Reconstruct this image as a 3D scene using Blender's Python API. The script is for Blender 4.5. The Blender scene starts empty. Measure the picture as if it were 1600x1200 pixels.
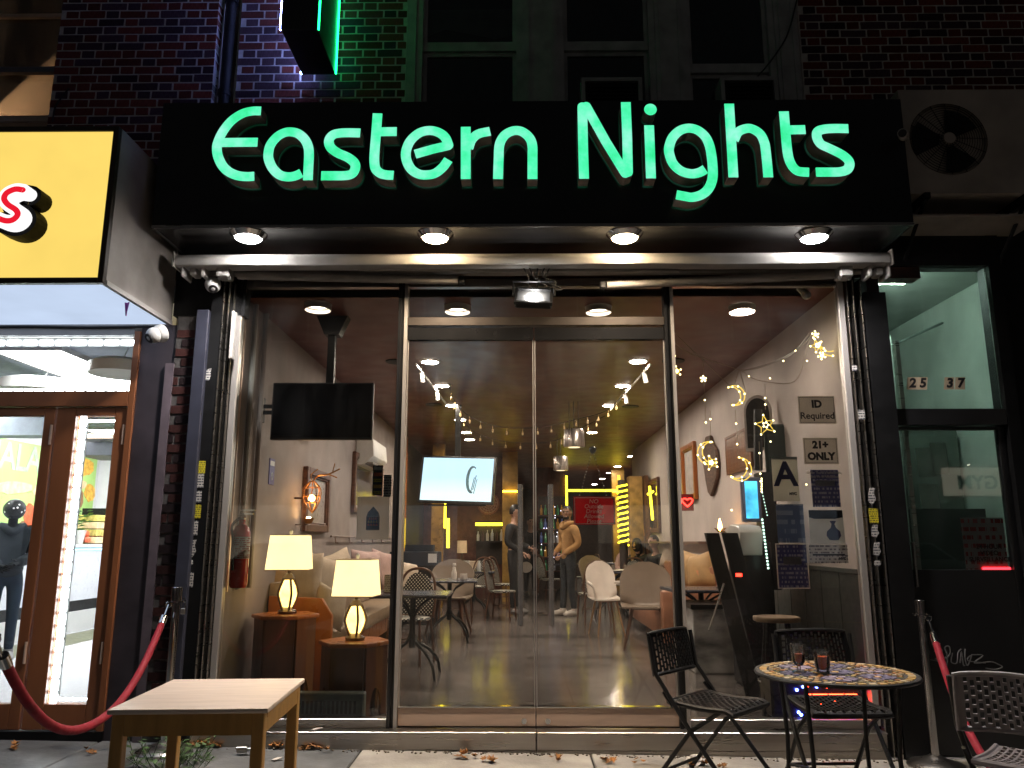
import bpy, bmesh, math, random
from mathutils import Vector, Matrix, Euler
random.seed(7)
R = math.radians
SC = bpy.context.scene
COL = SC.collection
# ---------------------------------------------------------------- camera
F, CX, CY, PITCH, YAW = 1225.0, 800.0, 600.0, R(11.36), math.atan(12/1225.0)
CAM = Vector((0, -5.5, 1.35))
cam_d = bpy.data.cameras.new('camera'); cam = bpy.data.objects.new('camera', cam_d); COL.objects.link(cam)
cam.location = CAM; cam.rotation_euler = (math.pi/2 + PITCH, 0, YAW)
cam_d.sensor_width = 36; cam_d.lens = F/1600*36; cam_d.clip_start = .05; cam_d.clip_end = 600
SC.camera = cam
# ---------------------------------------------------------------- world: clear night over a lit street
W = bpy.data.worlds.new('World'); SC.world = W; W.use_nodes = True
nt = W.node_tree; bg = nt.nodes['Background']
sky = nt.nodes.new('ShaderNodeTexSky'); sky.sky_type = 'NISHITA'; sky.sun_disc = False
sky.sun_elevation = R(-3.5); sky.sun_rotation = R(200)
hs = nt.nodes.new('ShaderNodeHueSaturation'); hs.inputs['Saturation'].default_value = .25      # city glow greys the night sky
nt.links.new(sky.outputs[0], hs.inputs['Color']); nt.links.new(hs.outputs[0], bg.inputs[0]); bg.inputs[1].default_value = 0.24
# ---------------------------------------------------------------- exposure, sampling
SC.view_settings.view_transform = 'Standard'; SC.view_settings.look = 'None'
SC.view_settings.exposure = 0; SC.view_settings.gamma = 1; SC.view_settings.use_curve_mapping = False
SC.render.engine = 'CYCLES'
cy = SC.cycles
cy.use_denoising = True; cy.denoiser = 'OPENIMAGEDENOISE'
cy.max_bounces = 7; cy.diffuse_bounces = 3; cy.glossy_bounces = 4; cy.transmission_bounces = 6
cy.transparent_max_bounces = 24; cy.sample_clamp_indirect = 3.0; cy.sample_clamp_direct = 0
cy.caustics_reflective = False; cy.caustics_refractive = False; cy.use_adaptive_sampling = False
cy.use_light_tree = True

# ---------------------------------------------------------------- measuring: a photo point on a known plane
def ray(u, v):
    c = Vector(((u-CX)/F, (CY-v)/F, -1))
    return (Euler(cam.rotation_euler).to_matrix() @ c)
def PY(u, v, y):
    d = ray(u, v); return CAM + d*((y-CAM.y)/d.y)
def PZ(u, v, z):
    d = ray(u, v); return CAM + d*((z-CAM.z)/d.z)
def PX(u, v, x):
    d = ray(u, v); return CAM + d*((x-CAM.x)/d.x)
def gz(x): return .025-.0165*x          # the pavement falls gently to the right

# ---------------------------------------------------------------- materials
def _n(nt, t, **k):
    n = nt.nodes.new(t)
    for a, b in k.items(): setattr(n, a, b)
    return n
def mat(name, col, rough=.5, metal=0.0, var=.18, scale=9, bump=0.0, bscale=60, rand=0.0, spec=.5, coat=0, rvar=.15,
        emit=None, estr=0, stretch=None, trans=0, alt=None, altf=.5):
    m = bpy.data.materials.new(name); m.use_nodes = True; nt = m.node_tree; p = nt.nodes['Principled BSDF']
    tc = _n(nt, 'ShaderNodeTexCoord'); mp = _n(nt, 'ShaderNodeMapping'); nt.links.new(tc.outputs['Object'], mp.inputs[0])
    if stretch: mp.inputs['Scale'].default_value = stretch
    no = _n(nt, 'ShaderNodeTexNoise'); no.inputs['Scale'].default_value = scale; no.inputs['Detail'].default_value = 6
    nt.links.new(mp.outputs[0], no.inputs['Vector'])
    mr = _n(nt, 'ShaderNodeMapRange'); mr.inputs[1].default_value = .3; mr.inputs[2].default_value = .7
    mr.inputs[3].default_value = 1-var; mr.inputs[4].default_value = 1+var
    nt.links.new(no.outputs[0], mr.inputs[0]); val = mr.outputs[0]
    base = None
    if rand or alt:
        oi = _n(nt, 'ShaderNodeObjectInfo')
        if rand:
            r2 = _n(nt, 'ShaderNodeMapRange'); r2.inputs[3].default_value = 1-rand; r2.inputs[4].default_value = 1+rand
            nt.links.new(oi.outputs['Random'], r2.inputs[0])
            mm = _n(nt, 'ShaderNodeMath', operation='MULTIPLY'); nt.links.new(val, mm.inputs[0]); nt.links.new(r2.outputs[0], mm.inputs[1]); val = mm.outputs[0]
        if alt:
            fr = _n(nt, 'ShaderNodeMath', operation='MULTIPLY'); fr.inputs[1].default_value = 7.31; nt.links.new(oi.outputs['Random'], fr.inputs[0])
            fc = _n(nt, 'ShaderNodeMath', operation='FRACT'); nt.links.new(fr.outputs[0], fc.inputs[0])
            gt = _n(nt, 'ShaderNodeMath', operation='LESS_THAN'); gt.inputs[1].default_value = altf; nt.links.new(fc.outputs[0], gt.inputs[0])
            mx0 = _n(nt, 'ShaderNodeMix', data_type='RGBA'); nt.links.new(gt.outputs[0], mx0.inputs[0])
            mx0.inputs[6].default_value = (*col, 1); mx0.inputs[7].default_value = (*alt, 1); base = mx0.outputs[2]
    mx = _n(nt, 'ShaderNodeMix', data_type='RGBA', blend_type='MULTIPLY'); mx.inputs[0].default_value = 1
    mx.inputs[6].default_value = (*col, 1)
    if base: nt.links.new(base, mx.inputs[6])
    nt.links.new(val, mx.inputs[7]); nt.links.new(mx.outputs[2], p.inputs['Base Color'])
    rr = _n(nt, 'ShaderNodeMapRange'); rr.inputs[1].default_value = .3; rr.inputs[2].default_value = .7
    rr.inputs[3].default_value = max(.02, rough*(1-rvar)); rr.inputs[4].default_value = min(1, rough*(1+rvar))
    no2 = _n(nt, 'ShaderNodeTexNoise'); no2.inputs['Scale'].default_value = scale*2.3; no2.inputs['Detail'].default_value = 4
    nt.links.new(mp.outputs[0], no2.inputs['Vector']); nt.links.new(no2.outputs[0], rr.inputs[0]); nt.links.new(rr.outputs[0], p.inputs['Roughness'])
    p.inputs['Metallic'].default_value = metal; p.inputs['Specular IOR Level'].default_value = spec
    p.inputs['Coat Weight'].default_value = coat; p.inputs['Transmission Weight'].default_value = trans
    if bump:
        nb = _n(nt, 'ShaderNodeTexNoise'); nb.inputs['Scale'].default_value = bscale; nb.inputs['Detail'].default_value = 5
        nt.links.new(mp.outputs[0], nb.inputs['Vector'])
        bn = _n(nt, 'ShaderNodeBump'); bn.inputs['Strength'].default_value = bump; bn.inputs['Distance'].default_value = .01
        nt.links.new(nb.outputs[0], bn.inputs['Height']); nt.links.new(bn.outputs[0], p.inputs['Normal'])
    if emit: p.inputs['Emission Color'].default_value = (*emit, 1); p.inputs['Emission Strength'].default_value = estr
    return m
def emi(name, col, s, var=0.0, scale=6):
    m = bpy.data.materials.new(name); m.use_nodes = True; nt = m.node_tree; nt.nodes.remove(nt.nodes['Principled BSDF'])
    e = _n(nt, 'ShaderNodeEmission'); e.inputs[0].default_value = (*col, 1); e.inputs[1].default_value = s
    if var:
        tc = _n(nt, 'ShaderNodeTexCoord'); no = _n(nt, 'ShaderNodeTexNoise'); no.inputs['Scale'].default_value = scale; no.inputs['Detail'].default_value = 3
        nt.links.new(tc.outputs['Object'], no.inputs['Vector'])
        mr = _n(nt, 'ShaderNodeMapRange'); mr.inputs[1].default_value = .3; mr.inputs[2].default_value = .7
        mr.inputs[3].default_value = s*(1-var); mr.inputs[4].default_value = s*(1+var)
        nt.links.new(no.outputs[0], mr.inputs[0]); nt.links.new(mr.outputs[0], e.inputs[1])
    nt.links.new(e.outputs[0], nt.nodes['Material Output'].inputs[0]); return m
def glassm(name, tint=(.93, .95, .94), dirt=.03, dscale=2.5, k=1.0, stretch=(1, 1, .35)):
    m = bpy.data.materials.new(name); m.use_nodes = True; nt = m.node_tree; nt.nodes.remove(nt.nodes['Principled BSDF'])
    tr = _n(nt, 'ShaderNodeBsdfTransparent'); tr.inputs[0].default_value = (*tint, 1)
    gl = _n(nt, 'ShaderNodeBsdfGlossy'); gl.inputs['Roughness'].default_value = .015
    fr = _n(nt, 'ShaderNodeFresnel'); fr.inputs[0].default_value = 1.45
    ml = _n(nt, 'ShaderNodeMath', operation='MULTIPLY'); ml.inputs[1].default_value = k; nt.links.new(fr.outputs[0], ml.inputs[0])
    a = _n(nt, 'ShaderNodeMixShader'); nt.links.new(ml.outputs[0], a.inputs[0]); nt.links.new(tr.outputs[0], a.inputs[1]); nt.links.new(gl.outputs[0], a.inputs[2])
    df = _n(nt, 'ShaderNodeBsdfDiffuse'); df.inputs[0].default_value = (.8, .8, .8, 1)
    tl = _n(nt, 'ShaderNodeBsdfTranslucent'); tl.inputs[0].default_value = (.8, .8, .8, 1)
    dd = _n(nt, 'ShaderNodeMixShader'); nt.links.new(df.outputs[0], dd.inputs[1]); nt.links.new(tl.outputs[0], dd.inputs[2])
    tc = _n(nt, 'ShaderNodeTexCoord'); mp = _n(nt, 'ShaderNodeMapping'); mp.inputs['Scale'].default_value = stretch
    nt.links.new(tc.outputs['Object'], mp.inputs[0])
    no = _n(nt, 'ShaderNodeTexNoise'); no.inputs['Scale'].default_value = dscale; no.inputs['Detail'].default_value = 8; no.inputs['Roughness'].default_value = .65
    no.inputs['Distortion'].default_value = .8
    nt.links.new(mp.outputs[0], no.inputs['Vector'])
    mr = _n(nt, 'ShaderNodeMapRange'); mr.inputs[1].default_value = .42; mr.inputs[2].default_value = .75; mr.inputs[3].default_value = dirt*.25; mr.inputs[4].default_value = dirt*2
    nt.links.new(no.outputs[0], mr.inputs[0])
    b = _n(nt, 'ShaderNodeMixShader'); nt.links.new(mr.outputs[0], b.inputs[0]); nt.links.new(a.outputs[0], b.inputs[1]); nt.links.new(dd.outputs[0], b.inputs[2])
    nt.links.new(b.outputs[0], nt.nodes['Material Output'].inputs[0]); return m
def printm(name, paper, ink, rows=40, cols=60, thr=.52, rough=.55, emit=0):
    """paper with lines of small illegible print (flat print only)"""
    m = mat(name, paper, rough, var=.05); nt = m.node_tree; p = nt.nodes['Principled BSDF']
    src = p.inputs['Base Color'].links[0].from_socket
    tc = _n(nt, 'ShaderNodeTexCoord'); sp = _n(nt, 'ShaderNodeSeparateXYZ'); nt.links.new(tc.outputs['Object'], sp.inputs[0])
    z = _n(nt, 'ShaderNodeMath', operation='MULTIPLY'); z.inputs[1].default_value = rows; nt.links.new(sp.outputs[2], z.inputs[0])
    fz = _n(nt, 'ShaderNodeMath', operation='FRACT'); nt.links.new(z.outputs[0], fz.inputs[0])
    lz = _n(nt, 'ShaderNodeMath', operation='LESS_THAN'); lz.inputs[1].default_value = .5; nt.links.new(fz.outputs[0], lz.inputs[0])
    fl = _n(nt, 'ShaderNodeMath', operation='FLOOR'); nt.links.new(z.outputs[0], fl.inputs[0])
    cx = _n(nt, 'ShaderNodeCombineXYZ'); xx = _n(nt, 'ShaderNodeMath', operation='MULTIPLY'); xx.inputs[1].default_value = cols
    nt.links.new(sp.outputs[0], xx.inputs[0]); nt.links.new(xx.outputs[0], cx.inputs[0]); nt.links.new(fl.outputs[0], cx.inputs[1])
    wn = _n(nt, 'ShaderNodeTexNoise'); wn.inputs['Scale'].default_value = 1.3; wn.inputs['Detail'].default_value = 3; nt.links.new(cx.outputs[0], wn.inputs['Vector'])
    gt = _n(nt, 'ShaderNodeMath', operation='GREATER_THAN'); gt.inputs[1].default_value = 1-thr; nt.links.new(wn.outputs[0], gt.inputs[0])
    mu = _n(nt, 'ShaderNodeMath', operation='MULTIPLY'); nt.links.new(gt.outputs[0], mu.inputs[0]); nt.links.new(lz.outputs[0], mu.inputs[1])
    mx = _n(nt, 'ShaderNodeMix', data_type='RGBA'); nt.links.new(mu.outputs[0], mx.inputs[0]); nt.links.new(src, mx.inputs[6]); mx.inputs[7].default_value = (*ink, 1)
    nt.links.new(mx.outputs[2], p.inputs['Base Color']); return m

def backlit(m, f=.5):
    """thin paper: part of the light from behind comes through"""
    nt = m.node_tree; p = nt.nodes['Principled BSDF']; out = nt.nodes['Material Output']
    tl = _n(nt, 'ShaderNodeBsdfTranslucent'); mx = _n(nt, 'ShaderNodeMixShader'); mx.inputs[0].default_value = f
    src = p.inputs['Base Color'].links[0].from_socket; nt.links.new(src, tl.inputs[0])
    nt.links.new(p.outputs[0], mx.inputs[1]); nt.links.new(tl.outputs[0], mx.inputs[2]); nt.links.new(mx.outputs[0], out.inputs[0]); return m
# ---------------------------------------------------------------- objects
def wloc(o):
    v = Vector((0, 0, 0))
    while o is not None: v = v + o.location; o = o.parent
    return v
def tag(o, label=None, cat=None, group=None, kind=None):
    if label: o['label'] = label
    if cat: o['category'] = cat
    if group: o['group'] = group
    if kind: o['kind'] = kind
    return o
def thing(name, label, cat, loc=(0, 0, 0), rz=0, group=None):
    o = bpy.data.objects.new(name, None); COL.objects.link(o); o.location = loc; o.rotation_euler = (0, 0, rz); o.empty_display_size = .1
    return tag(o, label, cat, group)
def struct(name):
    o = bpy.data.objects.new(name, None); COL.objects.link(o); o['kind'] = 'structure'; return o
def copy_tree(o, parent=None):
    c = o.copy(); COL.objects.link(c)
    if parent is not None: c.parent = parent
    for ch in list(o.children): copy_tree(ch, c)
    return c
def place(me, name, parent=None, loc=(0, 0, 0), rz=0, scale=None):
    o = bpy.data.objects.new(name, me); COL.objects.link(o); o.parent = parent; o.location = loc
    if rz: o.rotation_euler = (0, 0, rz)
    if scale: o.scale = scale
    return o

class MB:
    def __init__(s): s.v = []; s.f = []; s.mi = []; s.cur = 0
    def add(s, vs, fs, M=None):
        o = len(s.v)
        s.v += [tuple(M @ Vector(p)) if M else tuple(p) for p in vs]
        for f in fs: s.f.append(tuple(i+o for i in f)); s.mi.append(s.cur)
        return s
    def box(s, x0, x1, y0, y1, z0, z1, M=None):
        return s.add([(x0,y0,z0),(x1,y0,z0),(x1,y1,z0),(x0,y1,z0),(x0,y0,z1),(x1,y0,z1),(x1,y1,z1),(x0,y1,z1)],
                     [(0,3,2,1),(4,5,6,7),(0,1,5,4),(1,2,6,5),(2,3,7,6),(3,0,4,7)], M)
    def cbox(s, c, d, M=None):
        return s.box(c[0]-d[0]/2, c[0]+d[0]/2, c[1]-d[1]/2, c[1]+d[1]/2, c[2]-d[2]/2, c[2]+d[2]/2, M)
    def tube(s, pts, r, n=8, caps=True, closed=False, M=None, sq=1.0):
        pts = [Vector(p) for p in pts]; k = len(pts); rs = r if isinstance(r, (list, tuple)) else [r]*k
        tang = []
        for i in range(k):
            a = pts[(i-1) % k] if (closed or i > 0) else pts[i]; b = pts[(i+1) % k] if (closed or i < k-1) else pts[i]
            t = (b-a); tang.append(t.normalized() if t.length > 1e-9 else Vector((0, 0, 1)))
        up = Vector((0, 0, 1)) if abs(tang[0].z) < .9 else Vector((0, 1, 0))
        nrm = (up - tang[0]*up.dot(tang[0])).normalized(); vs = []
        for i in range(k):
            if i: nrm = (nrm - tang[i]*nrm.dot(tang[i])); nrm = nrm.normalized() if nrm.length > 1e-9 else Vector((1, 0, 0))
            bi = tang[i].cross(nrm)
            for j in range(n):
                a = 2*math.pi*(j+.5)/n; vs.append(pts[i] + (nrm*math.cos(a)*sq + bi*math.sin(a))*rs[i])
        fs = []
        for i in range(k if closed else k-1):
            for j in range(n):
                a = i*n+j; b = i*n+(j+1) % n; c = ((i+1) % k)*n+(j+1) % n; d = ((i+1) % k)*n+j; fs.append((a, b, c, d))
        if caps and not closed: fs.append(tuple(range(n))[::-1]); fs.append(tuple(range((k-1)*n, k*n)))
        return s.add(vs, fs, M)
    def lathe(s, prof, c=(0, 0, 0), n=20, M=None, a0=0, ring=False):
        vs = []; fs = []
        for r, z in prof:
            for j in range(n):
                a = 2*math.pi*j/n+a0; vs.append((c[0]+r*math.cos(a), c[1]+r*math.sin(a), c[2]+z))
        for i in range(len(prof)-1):
            for j in range(n): fs.append((i*n+j, i*n+(j+1) % n, (i+1)*n+(j+1) % n, (i+1)*n+j))
        m = (len(prof)-1)*n
        if ring:
            for j in range(n): fs.append((m+j, m+(j+1) % n, (j+1) % n, j))
        else: fs.append(tuple(range(n))[::-1]); fs.append(tuple(range(m, m+n)))
        return s.add(vs, fs, M)
    def prism(s, poly, y0, y1, M=None):      # poly in x,z ; extruded along y
        n = len(poly); vs = [(x, y0, z) for x, z in poly]+[(x, y1, z) for x, z in poly]
        fs = [tuple(range(n)), tuple(range(n, 2*n))[::-1]]+[(i, i+n, (i+1) % n+n, (i+1) % n) for i in range(n)]
        return s.add(vs, fs, M)
    def zprism(s, poly, z0, z1, M=None):     # poly in x,y
        n = len(poly); vs = [(x, y, z0) for x, y in poly]+[(x, y, z1) for x, y in poly]
        fs = [tuple(range(n))[::-1], tuple(range(n, 2*n))]+[(i, (i+1) % n, (i+1) % n+n, i+n) for i in range(n)]
        return s.add(vs, fs, M)
    def ball(s, c, r, n=10, M=None, sc=(1, 1, 1)):
        k = max(5, n//2+1); vs = [(c[0], c[1], c[2]-r*sc[2])]; fs = []
        for i in range(1, k):
            t = math.pi*i/k
            for j in range(n):
                a = 2*math.pi*j/n; vs.append((c[0]+r*sc[0]*math.sin(t)*math.cos(a), c[1]+r*sc[1]*math.sin(t)*math.sin(a), c[2]-r*sc[2]*math.cos(t)))
        vs.append((c[0], c[1], c[2]+r*sc[2])); L = len(vs)-1
        for j in range(n): fs.append((0, 1+(j+1) % n, 1+j)); fs.append((L, L-n+j, L-n+(j+1) % n))
        for i in range(k-2):
            for j in range(n): fs.append((1+i*n+j, 1+i*n+(j+1) % n, 1+(i+1)*n+(j+1) % n, 1+(i+1)*n+j))
        return s.add(vs, fs, M)
    def frame(s, x0, x1, z0, z1, w, y0, y1, M=None, wb=None):   # rectangular frame, four butted bars
        wb = w if wb is None else wb
        s.box(x0, x0+w, y0, y1, z0, z1, M); s.box(x1-w, x1, y0, y1, z0, z1, M)
        s.box(x0+w, x1-w, y0, y1, z1-w, z1, M); return s.box(x0+w, x1-w, y0, y1, z0, z0+wb, M)
    def surf(s, fn, nu, nv, th, M=None):     # curved sheet of thickness th from fn(u,v)->Vector
        g = [[Vector(fn(i/nu, j/nv)) for j in range(nv+1)] for i in range(nu+1)]
        top = []; bot = []
        for i in range(nu+1):
            for j in range(nv+1):
                du = g[min(i+1, nu)][j]-g[max(i-1, 0)][j]; dv = g[i][min(j+1, nv)]-g[i][max(j-1, 0)]
                nn = du.cross(dv); nn = nn.normalized() if nn.length > 1e-12 else Vector((0, 0, 1))
                top.append(g[i][j]+nn*th/2); bot.append(g[i][j]-nn*th/2)
        n1 = nv+1; K = len(top); fs = []
        for i in range(nu):
            for j in range(nv):
                a, b, c, d = i*n1+j, (i+1)*n1+j, (i+1)*n1+j+1, i*n1+j+1
                fs.append((a, b, c, d)); fs.append((a+K, d+K, c+K, b+K))
        ed = [(i*n1, (i+1)*n1) for i in range(nu)]+[((i+1)*n1+nv, i*n1+nv) for i in range(nu)]
        ed += [(j+1, j) for j in range(nv)]+[(nu*n1+j, nu*n1+j+1) for j in range(nv)]
        for a, b in ed: fs.append((b, a, a+K, b+K))
        return s.add(top+bot, fs, M)
    def mesh(s, name, mats, off=None, bevel=0, smooth=35, seg=1):
        me = bpy.data.meshes.new(name)
        vs = s.v if off is None else [(p[0]-off[0], p[1]-off[1], p[2]-off[2]) for p in s.v]
        me.from_pydata(vs, [], s.f)
        mats = mats if isinstance(mats, (list, tuple)) else [mats]
        for m in mats: me.materials.append(m)
        if len(mats) > 1: me.polygons.foreach_set('material_index', s.mi)
        bm = bmesh.new(); bm.from_mesh(me); bmesh.ops.recalc_face_normals(bm, faces=bm.faces)
        if bevel:
            es = [e for e in bm.edges if len(e.link_faces) == 2 and e.calc_face_angle(0) > R(35)]
            bmesh.ops.bevel(bm, geom=es, offset=bevel, segments=seg, affect='EDGES', profile=.5, clamp_overlap=True)
        bm.to_mesh(me); bm.free()
        if smooth:
            me.polygons.foreach_set('use_smooth', [True]*len(me.polygons)); me.set_sharp_from_angle(angle=R(smooth))
        me.update(); return me
    def build(s, name, mats, parent=None, world=True, kind=None, label=None, **k):
        off = wloc(parent) if (parent is not None and world) else None
        o = bpy.data.objects.new(name, s.mesh(name, mats, off, **k)); COL.objects.link(o); o.parent = parent
        if kind: o['kind'] = kind
        if label: o['label'] = label
        return o
    def single(s, name, mats, label, cat, group=None, kind=None, **k):
        xs = [p[0] for p in s.v]; ys = [p[1] for p in s.v]; zs = [p[2] for p in s.v]
        off = Vector(((min(xs)+max(xs))/2, (min(ys)+max(ys))/2, min(zs)))
        o = bpy.data.objects.new(name, s.mesh(name, mats, off, **k)); COL.objects.link(o); o.location = off
        return tag(o, label, cat, group, kind)

def textmesh(s, size, bold=0, depth=.002, M=None, align='CENTER', space=1.0, shear=0):
    """outline lettering as MB content: letters stand in x,z facing -y"""
    cu = bpy.data.curves.new('t', 'FONT'); cu.body = s; cu.size = size; cu.align_x = align; cu.align_y = 'CENTER'
    cu.extrude = depth/2; cu.offset = bold; cu.resolution_u = 3; cu.space_character = space; cu.shear = shear
    ob = bpy.data.objects.new('t', cu); COL.objects.link(ob)
    dg = bpy.context.evaluated_depsgraph_get(); me = bpy.data.meshes.new_from_object(ob.evaluated_get(dg))
    b = MB(); T = Matrix.Rotation(math.pi/2, 4, 'X'); T = (M @ T) if M else T
    b.add([tuple(v.co) for v in me.vertices], [tuple(p.vertices) for p in me.polygons], T)
    bpy.data.objects.remove(ob); bpy.data.curves.remove(cu); bpy.data.meshes.remove(me)
    return b
def spl(pts, n=6, closed=False):
    """Catmull-Rom through 2D/3D points"""
    P = [Vector(p) for p in pts]; k = len(P); out = []
    for i in range(k if closed else k-1):
        p1 = P[i]; p2 = P[(i+1) % k]
        p0 = P[i-1] if (closed or i > 0) else p1*2-p2; p3 = P[(i+2) % k] if (closed or i < k-2) else p2*2-p1
        for j in range(n):
            t = j/n; out.append(.5*((2*p1)+(p2-p0)*t+(2*p0-5*p1+4*p2-p3)*t*t+(3*p1-p0-3*p2+p3)*t**3))
    if not closed: out.append(P[-1])
    return out
def MT(x, y, z, rz=0, rx=0, ry=0): return Matrix.Translation((x, y, z)) @ Euler((rx, ry, rz)).to_matrix().to_4x4()
# ================================================================= materials used by the street front
M = {}
M['brick'] = mat('brick_clay', (.13, .030, .022), .9, spec=.2, var=.35, scale=25, bump=.5, bscale=90, rand=.45, alt=(.055, .03, .04), altf=.38)
M['brick_shaded'] = mat('shaded_brick', (.042, .014, .012), .9, spec=.2, var=.35, scale=25, bump=.5, bscale=90, rand=.4, alt=(.022, .012, .013), altf=.4)  # brick copy darkened for the shade on the narrow pier
M['mortar'] = mat('mortar', (.55, .53, .50), .95, var=.15, scale=30, bump=.5, bscale=120)
M['black_panel'] = mat('black_panel', (.010, .010, .011), .33, var=.3, scale=3, bump=.05, bscale=3)
M['black_paint'] = mat('black_paint', (.007, .007, .0075), .5, spec=.22, var=.3, scale=6, bump=.15, bscale=14)
M['soffit'] = mat('soffit_black', (.020, .019, .019), .24, var=.15, scale=3, rvar=.06)
M['return'] = mat('letter_return', (.62, .50, .45), .5, metal=.3, var=.25, scale=12)
M['white_alu'] = mat('white_aluminium', (.40, .38, .36), .6, var=.12, scale=6)
M['white_plastic'] = mat('white_plastic', (.68, .67, .65), .4, var=.08)
M['dirty_white'] = mat('dirty_white_metal', (.26, .235, .21), .75, var=.25, scale=5, bump=.1, bscale=20)
M['chrome'] = mat('polished_steel', (.62, .61, .60), .12, metal=1, var=.06, rvar=.5)
M['steel'] = mat('brushed_steel', (.42, .39, .36), .30, metal=1, var=.12, scale=4, stretch=(.3, 1, 6), bump=.04, bscale=40)
M['copper_steel'] = mat('warm_brushed_steel', (.80, .58, .45), .36, metal=.4, var=.14, scale=5, stretch=(.5, 1, 4), bump=.04, bscale=30)
M['black_rubber'] = mat('black_rubber', (.012, .012, .012), .7)
M['blue_post'] = mat('slate_painted_steel', (.034, .036, .055), .45, var=.25, scale=5)
M['win_frame'] = mat('old_white_window_paint', (.34, .35, .35), .55, var=.25, scale=7, bump=.1)
M['win_void'] = mat('dark_room', (.012, .013, .013), .9)
M['satin'] = mat('satin_steel', (.62, .58, .55), .36, metal=.7, var=.15, scale=3, stretch=(1, 1, .3))
M['glass'] = glassm('shop_glass', dirt=.008, dscale=2.2, k=1.2)
M['door_glass'] = glassm('smeared_door_glass', dirt=.026, dscale=2.8, k=1.25)
M['window_glass'] = glassm('old_window_glass', dirt=.02, tint=(.7, .75, .73))
M['lens_white'] = emi('cool_lamp_lens', (1, .97, .95), 140)
M['lens_warm'] = emi('warm_lamp_lens', (1, .76, .46), 140)
def green_acrylic():
    m = emi('green_letter_face', (.035, 1.0, .36), 1.0); nt = m.node_tree; e = [n for n in nt.nodes if n.type == 'EMISSION'][0]
    tc = _n(nt, 'ShaderNodeTexCoord'); no = _n(nt, 'ShaderNodeTexNoise'); no.inputs['Scale'].default_value = 6; no.inputs['Detail'].default_value = 5; no.inputs['Roughness'].default_value = .6
    nt.links.new(tc.outputs['Object'], no.inputs['Vector']); cr = _n(nt, 'ShaderNodeValToRGB'); el = cr.color_ramp.elements
    el[0].position = .30; el[0].color = (.035, .88, .31, 1); el[1].position = .72; el[1].color = (.36, 1.0, .78, 1)
    k = cr.color_ramp.elements.new(.46); k.color = (.09, 1.0, .49, 1); nt.links.new(no.outputs[0], cr.inputs[0]); nt.links.new(cr.outputs[0], e.inputs[0]); return m
M['green_face'] = green_acrylic()
M['amber_face'] = emi('yellow_sign_face', (1.0, .715, .155), 1.0, var=.05, scale=2.5)
M['red_print'] = emi('red_lit_acrylic', (.85, .012, .03), 1.0)
M['white_lit'] = emi('white_lit_acrylic', (1, 1, 1), 1.15)
M['led_white'] = emi('white_led_tape', (.86, .93, 1), 26)
M['led_green'] = emi('green_led_tape', (.01, 1, .22), 8)
M['led_violet'] = emi('violet_led_tape', (.30, .38, 1), 55)
M['cable'] = mat('black_cable', (.01, .01, .01), .6)

# ================================================================= pavement, road
GT = Matrix.Translation((0, 0, .025)) @ Matrix.Rotation(math.atan(.0165), 4, 'Y')
pav = struct('pavement')
M['slab_pale'] = mat('pale_concrete', (.285, .265, .24), .8, var=.35, scale=3.2, bump=.35, bscale=45, rand=.06)
M['slab_dark'] = mat('dark_slate_concrete', (.13, .135, .14), .62, var=.4, scale=3, bump=.35, bscale=35, rand=.12)
M['bed'] = mat('joint_dirt', (.03, .028, .025), .95)
MB().box(-16, 16, -4.6, .0, -.25, -.012, GT).build('slab_bed', M['bed'], pav, world=False)
def slab(x0, x1, y0, y1, m):
    cx, cyy = (x0+x1)/2, (y0+y1)/2; hx, hy = (x1-x0)/2-.006, (y1-y0)/2-.006
    b = MB().box(-hx, hx, -hy, hy, -.06, 0)
    o = b.build('paving_slab', m, pav, world=False, bevel=.006)
    o.matrix_local = GT @ Matrix.Translation((cx, cyy, random.uniform(-.003, .001)))
xs = [-16, -12, -9, -6.6, -5.2, -3.9, -2.75, -2.1, -1.02, .45, 1.95, 3.4, 4.9, 7, 10, 16]
for i in range(len(xs)-1):
    for (y0, y1) in ((-1.45, -.0), (-2.9, -1.45), (-4.5, -2.9)):
        dark = xs[i+1] <= -1.0
        slab(xs[i], xs[i+1], y0, y1, M['slab_dark' if dark else 'slab_pale'])
o = MB().box(-60, 60, -4.6, -4.45, -.4, .012, GT).build('kerb', mat('kerb_granite', (.3, .29, .28), .8, bump=.3), pav, world=False, bevel=.015)
rd = MB().box(-60, 60, -16.5, -4.6, -.4, -.12, GT).build('road', mat('asphalt', (.045, .045, .048), .6, var=.3, scale=6, bump=.5, bscale=60), None); rd['kind'] = 'structure'
rm = MB()
for i in range(-8, 9): rm.box(i*6-1.5, i*6+1.5, -10.6, -10.48, -.12, -.114, GT)
rm.build('road_marking', mat('yellow_road_paint', (.6, .42, .05), .7), rd)
gr = MB().box(-400, 400, -500, -16.4, -1.2, -.02); gr.box(-400, -60, -16.4, 300, -1.2, -.02); gr.box(60, 400, -16.4, 300, -1.2, -.02); gr.box(-60, 60, 40, 300, -1.2, -.02)
g = gr.build('ground', mat('city_ground', (.06, .06, .06), .9), None); g['kind'] = 'structure'

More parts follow.
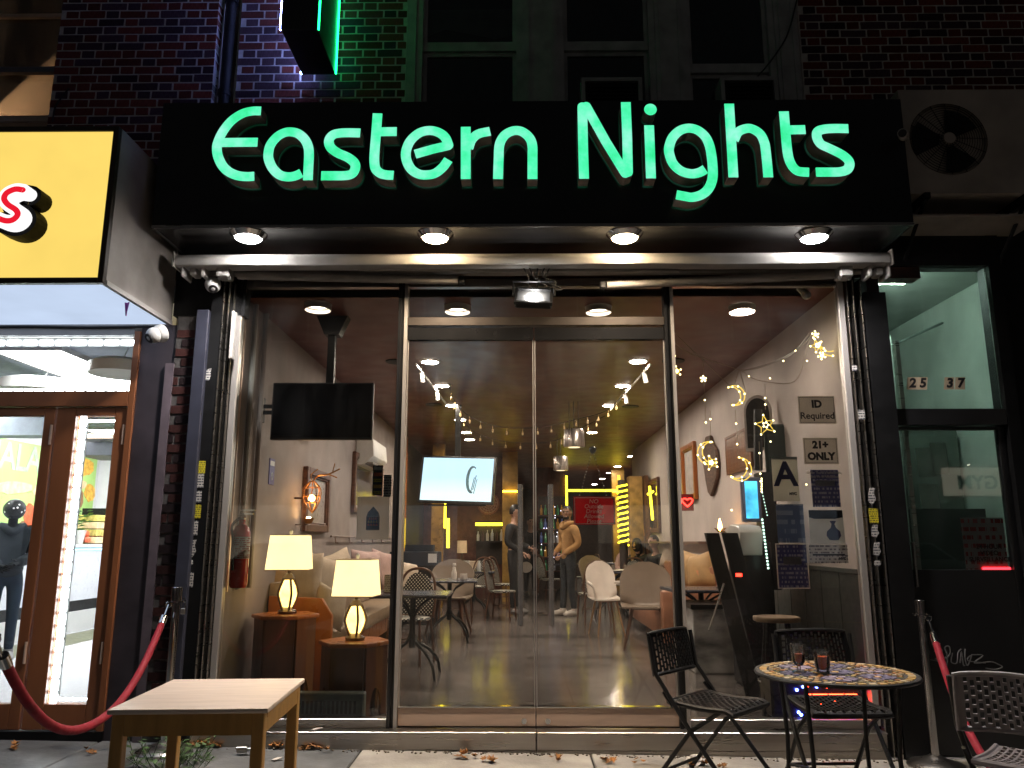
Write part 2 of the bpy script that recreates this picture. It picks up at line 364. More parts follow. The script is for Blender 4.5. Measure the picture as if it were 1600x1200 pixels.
# ================================================================= brick building above the shop
def bricks(root, x0, x1, z0, z1, y, lip=.007, seed=1, key='brick'):
    """Flemish bond, every brick an object; long and short alternate, cut at the ends"""
    rnd = random.Random(seed); L, Hh, J, D = .193, .054, .0150, .09
    if key not in MCACHE:
        MCACHE[key] = [MB().box(-.5, .5, 0, D, -Hh/2, Hh/2).mesh('brick', M[key])]
        for k in range(3):
            b = MB(); r2 = random.Random(k)
            b.box(-.5, .5, 0, D, -Hh/2, Hh/2)
            b.v = [(p[0]+r2.uniform(-.012, .012), p[1]+(r2.uniform(-.0012, .0008) if p[1] == 0 else 0), p[2]+r2.uniform(-.0025, .0025)) for p in b.v]
            MCACHE[key].append(b.mesh('brick', M[key]))
    n = 0; row = 0; z = z0
    while z+Hh <= z1+.001:
        x = x0 - (0 if row % 2 else .158) - rnd.uniform(0, .02); k = 0
        while x < x1-.03:
            w = L if (k % 2 == 0) else .092
            a, b = max(x, x0), min(x+w, x1)
            if b-a > .03 and n < 298:
                o = place(rnd.choice(MCACHE[key]), 'brick', root, Vector(((a+b)/2, y-lip+rnd.uniform(-.002, .002), z+Hh/2)) - wloc(root), scale=(b-a, 1, 1)); n += 1
            x += w+J; k += 1
        z += Hh+J; row += 1
    return n
MCACHE = {}
ZT = 6.3
def bricks_above(root, x0, x1, z0, z1, y, seed=1):
    rnd = random.Random(seed); b = MB(); z = z0; row = 0
    while z+.054 <= z1:
        x = x0-(0 if row % 2 else .158); k = 0
        while x < x1-.03:
            w = .193 if k % 2 == 0 else .092; a, c = max(x, x0), min(x+w, x1)
            if c-a > .03: b.box(a, c, y-.007+rnd.uniform(-.002, .002), y+.02, z, z+.054)
            x += w+.015; k += 1
        z += .069; row += 1
    b.build('upper_brick_courses', M['brick'], root, kind='stuff', smooth=0)
bld = thing('brick_building', 'dark red brick upper storey with white framed windows above the green lettered sign', 'building', (0, 0, 0))
b = MB(); b.box(-2.2, -.872, .0, .3, 4.0, ZT); b.box(2.165, 8.2, .0, .3, 3.9, ZT); b.box(-2.2, 2.165, .01, .3, 3.2, 4.0)
b.box(-.872, 2.165, .0, .3, ZT-.1, ZT); b.box(2.165, 3.9, .0, .3, 3.40, 3.9); b.box(-2.5, -2.2, .02, .3, 0, 2.9); b.box(-2.5, -2.2, .08, .3, 2.9, 4.0); b.box(3.9, 8.2, .0, .3, -.1, 3.9)
b.box(-2.5, 8.2, .3, 12, ZT-.12, ZT)
b.build('mortar_backing', M['mortar'], bld)
bricks(bld, -2.2, -.885, 4.38, 5.80, .0, seed=2); bricks_above(bld, -2.2, -.885, 5.83, 6.28, .0)
pier2 = thing('brick_pier', 'projecting brick pier at upper left beside the drain pipe', 'brick pier', (-2.93, -.1, 3.0))
MB().box(-3.56, -2.335, -.115, .3, 3.9, ZT).build('mortar_backing', M['mortar'], pier2)
bricks(pier2, -3.56, -2.335, 3.96, 5.80, -.115, seed=5); bricks_above(pier2, -3.56, -2.335, 5.892, 6.28, -.115)
wr = thing('brick_wall', 'unlit brick wall at upper right above the air conditioner', 'brick wall', (3.1, 0, 4.0))
MB().box(2.19, 4.6, -.012, 0, 4.4, ZT).build('mortar_backing', M['mortar'], wr)
bricks(wr, 2.20, 4.1, 4.45, 5.85, -.012, seed=9); bricks_above(wr, 2.20, 4.1, 5.90, 6.28, -.012)
pier = thing('brick_pier', 'narrow brick strip between the yellow lit shop and the glass front', 'brick pier', (-2.4, -.1, 0))
MB().box(-2.475, -2.315, -.045, .05, 0, 2.95).build('mortar_backing', mat('shaded_mortar', (.075, .068, .064), .95, var=.3, scale=20, bump=.4), pier)  # mortar copy darkened for the shade on this pier
bricks(pier, -2.468, -2.318, .1, 2.9, -.045, seed=11, key='brick_shaded')
# drain pipe and cable
dp = MB(); dp.tube([(-2.262, -.06, 3.9), (-2.262, -.06, 6.2)], .042, 12)
for z in (4.7, 5.5): dp.tube([(-2.262, -.06, z), (-2.262, -.06, z+.04)], .052, 12)
dp.single('drain_pipe', M['black_paint'], 'black drain pipe running up the brick beside the blue lit pier', 'drain pipe')
MB().tube([(-2.30, -.03, 6.2), (-2.305, -.03, 5.2), (-2.295, -.03, 4.3)], .008, 6).single('cable', M['cable'], 'thin black cable running down beside the drain pipe', 'cable')

# upper windows: three bays with sashes, flat white frames
def upper_window(x0, x1, zr, zs=4.3, ztop=6.2):
    w = thing_part('window', bld)
    f = MB(); f.frame(x0, x1, zs, ztop, .05, -.035, .08); f.build('frame', M['win_frame'], w)
    s = MB(); s.box(x0+.05, x1-.05, .0, .045, zr-.025, zr+.025); s.frame(x0+.05, x1-.05, zr+.025, ztop-.05, .03, .004, .035)
    s.frame(x0+.05, x1-.05, zs+.05, zr-.025, .03, .03, .06); s.build('sash', M['win_frame'], w)
    g = MB(); g.box(x0+.082, x1-.082, .015, .021, zr+.03, ztop-.08); g.box(x0+.082, x1-.082, .042, .048, zs+.08, zr-.03); g.build('pane', M['window_glass'], w)
    return w
def thing_part(name, parent):
    o = bpy.data.objects.new(name, None); COL.objects.link(o); o.parent = parent; return o
upper_window(-.80, .03, 5.14); upper_window(.30, 1.06, 5.14); upper_window(1.27, 1.99, 4.94)
mu = MB(); mu.box(-.872, -.80, -.05, .1, 4.3, 6.2); mu.box(.03, .30, -.05, .1, 4.3, 6.2); mu.box(1.06, 1.27, -.05, .1, 4.3, 6.2); mu.box(1.99, 2.165, -.05, .1, 4.3, 6.2)
for x in (.06, .255, 1.09, 1.235, 2.02, 2.12): mu.box(x, x+.02, -.06, -.05, 4.3, 6.2)
mu.build('window_post', M['win_frame'], bld)
MB().box(-.86, 2.15, .7, .72, 4.2, 6.2).build('dark_room_wall', M['win_void'], bld)
rbm = MB()   # a drawn blind, ragged lower edge
rbm.prism([(-.74, 5.6), (-.03, 5.6), (-.03, 5.36), (-.2, 5.33), (-.4, 5.38), (-.6, 5.42), (-.74, 5.36)], .16, .163)
rbm.single('window_blind', mat('grey_blind', (.14, .15, .15), .8), 'grey torn blind hanging inside the first upstairs window', 'blind')
for x0, x1, lab in ((.47, .93, 'pale window air conditioner in the middle upstairs window'), (1.52, 1.95, 'pale window air conditioner in the right upstairs window')):
    t = thing('window_air_conditioner', lab, 'air conditioner', ((x0+x1)/2, -.1, 4.5), group='air conditioners in the upstairs windows')
    f = MB(); f.frame(x0, x1, 4.5, 4.79, .03, -.14, .06); f.build('casing', M['win_frame'], t)
    g = MB().box(x0+.03, x1-.03, -.11, .05, 4.53, 4.76); g.build('body', M['black_paint'], t)
    for k in range(6): MB().box(x0+.05, x1-.05, -.135, -.118, 4.555+k*.032, 4.565+k*.032).build('louver', M['black_paint'], t)
MB().tube(spl([PY(1245, 0, -.07), PY(1235, 40, -.08), PY(1222, 70, -.08), PY(1185, 118, -.075), PY(1140, 152, -.08), PY(1128, 165, -.1)], 5), .006, 6).single('cable', M['cable'], 'black cable drooping across the right upstairs window frame', 'cable')

# ================================================================= black sign box with green channel letters
SY = -.60
sx0, sx1, sz0, sz1 = PY(237, 354, SY).x, PY(1428, 352, SY).x, PY(830, 354, SY).z, PY(830, 158, SY).z
sign = thing('shop_sign', 'long black sign box with glowing green letters reading Eastern Nights', 'shop sign', ((sx0+sx1)/2, SY, sz0))
s = MB(); s.box(sx0, sx1, SY, SY+.02, sz0, sz1); s.box(sx0, sx0+.02, SY+.02, -.12, sz0, sz1); s.box(sx1-.02, sx1, SY+.02, -.0, sz0, sz1); s.box(sx0+.02, sx1-.02, SY+.02, -.12, sz1-.02, sz1)
s.build('panel', M['black_panel'], sign)
MB().box(sx0+.02, sx1-.02, SY+.02, -.003, sz0, sz0+.02).build('soffit', M['soffit'], sign)
MB().box(sx0, sx1, SY-.006, SY, sz0-.004, sz0+.018).build('edge_trim', M['steel'], sign)
LY0, LY1 = SY-.125, SY-.012
ZO = {1: (320, 150, 5.714), 2: (580, 150, 5.714), 3: (890, 150, 6.667), 4: (1110, 150, 6.667)}
def ribbon(mbs, path, hw, y0, y1, ends=(0, 0)):
    """letter stroke: face at y0 (material 0) and returns back to y1 (material 1)"""
    P = [Vector((p.x, p.z)) for p in path]; k = len(P); Lp = []; Rp = []
    for i in range(k):
        t = (P[min(i+1, k-1)]-P[max(i-1, 0)]).normalized(); n = Vector((-t.y, t.x)); Lp.append(P[i]+n*hw); Rp.append(P[i]-n*hw)
    def cap(c, t, rev):
        out = []; n = Vector((-t.y, t.x))
        for j in range(1, 8):
            a = math.pi*j/8; out.append(c + n*hw*math.cos(a) + t*hw*math.sin(a))
        return out
    loop = list(Lp)
    if ends[1]: loop += cap(P[-1], (P[-1]-P[-2]).normalized(), 0)
    loop += Rp[::-1]
    if ends[0]:
        t = (P[0]-P[1]).normalized(); loop += [P[0] + Vector((t.y, -t.x))*hw*-math.cos(math.pi*j/8)*1 + t*hw*math.sin(math.pi*j/8) for j in range(1, 8)] if False else cap(P[0], t, 0)
    n = len(loop)
    mbs.cur = 0
    fs = [(i, i+1, 2*k-2-i+0, 2*k-1-i) for i in range(k-1)] if not (ends[0] or ends[1]) else [tuple(range(n))]
    mbs.add([(p.x, y0, p.y) for p in loop], fs)
    mbs.cur = 1
    ins = .0
    mbs.add([(p.x, y0+.002, p.y) for p in loop]+[(p.x, y1, p.y) for p in loop], [(i, (i+1) % n, (i+1) % n+n, i+n) for i in range(n)])
    mbs.cur = 0
def letter(z, strokes, name):
    ox, oy, sc = ZO[z]; b = MB()
    for i, st in enumerate(strokes):
        pts, sm = st[0], st[1]; ends = st[2] if len(st) > 2 else (0, 0)
        q = [PY(ox+x/sc, oy+y/sc, LY0) for x, y in pts]
        if sm: q = spl(q, 5)
        ribbon(b, q, .0325, LY0-.0006*i, LY1, ends)
    return b
def addletter(z, strokes, lab, extra=None):
    b = letter(z, strokes, 'letter')
    if extra:
        ox, oy, sc = ZO[z]; c = PY(ox+extra[0]/sc, oy+extra[1]/sc, LY0); r = .042; n = 24
        ring = [(c.x+r*math.cos(2*math.pi*i/n), c.z+r*math.sin(2*math.pi*i/n)) for i in range(n)]
        b.cur = 0; b.add([(x, LY0, zz) for x, zz in ring], [tuple(range(n))]); b.cur = 1
        b.add([(x, LY0+.002, zz) for x, zz in ring]+[(x, LY1, zz) for x, zz in ring], [(i, (i+1) % n, (i+1) % n+n, i+n) for i in range(n)])
    b.build('letter', [M['green_face'], M['return']], sign, label=lab, smooth=40)
addletter(1, [([(502,133),(420,135),(330,160),(235,225),(160,320),(118,410),(108,470),(120,545),(160,625),(220,680),(300,712),(380,720),(442,716)],1), ([(125,416),(300,414),(472,413)],0)], 'green letter E')
addletter(1, [([(862,688),(805,714),(740,722),(670,705),(610,650),(575,580),(567,520),(585,440),(640,370),(700,332),(760,320),(830,335),(890,385),(922,450),(930,520),(925,640),(920,752)],1)], 'green letter a')
addletter(1, [([(1388,330),(1280,328),(1200,332),(1140,350),(1108,400),(1125,460),(1190,510),(1270,545),(1330,590),(1345,635),(1320,690),(1260,710),(1150,712),(1038,712)],1)], 'green letter s beside the a')
addletter(2, [([(57,155),(45,320),(32,480),(28,580),(40,650),(85,692),(140,705),(200,708)],1), ([(60,320),(228,318)],0)], 'green letter t in the first word')
addletter(2, [([(690,440),(660,370),(600,325),(520,308),(430,330),(350,400),(312,490),(315,570),(355,650),(420,695),(490,705),(570,690),(640,635),(690,568)],1,(1,0)), ([(392,520),(550,475),(700,440)],0)], 'green letter e')
addletter(2, [([(844,275),(844,742)],0), ([(868,470),(895,395),(955,340),(1062,315)],1)], 'green letter r')
addletter(2, [([(1132,742),(1138,560),(1145,440),(1180,365),(1230,325),(1290,308),(1350,320),(1410,370),(1438,440),(1440,560),(1440,742)],1)], 'green letter n')
addletter(3, [([(150,862),(140,500),(133,112)],0,(0,1)), ([(172,108),(380,480),(580,805)],0,(1,1)), ([(607,795),(600,450),(585,65)],0,(1,0))], 'green letter N')
addletter(3, [([(828,305),(848,858)],0)], 'green letter i with its round dot', extra=(842,140))
addletter(3, [([(1415,762),(1350,797),(1265,810),(1160,780),(1075,700),(1037,590),(1040,520),(1075,430),(1150,360),(1240,335),(1330,355),(1410,420),(1455,510),(1478,620),(1490,740),(1488,860),(1450,960),(1380,1025),(1280,1055),(1200,1045),(1112,1028)],1)], 'green letter g')
addletter(4, [([(195,80),(240,848)],0), ([(245,460),(290,375),(380,338),(450,350),(520,400),(560,480),(575,560),(592,720),(603,848)],1)], 'green letter h')
addletter(4, [([(765,160),(785,400),(800,560),(820,660),(860,740),(920,785),(1030,795)],1), ([(780,355),(990,350)],0)], 'green letter t in the second word')
addletter(4, [([(1438,340),(1300,338),(1190,345),(1120,370),(1110,430),(1150,500),(1240,545),(1360,605),(1430,660),(1450,710),(1425,765),(1350,790),(1230,793),(1098,793)],1)], 'green last letter s')
# recessed lamps under the sign
for (u, m, lab, pw, colr) in ((388, 'lens_white', 'white round lamp under the sign, nearest the yellow shop', 27, (1, .95, .92)), (680, 'lens_warm', 'warm round lamp under the sign below the letter r', 27, (1, .80, .58)),
               (976, 'lens_warm', 'warm round lamp under the sign below the letter N', 27, (1, .80, .58)), (1272, 'lens_white', 'white round lamp under the sign below the second letter t', 27, (1, .94, .92))):
    p = PZ(u, 370, sz0-.02); t = thing('downlight', lab, 'downlight', (p.x, p.y, sz0-.05), group='round lamps under the sign')
    b = MB().lathe([(.088, -.03), (.094, -.034), (.125, -.004), (.125, 0)], (p.x, p.y, sz0), 28, ring=True); b.build('trim_ring', M['chrome'], t)
    b = MB().lathe([(.035, -.050), (.068, -.044), (.084, -.034), (.084, -.031)], (p.x, p.y, sz0), 24); b.build('lens', M[m], t)
    ld = bpy.data.lights.new('downlight_beam', 'AREA'); ld.shape = 'DISK'; ld.size = .11; ld.energy = pw; ld.color = colr; ld.spread = R(125)
    lo = bpy.data.objects.new('downlight_beam', ld); COL.objects.link(lo); lo.parent = t; lo.location = (0, 0, -.012)

# ================================================================= retracted awning under the sign
aw = thing('folded_awning', 'white retracted awning cassette with folded arms below the black sign', 'awning', (0, -.25, 3.1))
ay = -.31
ax0, ax1 = PY(274, 404, ay).x, PY(1392, 404, ay).x; az0, az1 = PY(830, 413, ay).z, PY(830, 396, ay).z
prof = [(ay, az0), (ay-.012, (az0+az1)/2), (ay, az1), (ay+.09, az1+.012), (ay+.12, az1-.01), (ay+.12, az0)]
c = MB(); n = len(prof)
c.add([(ax0, y, z) for y, z in prof]+[(ax1, y, z) for y, z in prof], [tuple(range(n)), tuple(range(n, 2*n))]+[(i, (i+1) % n, (i+1) % n+n, i+n) for i in range(n)])
c.build('cassette', M['white_alu'], aw, bevel=.006)
for x in (ax0-.012, ax1): MB().box(x, x+.012, ay-.02, ay+.13, az0-.012, az1+.02).build('end_cap', M['dirty_white'], aw, bevel=.003)
def bar(p, q, y, hh, name, m='white_alu', dd=.05, nn=10): MB().tube([PY(*p, y), PY(*q, y)], hh, nn).build(name, M[m], aw)
bar((300, 428), (1376, 424), -.14, .022, 'torsion_bar', 'dirty_white')
for a_, b_ in (((372, 430), (716, 438)), ((1302, 429), (948, 446))): bar(a_, b_, -.155, .031, 'arm', 'dirty_white', nn=12)
for a_, b_ in (((560, 420), (1060, 424)),): bar(a_, b_, -.20, .016, 'rear_arm', 'dirty_white')
for u, v in ((722, 438), (942, 446)):
    q = PY(u, v, -.155); MB().cbox(q, (.045, .05, .055)).build('elbow', M['black_rubber'], aw, bevel=.008)
for sgn, us in ((1, (292, 306, 322, 352)), (-1, (1382, 1370, 1354, 1318))):
    for k, u in enumerate(us):
        q = PY(u, 427, -.20)
        MB().cbox(q, ((.02, .05, .03, .09)[k], (.16, .10, .13, .12)[k], (.10, .055, .085, .085)[k])).build('bracket', M['white_alu'], aw, bevel=.008)
    for k in range(2):
        q = PY(us[3]-8+16*k, 436, -.27); MB().tube([q, q+Vector((0, -.02, 0))], .012, 8).build('bolt', M['steel'], aw)
cb = MB()
for du, sag in ((-10, 14), (0, 8), (14, 18), (26, 12), (34, 22)):
    cb.tube(spl([PY(826+du, 416, -.2), PY(832+du*.6, 424+sag*.6, -.3), PY(838+du*1.2, 430+sag, -.27), PY(840+du*.4, 452, -.3)], 4), .005, 6)
cb.build('cable_bundle', M['cable'], aw, kind='stuff')

# floodlight over the door
fp = PY(834, 463, -.36); fl = thing('floodlight', 'small lit floodlight hanging above the glass doors', 'floodlight', fp, 0)
T_ = Matrix.Rotation(R(-38), 4, 'X') @ Matrix.Rotation(R(4), 4, 'Y')
MB().box(-.125, .125, .012, .05, -.085, .085, T_).build('housing', M['black_paint'], fl, world=False, bevel=.01)
MB().frame(-.13, .13, -.09, .09, .018, -.012, .012, T_).build('bezel', M['black_paint'], fl, world=False)
MB().box(-.11, .11, .004, .010, -.07, .07, T_).build('reflector', mat('matt_reflector', (.012, .012, .012), .6), fl, world=False)
MB().box(-.014, .018, -.004, .003, .008, .034, T_).build('led_chip', emi('floodlight_led', (1, .98, .95), 500), fl, world=False)
MB().tube([(-.14, 0, 0), (-.14, .04, .12), (.14, .04, .12), (.14, 0, 0)], .009, 6).build('bracket', M['black_paint'], fl, world=False)
ld = bpy.data.lights.new('flood_beam', 'AREA'); ld.shape = 'RECTANGLE'; ld.size = .035; ld.size_y = .035; ld.energy = 14; ld.color = (1, .96, .9)
lo = bpy.data.objects.new('flood_beam', ld); COL.objects.link(lo); lo.parent = fl; lo.matrix_local = T_ @ Matrix.Translation((0, -.02, 0)) @ Matrix.Rotation(R(90), 4, 'X')

# ================================================================= glass shop front
GX0, GX1 = PY(378, 450, 0).x, PY(1310, 450, 0).x
ZF = .15
ML, MR_, MC = PY(632, 450, 0).x, PY(1042, 450, 0).x, PY(835, 700, 0).x
ztop = PY(830, 447, 0).z
sf = thing('storefront', 'full glass shop front with steel frames and double doors under the sign', 'shop front', (0, 0, ZF))
MB().box(GX0-.02, ML-.035, -.022, .03, ztop-.012, ztop+.05).build('head_rail', M['steel'], sf)
MB().box(MR_+.035, GX1+.02, -.022, .03, ztop-.012, ztop+.05).build('head_rail', M['steel'], sf)
MB().box(ML+.035, MR_-.035, -.022, .03, ztop-.012, ztop+.05).build('head_rail', M['steel'], sf)
MB().box(GX0-.6, GX1+.6, -.01, .12, ztop+.05, 3.42).build('dark_front_board', mat('dark_red_fascia', (.05, .02, .014), .4, var=.4), sf)
for x in (GX0-.022, GX1-.022): MB().box(x, x+.045, -.03, .035, ZF+.02, ztop+.05).build('side_frame', M['satin'], sf, bevel=.004)
for x in (ML, MR_):
    MB().box(x-.034, x-.012, -.035, .05, ZF, ztop+.05).build('mullion', M['black_panel'], sf)
    MB().box(x+.012 if x > 0 else x+.010, x+.034, -.035, .05, ZF, ztop+.05).build('mullion', M['satin'], sf)
    MB().box(x-.012, x+.012 if x > 0 else x+.010, -.02, .04, ZF, ztop+.05).build('mullion', M['black_panel'], sf)
zt1, zt0 = PY(830, 497, 0).z, PY(830, 510, 0).z
MB().box(ML+.034, MR_-.034, -.03, .045, zt0, zt1).build('transom_bar', mat('dull_transom_steel', (.05, .040, .034), .45, metal=.4, var=.15), sf, bevel=.003)
MB().box(ML+.034, MR_-.034, -.004, .004, zt1, ztop-.012).build('transom_pane', M['glass'], sf)
MB().box(GX0+.023, ML-.034, -.005, .005, ZF+.06, ztop-.012).build('window_pane', M['glass'], sf, label='tall left shop window pane')
MB().box(MR_+.034, GX1-.022, -.005, .005, ZF+.06, ztop-.012).build('window_pane', M['glass'], sf, label='tall right shop window pane')
for a_, b_ in ((GX0+.023, ML-.034), (MR_+.034, GX1-.022)): MB().box(a_, b_, -.035, .04, ZF, ZF+.06).build('bottom_rail', M['steel'], sf, bevel=.004)
zd1, zdt = PY(830, 513, 0).z, PY(830, 532, 0).z
zrb = PY(830, 1105, 0).z
for a_, b_, nm in ((ML+.038, MC-.004, 'left'), (MC+.004, MR_-.038, 'right')):
    d = thing_part('door', sf); d['label'] = nm + ' glass door leaf with long steel handle'
    MB().box(a_, b_, -.022, .022, ZF+.012, zrb).build('bottom_rail', M['copper_steel'], d, bevel=.003)
    MB().box(a_, b_, -.028, .028, zrb, zrb+.008).build('rail_lip', M['chrome'], d)
    MB().box(a_, b_, -.022, .022, zdt, zd1).build('top_rail', mat('glossy_black_rail', (.012, .012, .013), .10), d, bevel=.003)
    MB().box(a_+.007, b_-.007, -.006, .006, zrb+.008, zdt).build('pane', M['door_glass'], d)
    for x in (a_, b_-.007): MB().box(x, x+.007, -.010, .010, zrb+.008, zdt).build('edge_strip', M['satin'], d)
    hx = PY(813 if nm == 'left' else 861, 860, -.075).x
    h = MB().tube([(hx, -.075, PY(0+813, 978, -.075).z), (hx, -.075, PY(813, 757, -.075).z)], .018, 14)
    for z in (.95, 1.62): h.tube([(hx, -.075, z), (hx, -.006, z)], .011, 8)
    h.build('handle', mat('handle_steel', (.5, .48, .47), .22, metal=.85, var=.1) if nm == 'left' else bpy.data.materials['handle_steel'], d)
    kx = PY(819 if nm == 'left' else 856, 1128, -.03).x
    MB().tube([(kx, -.022, .197), (kx, -.04, .197)], .018, 12).build('lock', M['chrome'], d)
# stainless step
for a_, b_ in ((GX0-.09, MC-.002), (MC+.002, GX1+.02)):
    st = MB(); st.prism([], 0, 0) if False else None
    st.box(a_, b_, -.112, .05, .085-.05, ZF-.012); st.box(a_, b_, -.128, -.0, ZF-.012, ZF)
    st.box(a_, b_, -.105, .05, -.06, .035)
    st.build('step', M['steel'], sf, bevel=.004)

MB().box(-2.52, -2.0, -.03, .075, 2.96, 3.5).single('dark_front_board', M['black_paint'], 'black board added as shade above the brick strip under the awning end', 'board')  # black board put over brick that only lies in shade
# roller shutter channels at both sides of the glass
gl_ = thing('shutter_channel', 'dark shutter channel covered in stickers at the left of the glass', 'shutter channel', (-2.17, -.05, 0), group='shutter channels beside the glass')
MB().box(-2.312, -2.222, -.12, .02, .03, 2.98).build('post', M['blue_post'], gl_, bevel=.006)
MB().box(-2.222, -2.135, -.085, .02, .03, 3.1).build('backplate', M['black_paint'], gl_)
MB().box(-2.135, -2.065, -.02, .04, .03, 3.25).build('guide', M['black_panel'], gl_)
for x, y0 in ((-2.137, -.10), (-2.108, -.075), (-2.078, -.055)): MB().box(x, x+.010, y0, .0, .03, 3.2).build('guide_lip', M['steel'], gl_, bevel=.002)
MB().box(-2.06, -2.035, -.12, -.06, 2.62, 2.97).build('sensor_strip', M['white_alu'], gl_, bevel=.005)
gr_ = thing('shutter_channel', 'black shutter channel between the notices and the doorway numbered 25 37', 'shutter channel', (2.48, -.05, 0), group='shutter channels beside the glass')
MB().box(2.365, 2.44, -.02, .04, -.02, 3.25).build('guide', M['black_panel'], gr_)
MB().box(2.46, 2.62, -.10, .02, -.02, 3.1).build('backplate', M['black_paint'], gr_)
for x, y0 in ((2.362, -.055), (2.395, -.08), (2.44, -.10)): MB().box(x, x+.010, y0, .0, -.02, 3.2).build('guide_lip', M['steel'], gr_, bevel=.002)
# stickers on the channels
M['stk_y'] = printm('yellow_sticker', (.62, .52, .02), (.05, .05, .02), 70, 90)
M['stk_w'] = printm('white_sticker', (.5, .48, .45), (.06, .06, .08), 55, 80, .55)
stl = [(314, 730, 13, 20, 'stk_y', 'upper yellow sticker on the left shutter channel'), (313, 751, 10, 22, 'stk_w', 'torn white sticker between the two yellow stickers'),
       (310, 776, 9, 18, 'stk_w', 'white torn heart shaped scrap above the lower yellow sticker'), (307, 799, 13, 21, 'stk_y', 'lower yellow sticker on the left shutter channel'),
       (303, 825, 11, 22, 'stk_w', 'pale sticker below the lower yellow sticker'), (300, 858, 12, 30, 'stk_w', 'long torn white sticker on the left shutter channel'),
       (297, 879, 9, 9, 'stk_w', 'small round white sticker on the left shutter channel'), (295, 906, 13, 22, 'stk_w', 'lowest pale sticker on the left shutter channel'),
       (325, 585, 9, 20, 'stk_w', 'small outlined sticker high on the left shutter channel')]
rs = random.Random(4)
for u, v, w, h, m, lab in stl:
    p = PY(u, v, -.09); s_ = 5.4/1225/1.0; ww, hh = w*s_*.5, h*s_*.5
    if 'yellow' in lab or 'lowest' in lab: poly = [(-ww, -hh), (ww, -hh), (ww, hh), (-ww, hh)]
    elif 'round' in lab: poly = [(ww*math.cos(a*.5236), hh*math.sin(a*.5236)) for a in range(12)]
    else: poly = [(-ww*rs.uniform(.5, 1), -hh), (ww*rs.uniform(.2, .6), -hh*rs.uniform(.6, 1)), (ww, -hh*.2), (ww*rs.uniform(.5, .9), hh*.4), (ww, hh), (-ww*.6, hh*rs.uniform(.8, 1)), (-ww, hh*.2)]
    MB().prism([(p.x+a, p.z+b_) for a, b_ in poly], -.0875, -.085).single('sticker', M[m], lab, 'sticker', 'stickers on the shutter channels', smooth=0)
strr = [(1335, 575, 8, 9, 'stk_w', 'tiny pale sticker high on the right shutter channel'), (1346, 648, 10, 15, 'stk_w', 'small grey sticker beside the id notice'), (1362, 775, 12, 26, 'stk_w', 'torn white sticker above the yellow sticker by the doorway'),
        (1365, 806, 14, 22, 'stk_y', 'yellow sticker on the channel beside the numbered doorway'), (1367, 830, 12, 20, 'stk_w', 'white torn sticker under the yellow one by the doorway'), (1370, 858, 12, 22, 'stk_w', 'white scrap beside the lock plate'), (1371, 880, 11, 9, 'stk_w', 'oval white sticker beside the lock plate')]
for u, v, w, h, m, lab in strr:
    p = PY(u, v, -.1); s_ = 5.4/1225; ww, hh = w*s_*.5, h*s_*.5
    if 'oval' in lab: poly = [(ww*math.cos(a*.5236), hh*math.sin(a*.5236)) for a in range(12)]
    elif 'torn' in lab or 'scrap' in lab: poly = [(-ww, -hh*.7), (ww*.1, -hh), (ww, -hh*.3), (ww*.6, hh*.3), (ww, hh), (-ww*.5, hh*.9), (-ww*.9, hh*.1)]
    else: poly = [(-ww, -hh), (ww, -hh), (ww, hh), (-ww, hh)]
    MB().prism([(p.x+a, p.z+b_) for a, b_ in poly], -.1025, -.1).single('sticker', M[m], lab, 'sticker', 'stickers on the shutter channels', smooth=0)
p = PY(1388, 880, -.02)
t = thing('lock_plate', 'pale worn lock plate with keyhole beside the dark doorway', 'lock plate', (p.x, -.03, p.z-.09))
MB().box(p.x-.045, p.x+.045, -.032, -.018, p.z-.09, p.z+.09).build('plate', M['stk_w'], t, bevel=.003)
MB().tube([(p.x, -.033, p.z), (p.x, -.04, p.z)], .009, 8).build('keyhole', M['black_rubber'], t)
# padlock on the left post
p = PY(286, 955, -.14); t = thing('padlock', 'small steel padlock hanging on the shutter post by the rope stand', 'padlock', p)
MB().cbox(p, (.03, .02, .04)).build('body', M['steel'], t, bevel=.004)
MB().tube([p+Vector((-.011, 0, .02)), p+Vector((-.011, 0, .07)), p+Vector((0, 0, .085)), p+Vector((.011, 0, .07)), p+Vector((.011, 0, .02))], .004, 6).build('shackle', M['chrome'], t)

# security cameras
def dome_cam(u, v, y, lab, look, s=1.0):
    p = PY(u, v, y); t = thing('security_camera', lab, 'security camera', p, group='white turret cameras on the front')
    q = Vector(look).normalized(); Z = q.to_track_quat('Z', 'Y').to_matrix().to_4x4()
    MB().lathe([(.052*s, -.055*s), (.056*s, -.05*s), (.054*s, -.02*s), (.04*s, .0)], (0, 0, 0), 20, Z).build('base', M['white_plastic'], t, world=False)
    MB().ball((0, 0, .008*s), .048*s, 18, Z).build('turret', M['white_plastic'], t, world=False)
    MB().lathe([(.030*s, .03*s), (.032*s, .052*s), (.026*s, .056*s), (.0*s+.001, .05*s)], (0, 0, 0), 16, Z @ Matrix.Rotation(R(14), 4, 'X')).build('lens', M['black_rubber'], t, world=False)
dome_cam(333, 447, -.17, 'white turret camera under the left end of the awning', (.35, -.75, -.45))
dome_cam(243, 523, -.22, 'white turret camera at the corner of the yellow shop canopy', (-.55, -.7, -.4), 1.15)
p = PY(1410, 211, -.66); t = thing('security_camera', 'grey bullet camera fixed to the right end of the black sign', 'security camera', p)
MB().tube([p+Vector((.05, .08, .03)), p+Vector((-.03, -.06, -.02))], .032, 14).build('barrel', M['white_alu'], t)
MB().tube([p+Vector((-.029, -.058, -.0195)), p+Vector((-.032, -.064, -.021))], .026, 14).build('lens', M['black_rubber'], t)
MB().tube([p+Vector((.05, .08, .03)), p+Vector((-.02, .1, .03))], .014, 8).build('bracket', M['white_alu'], t)
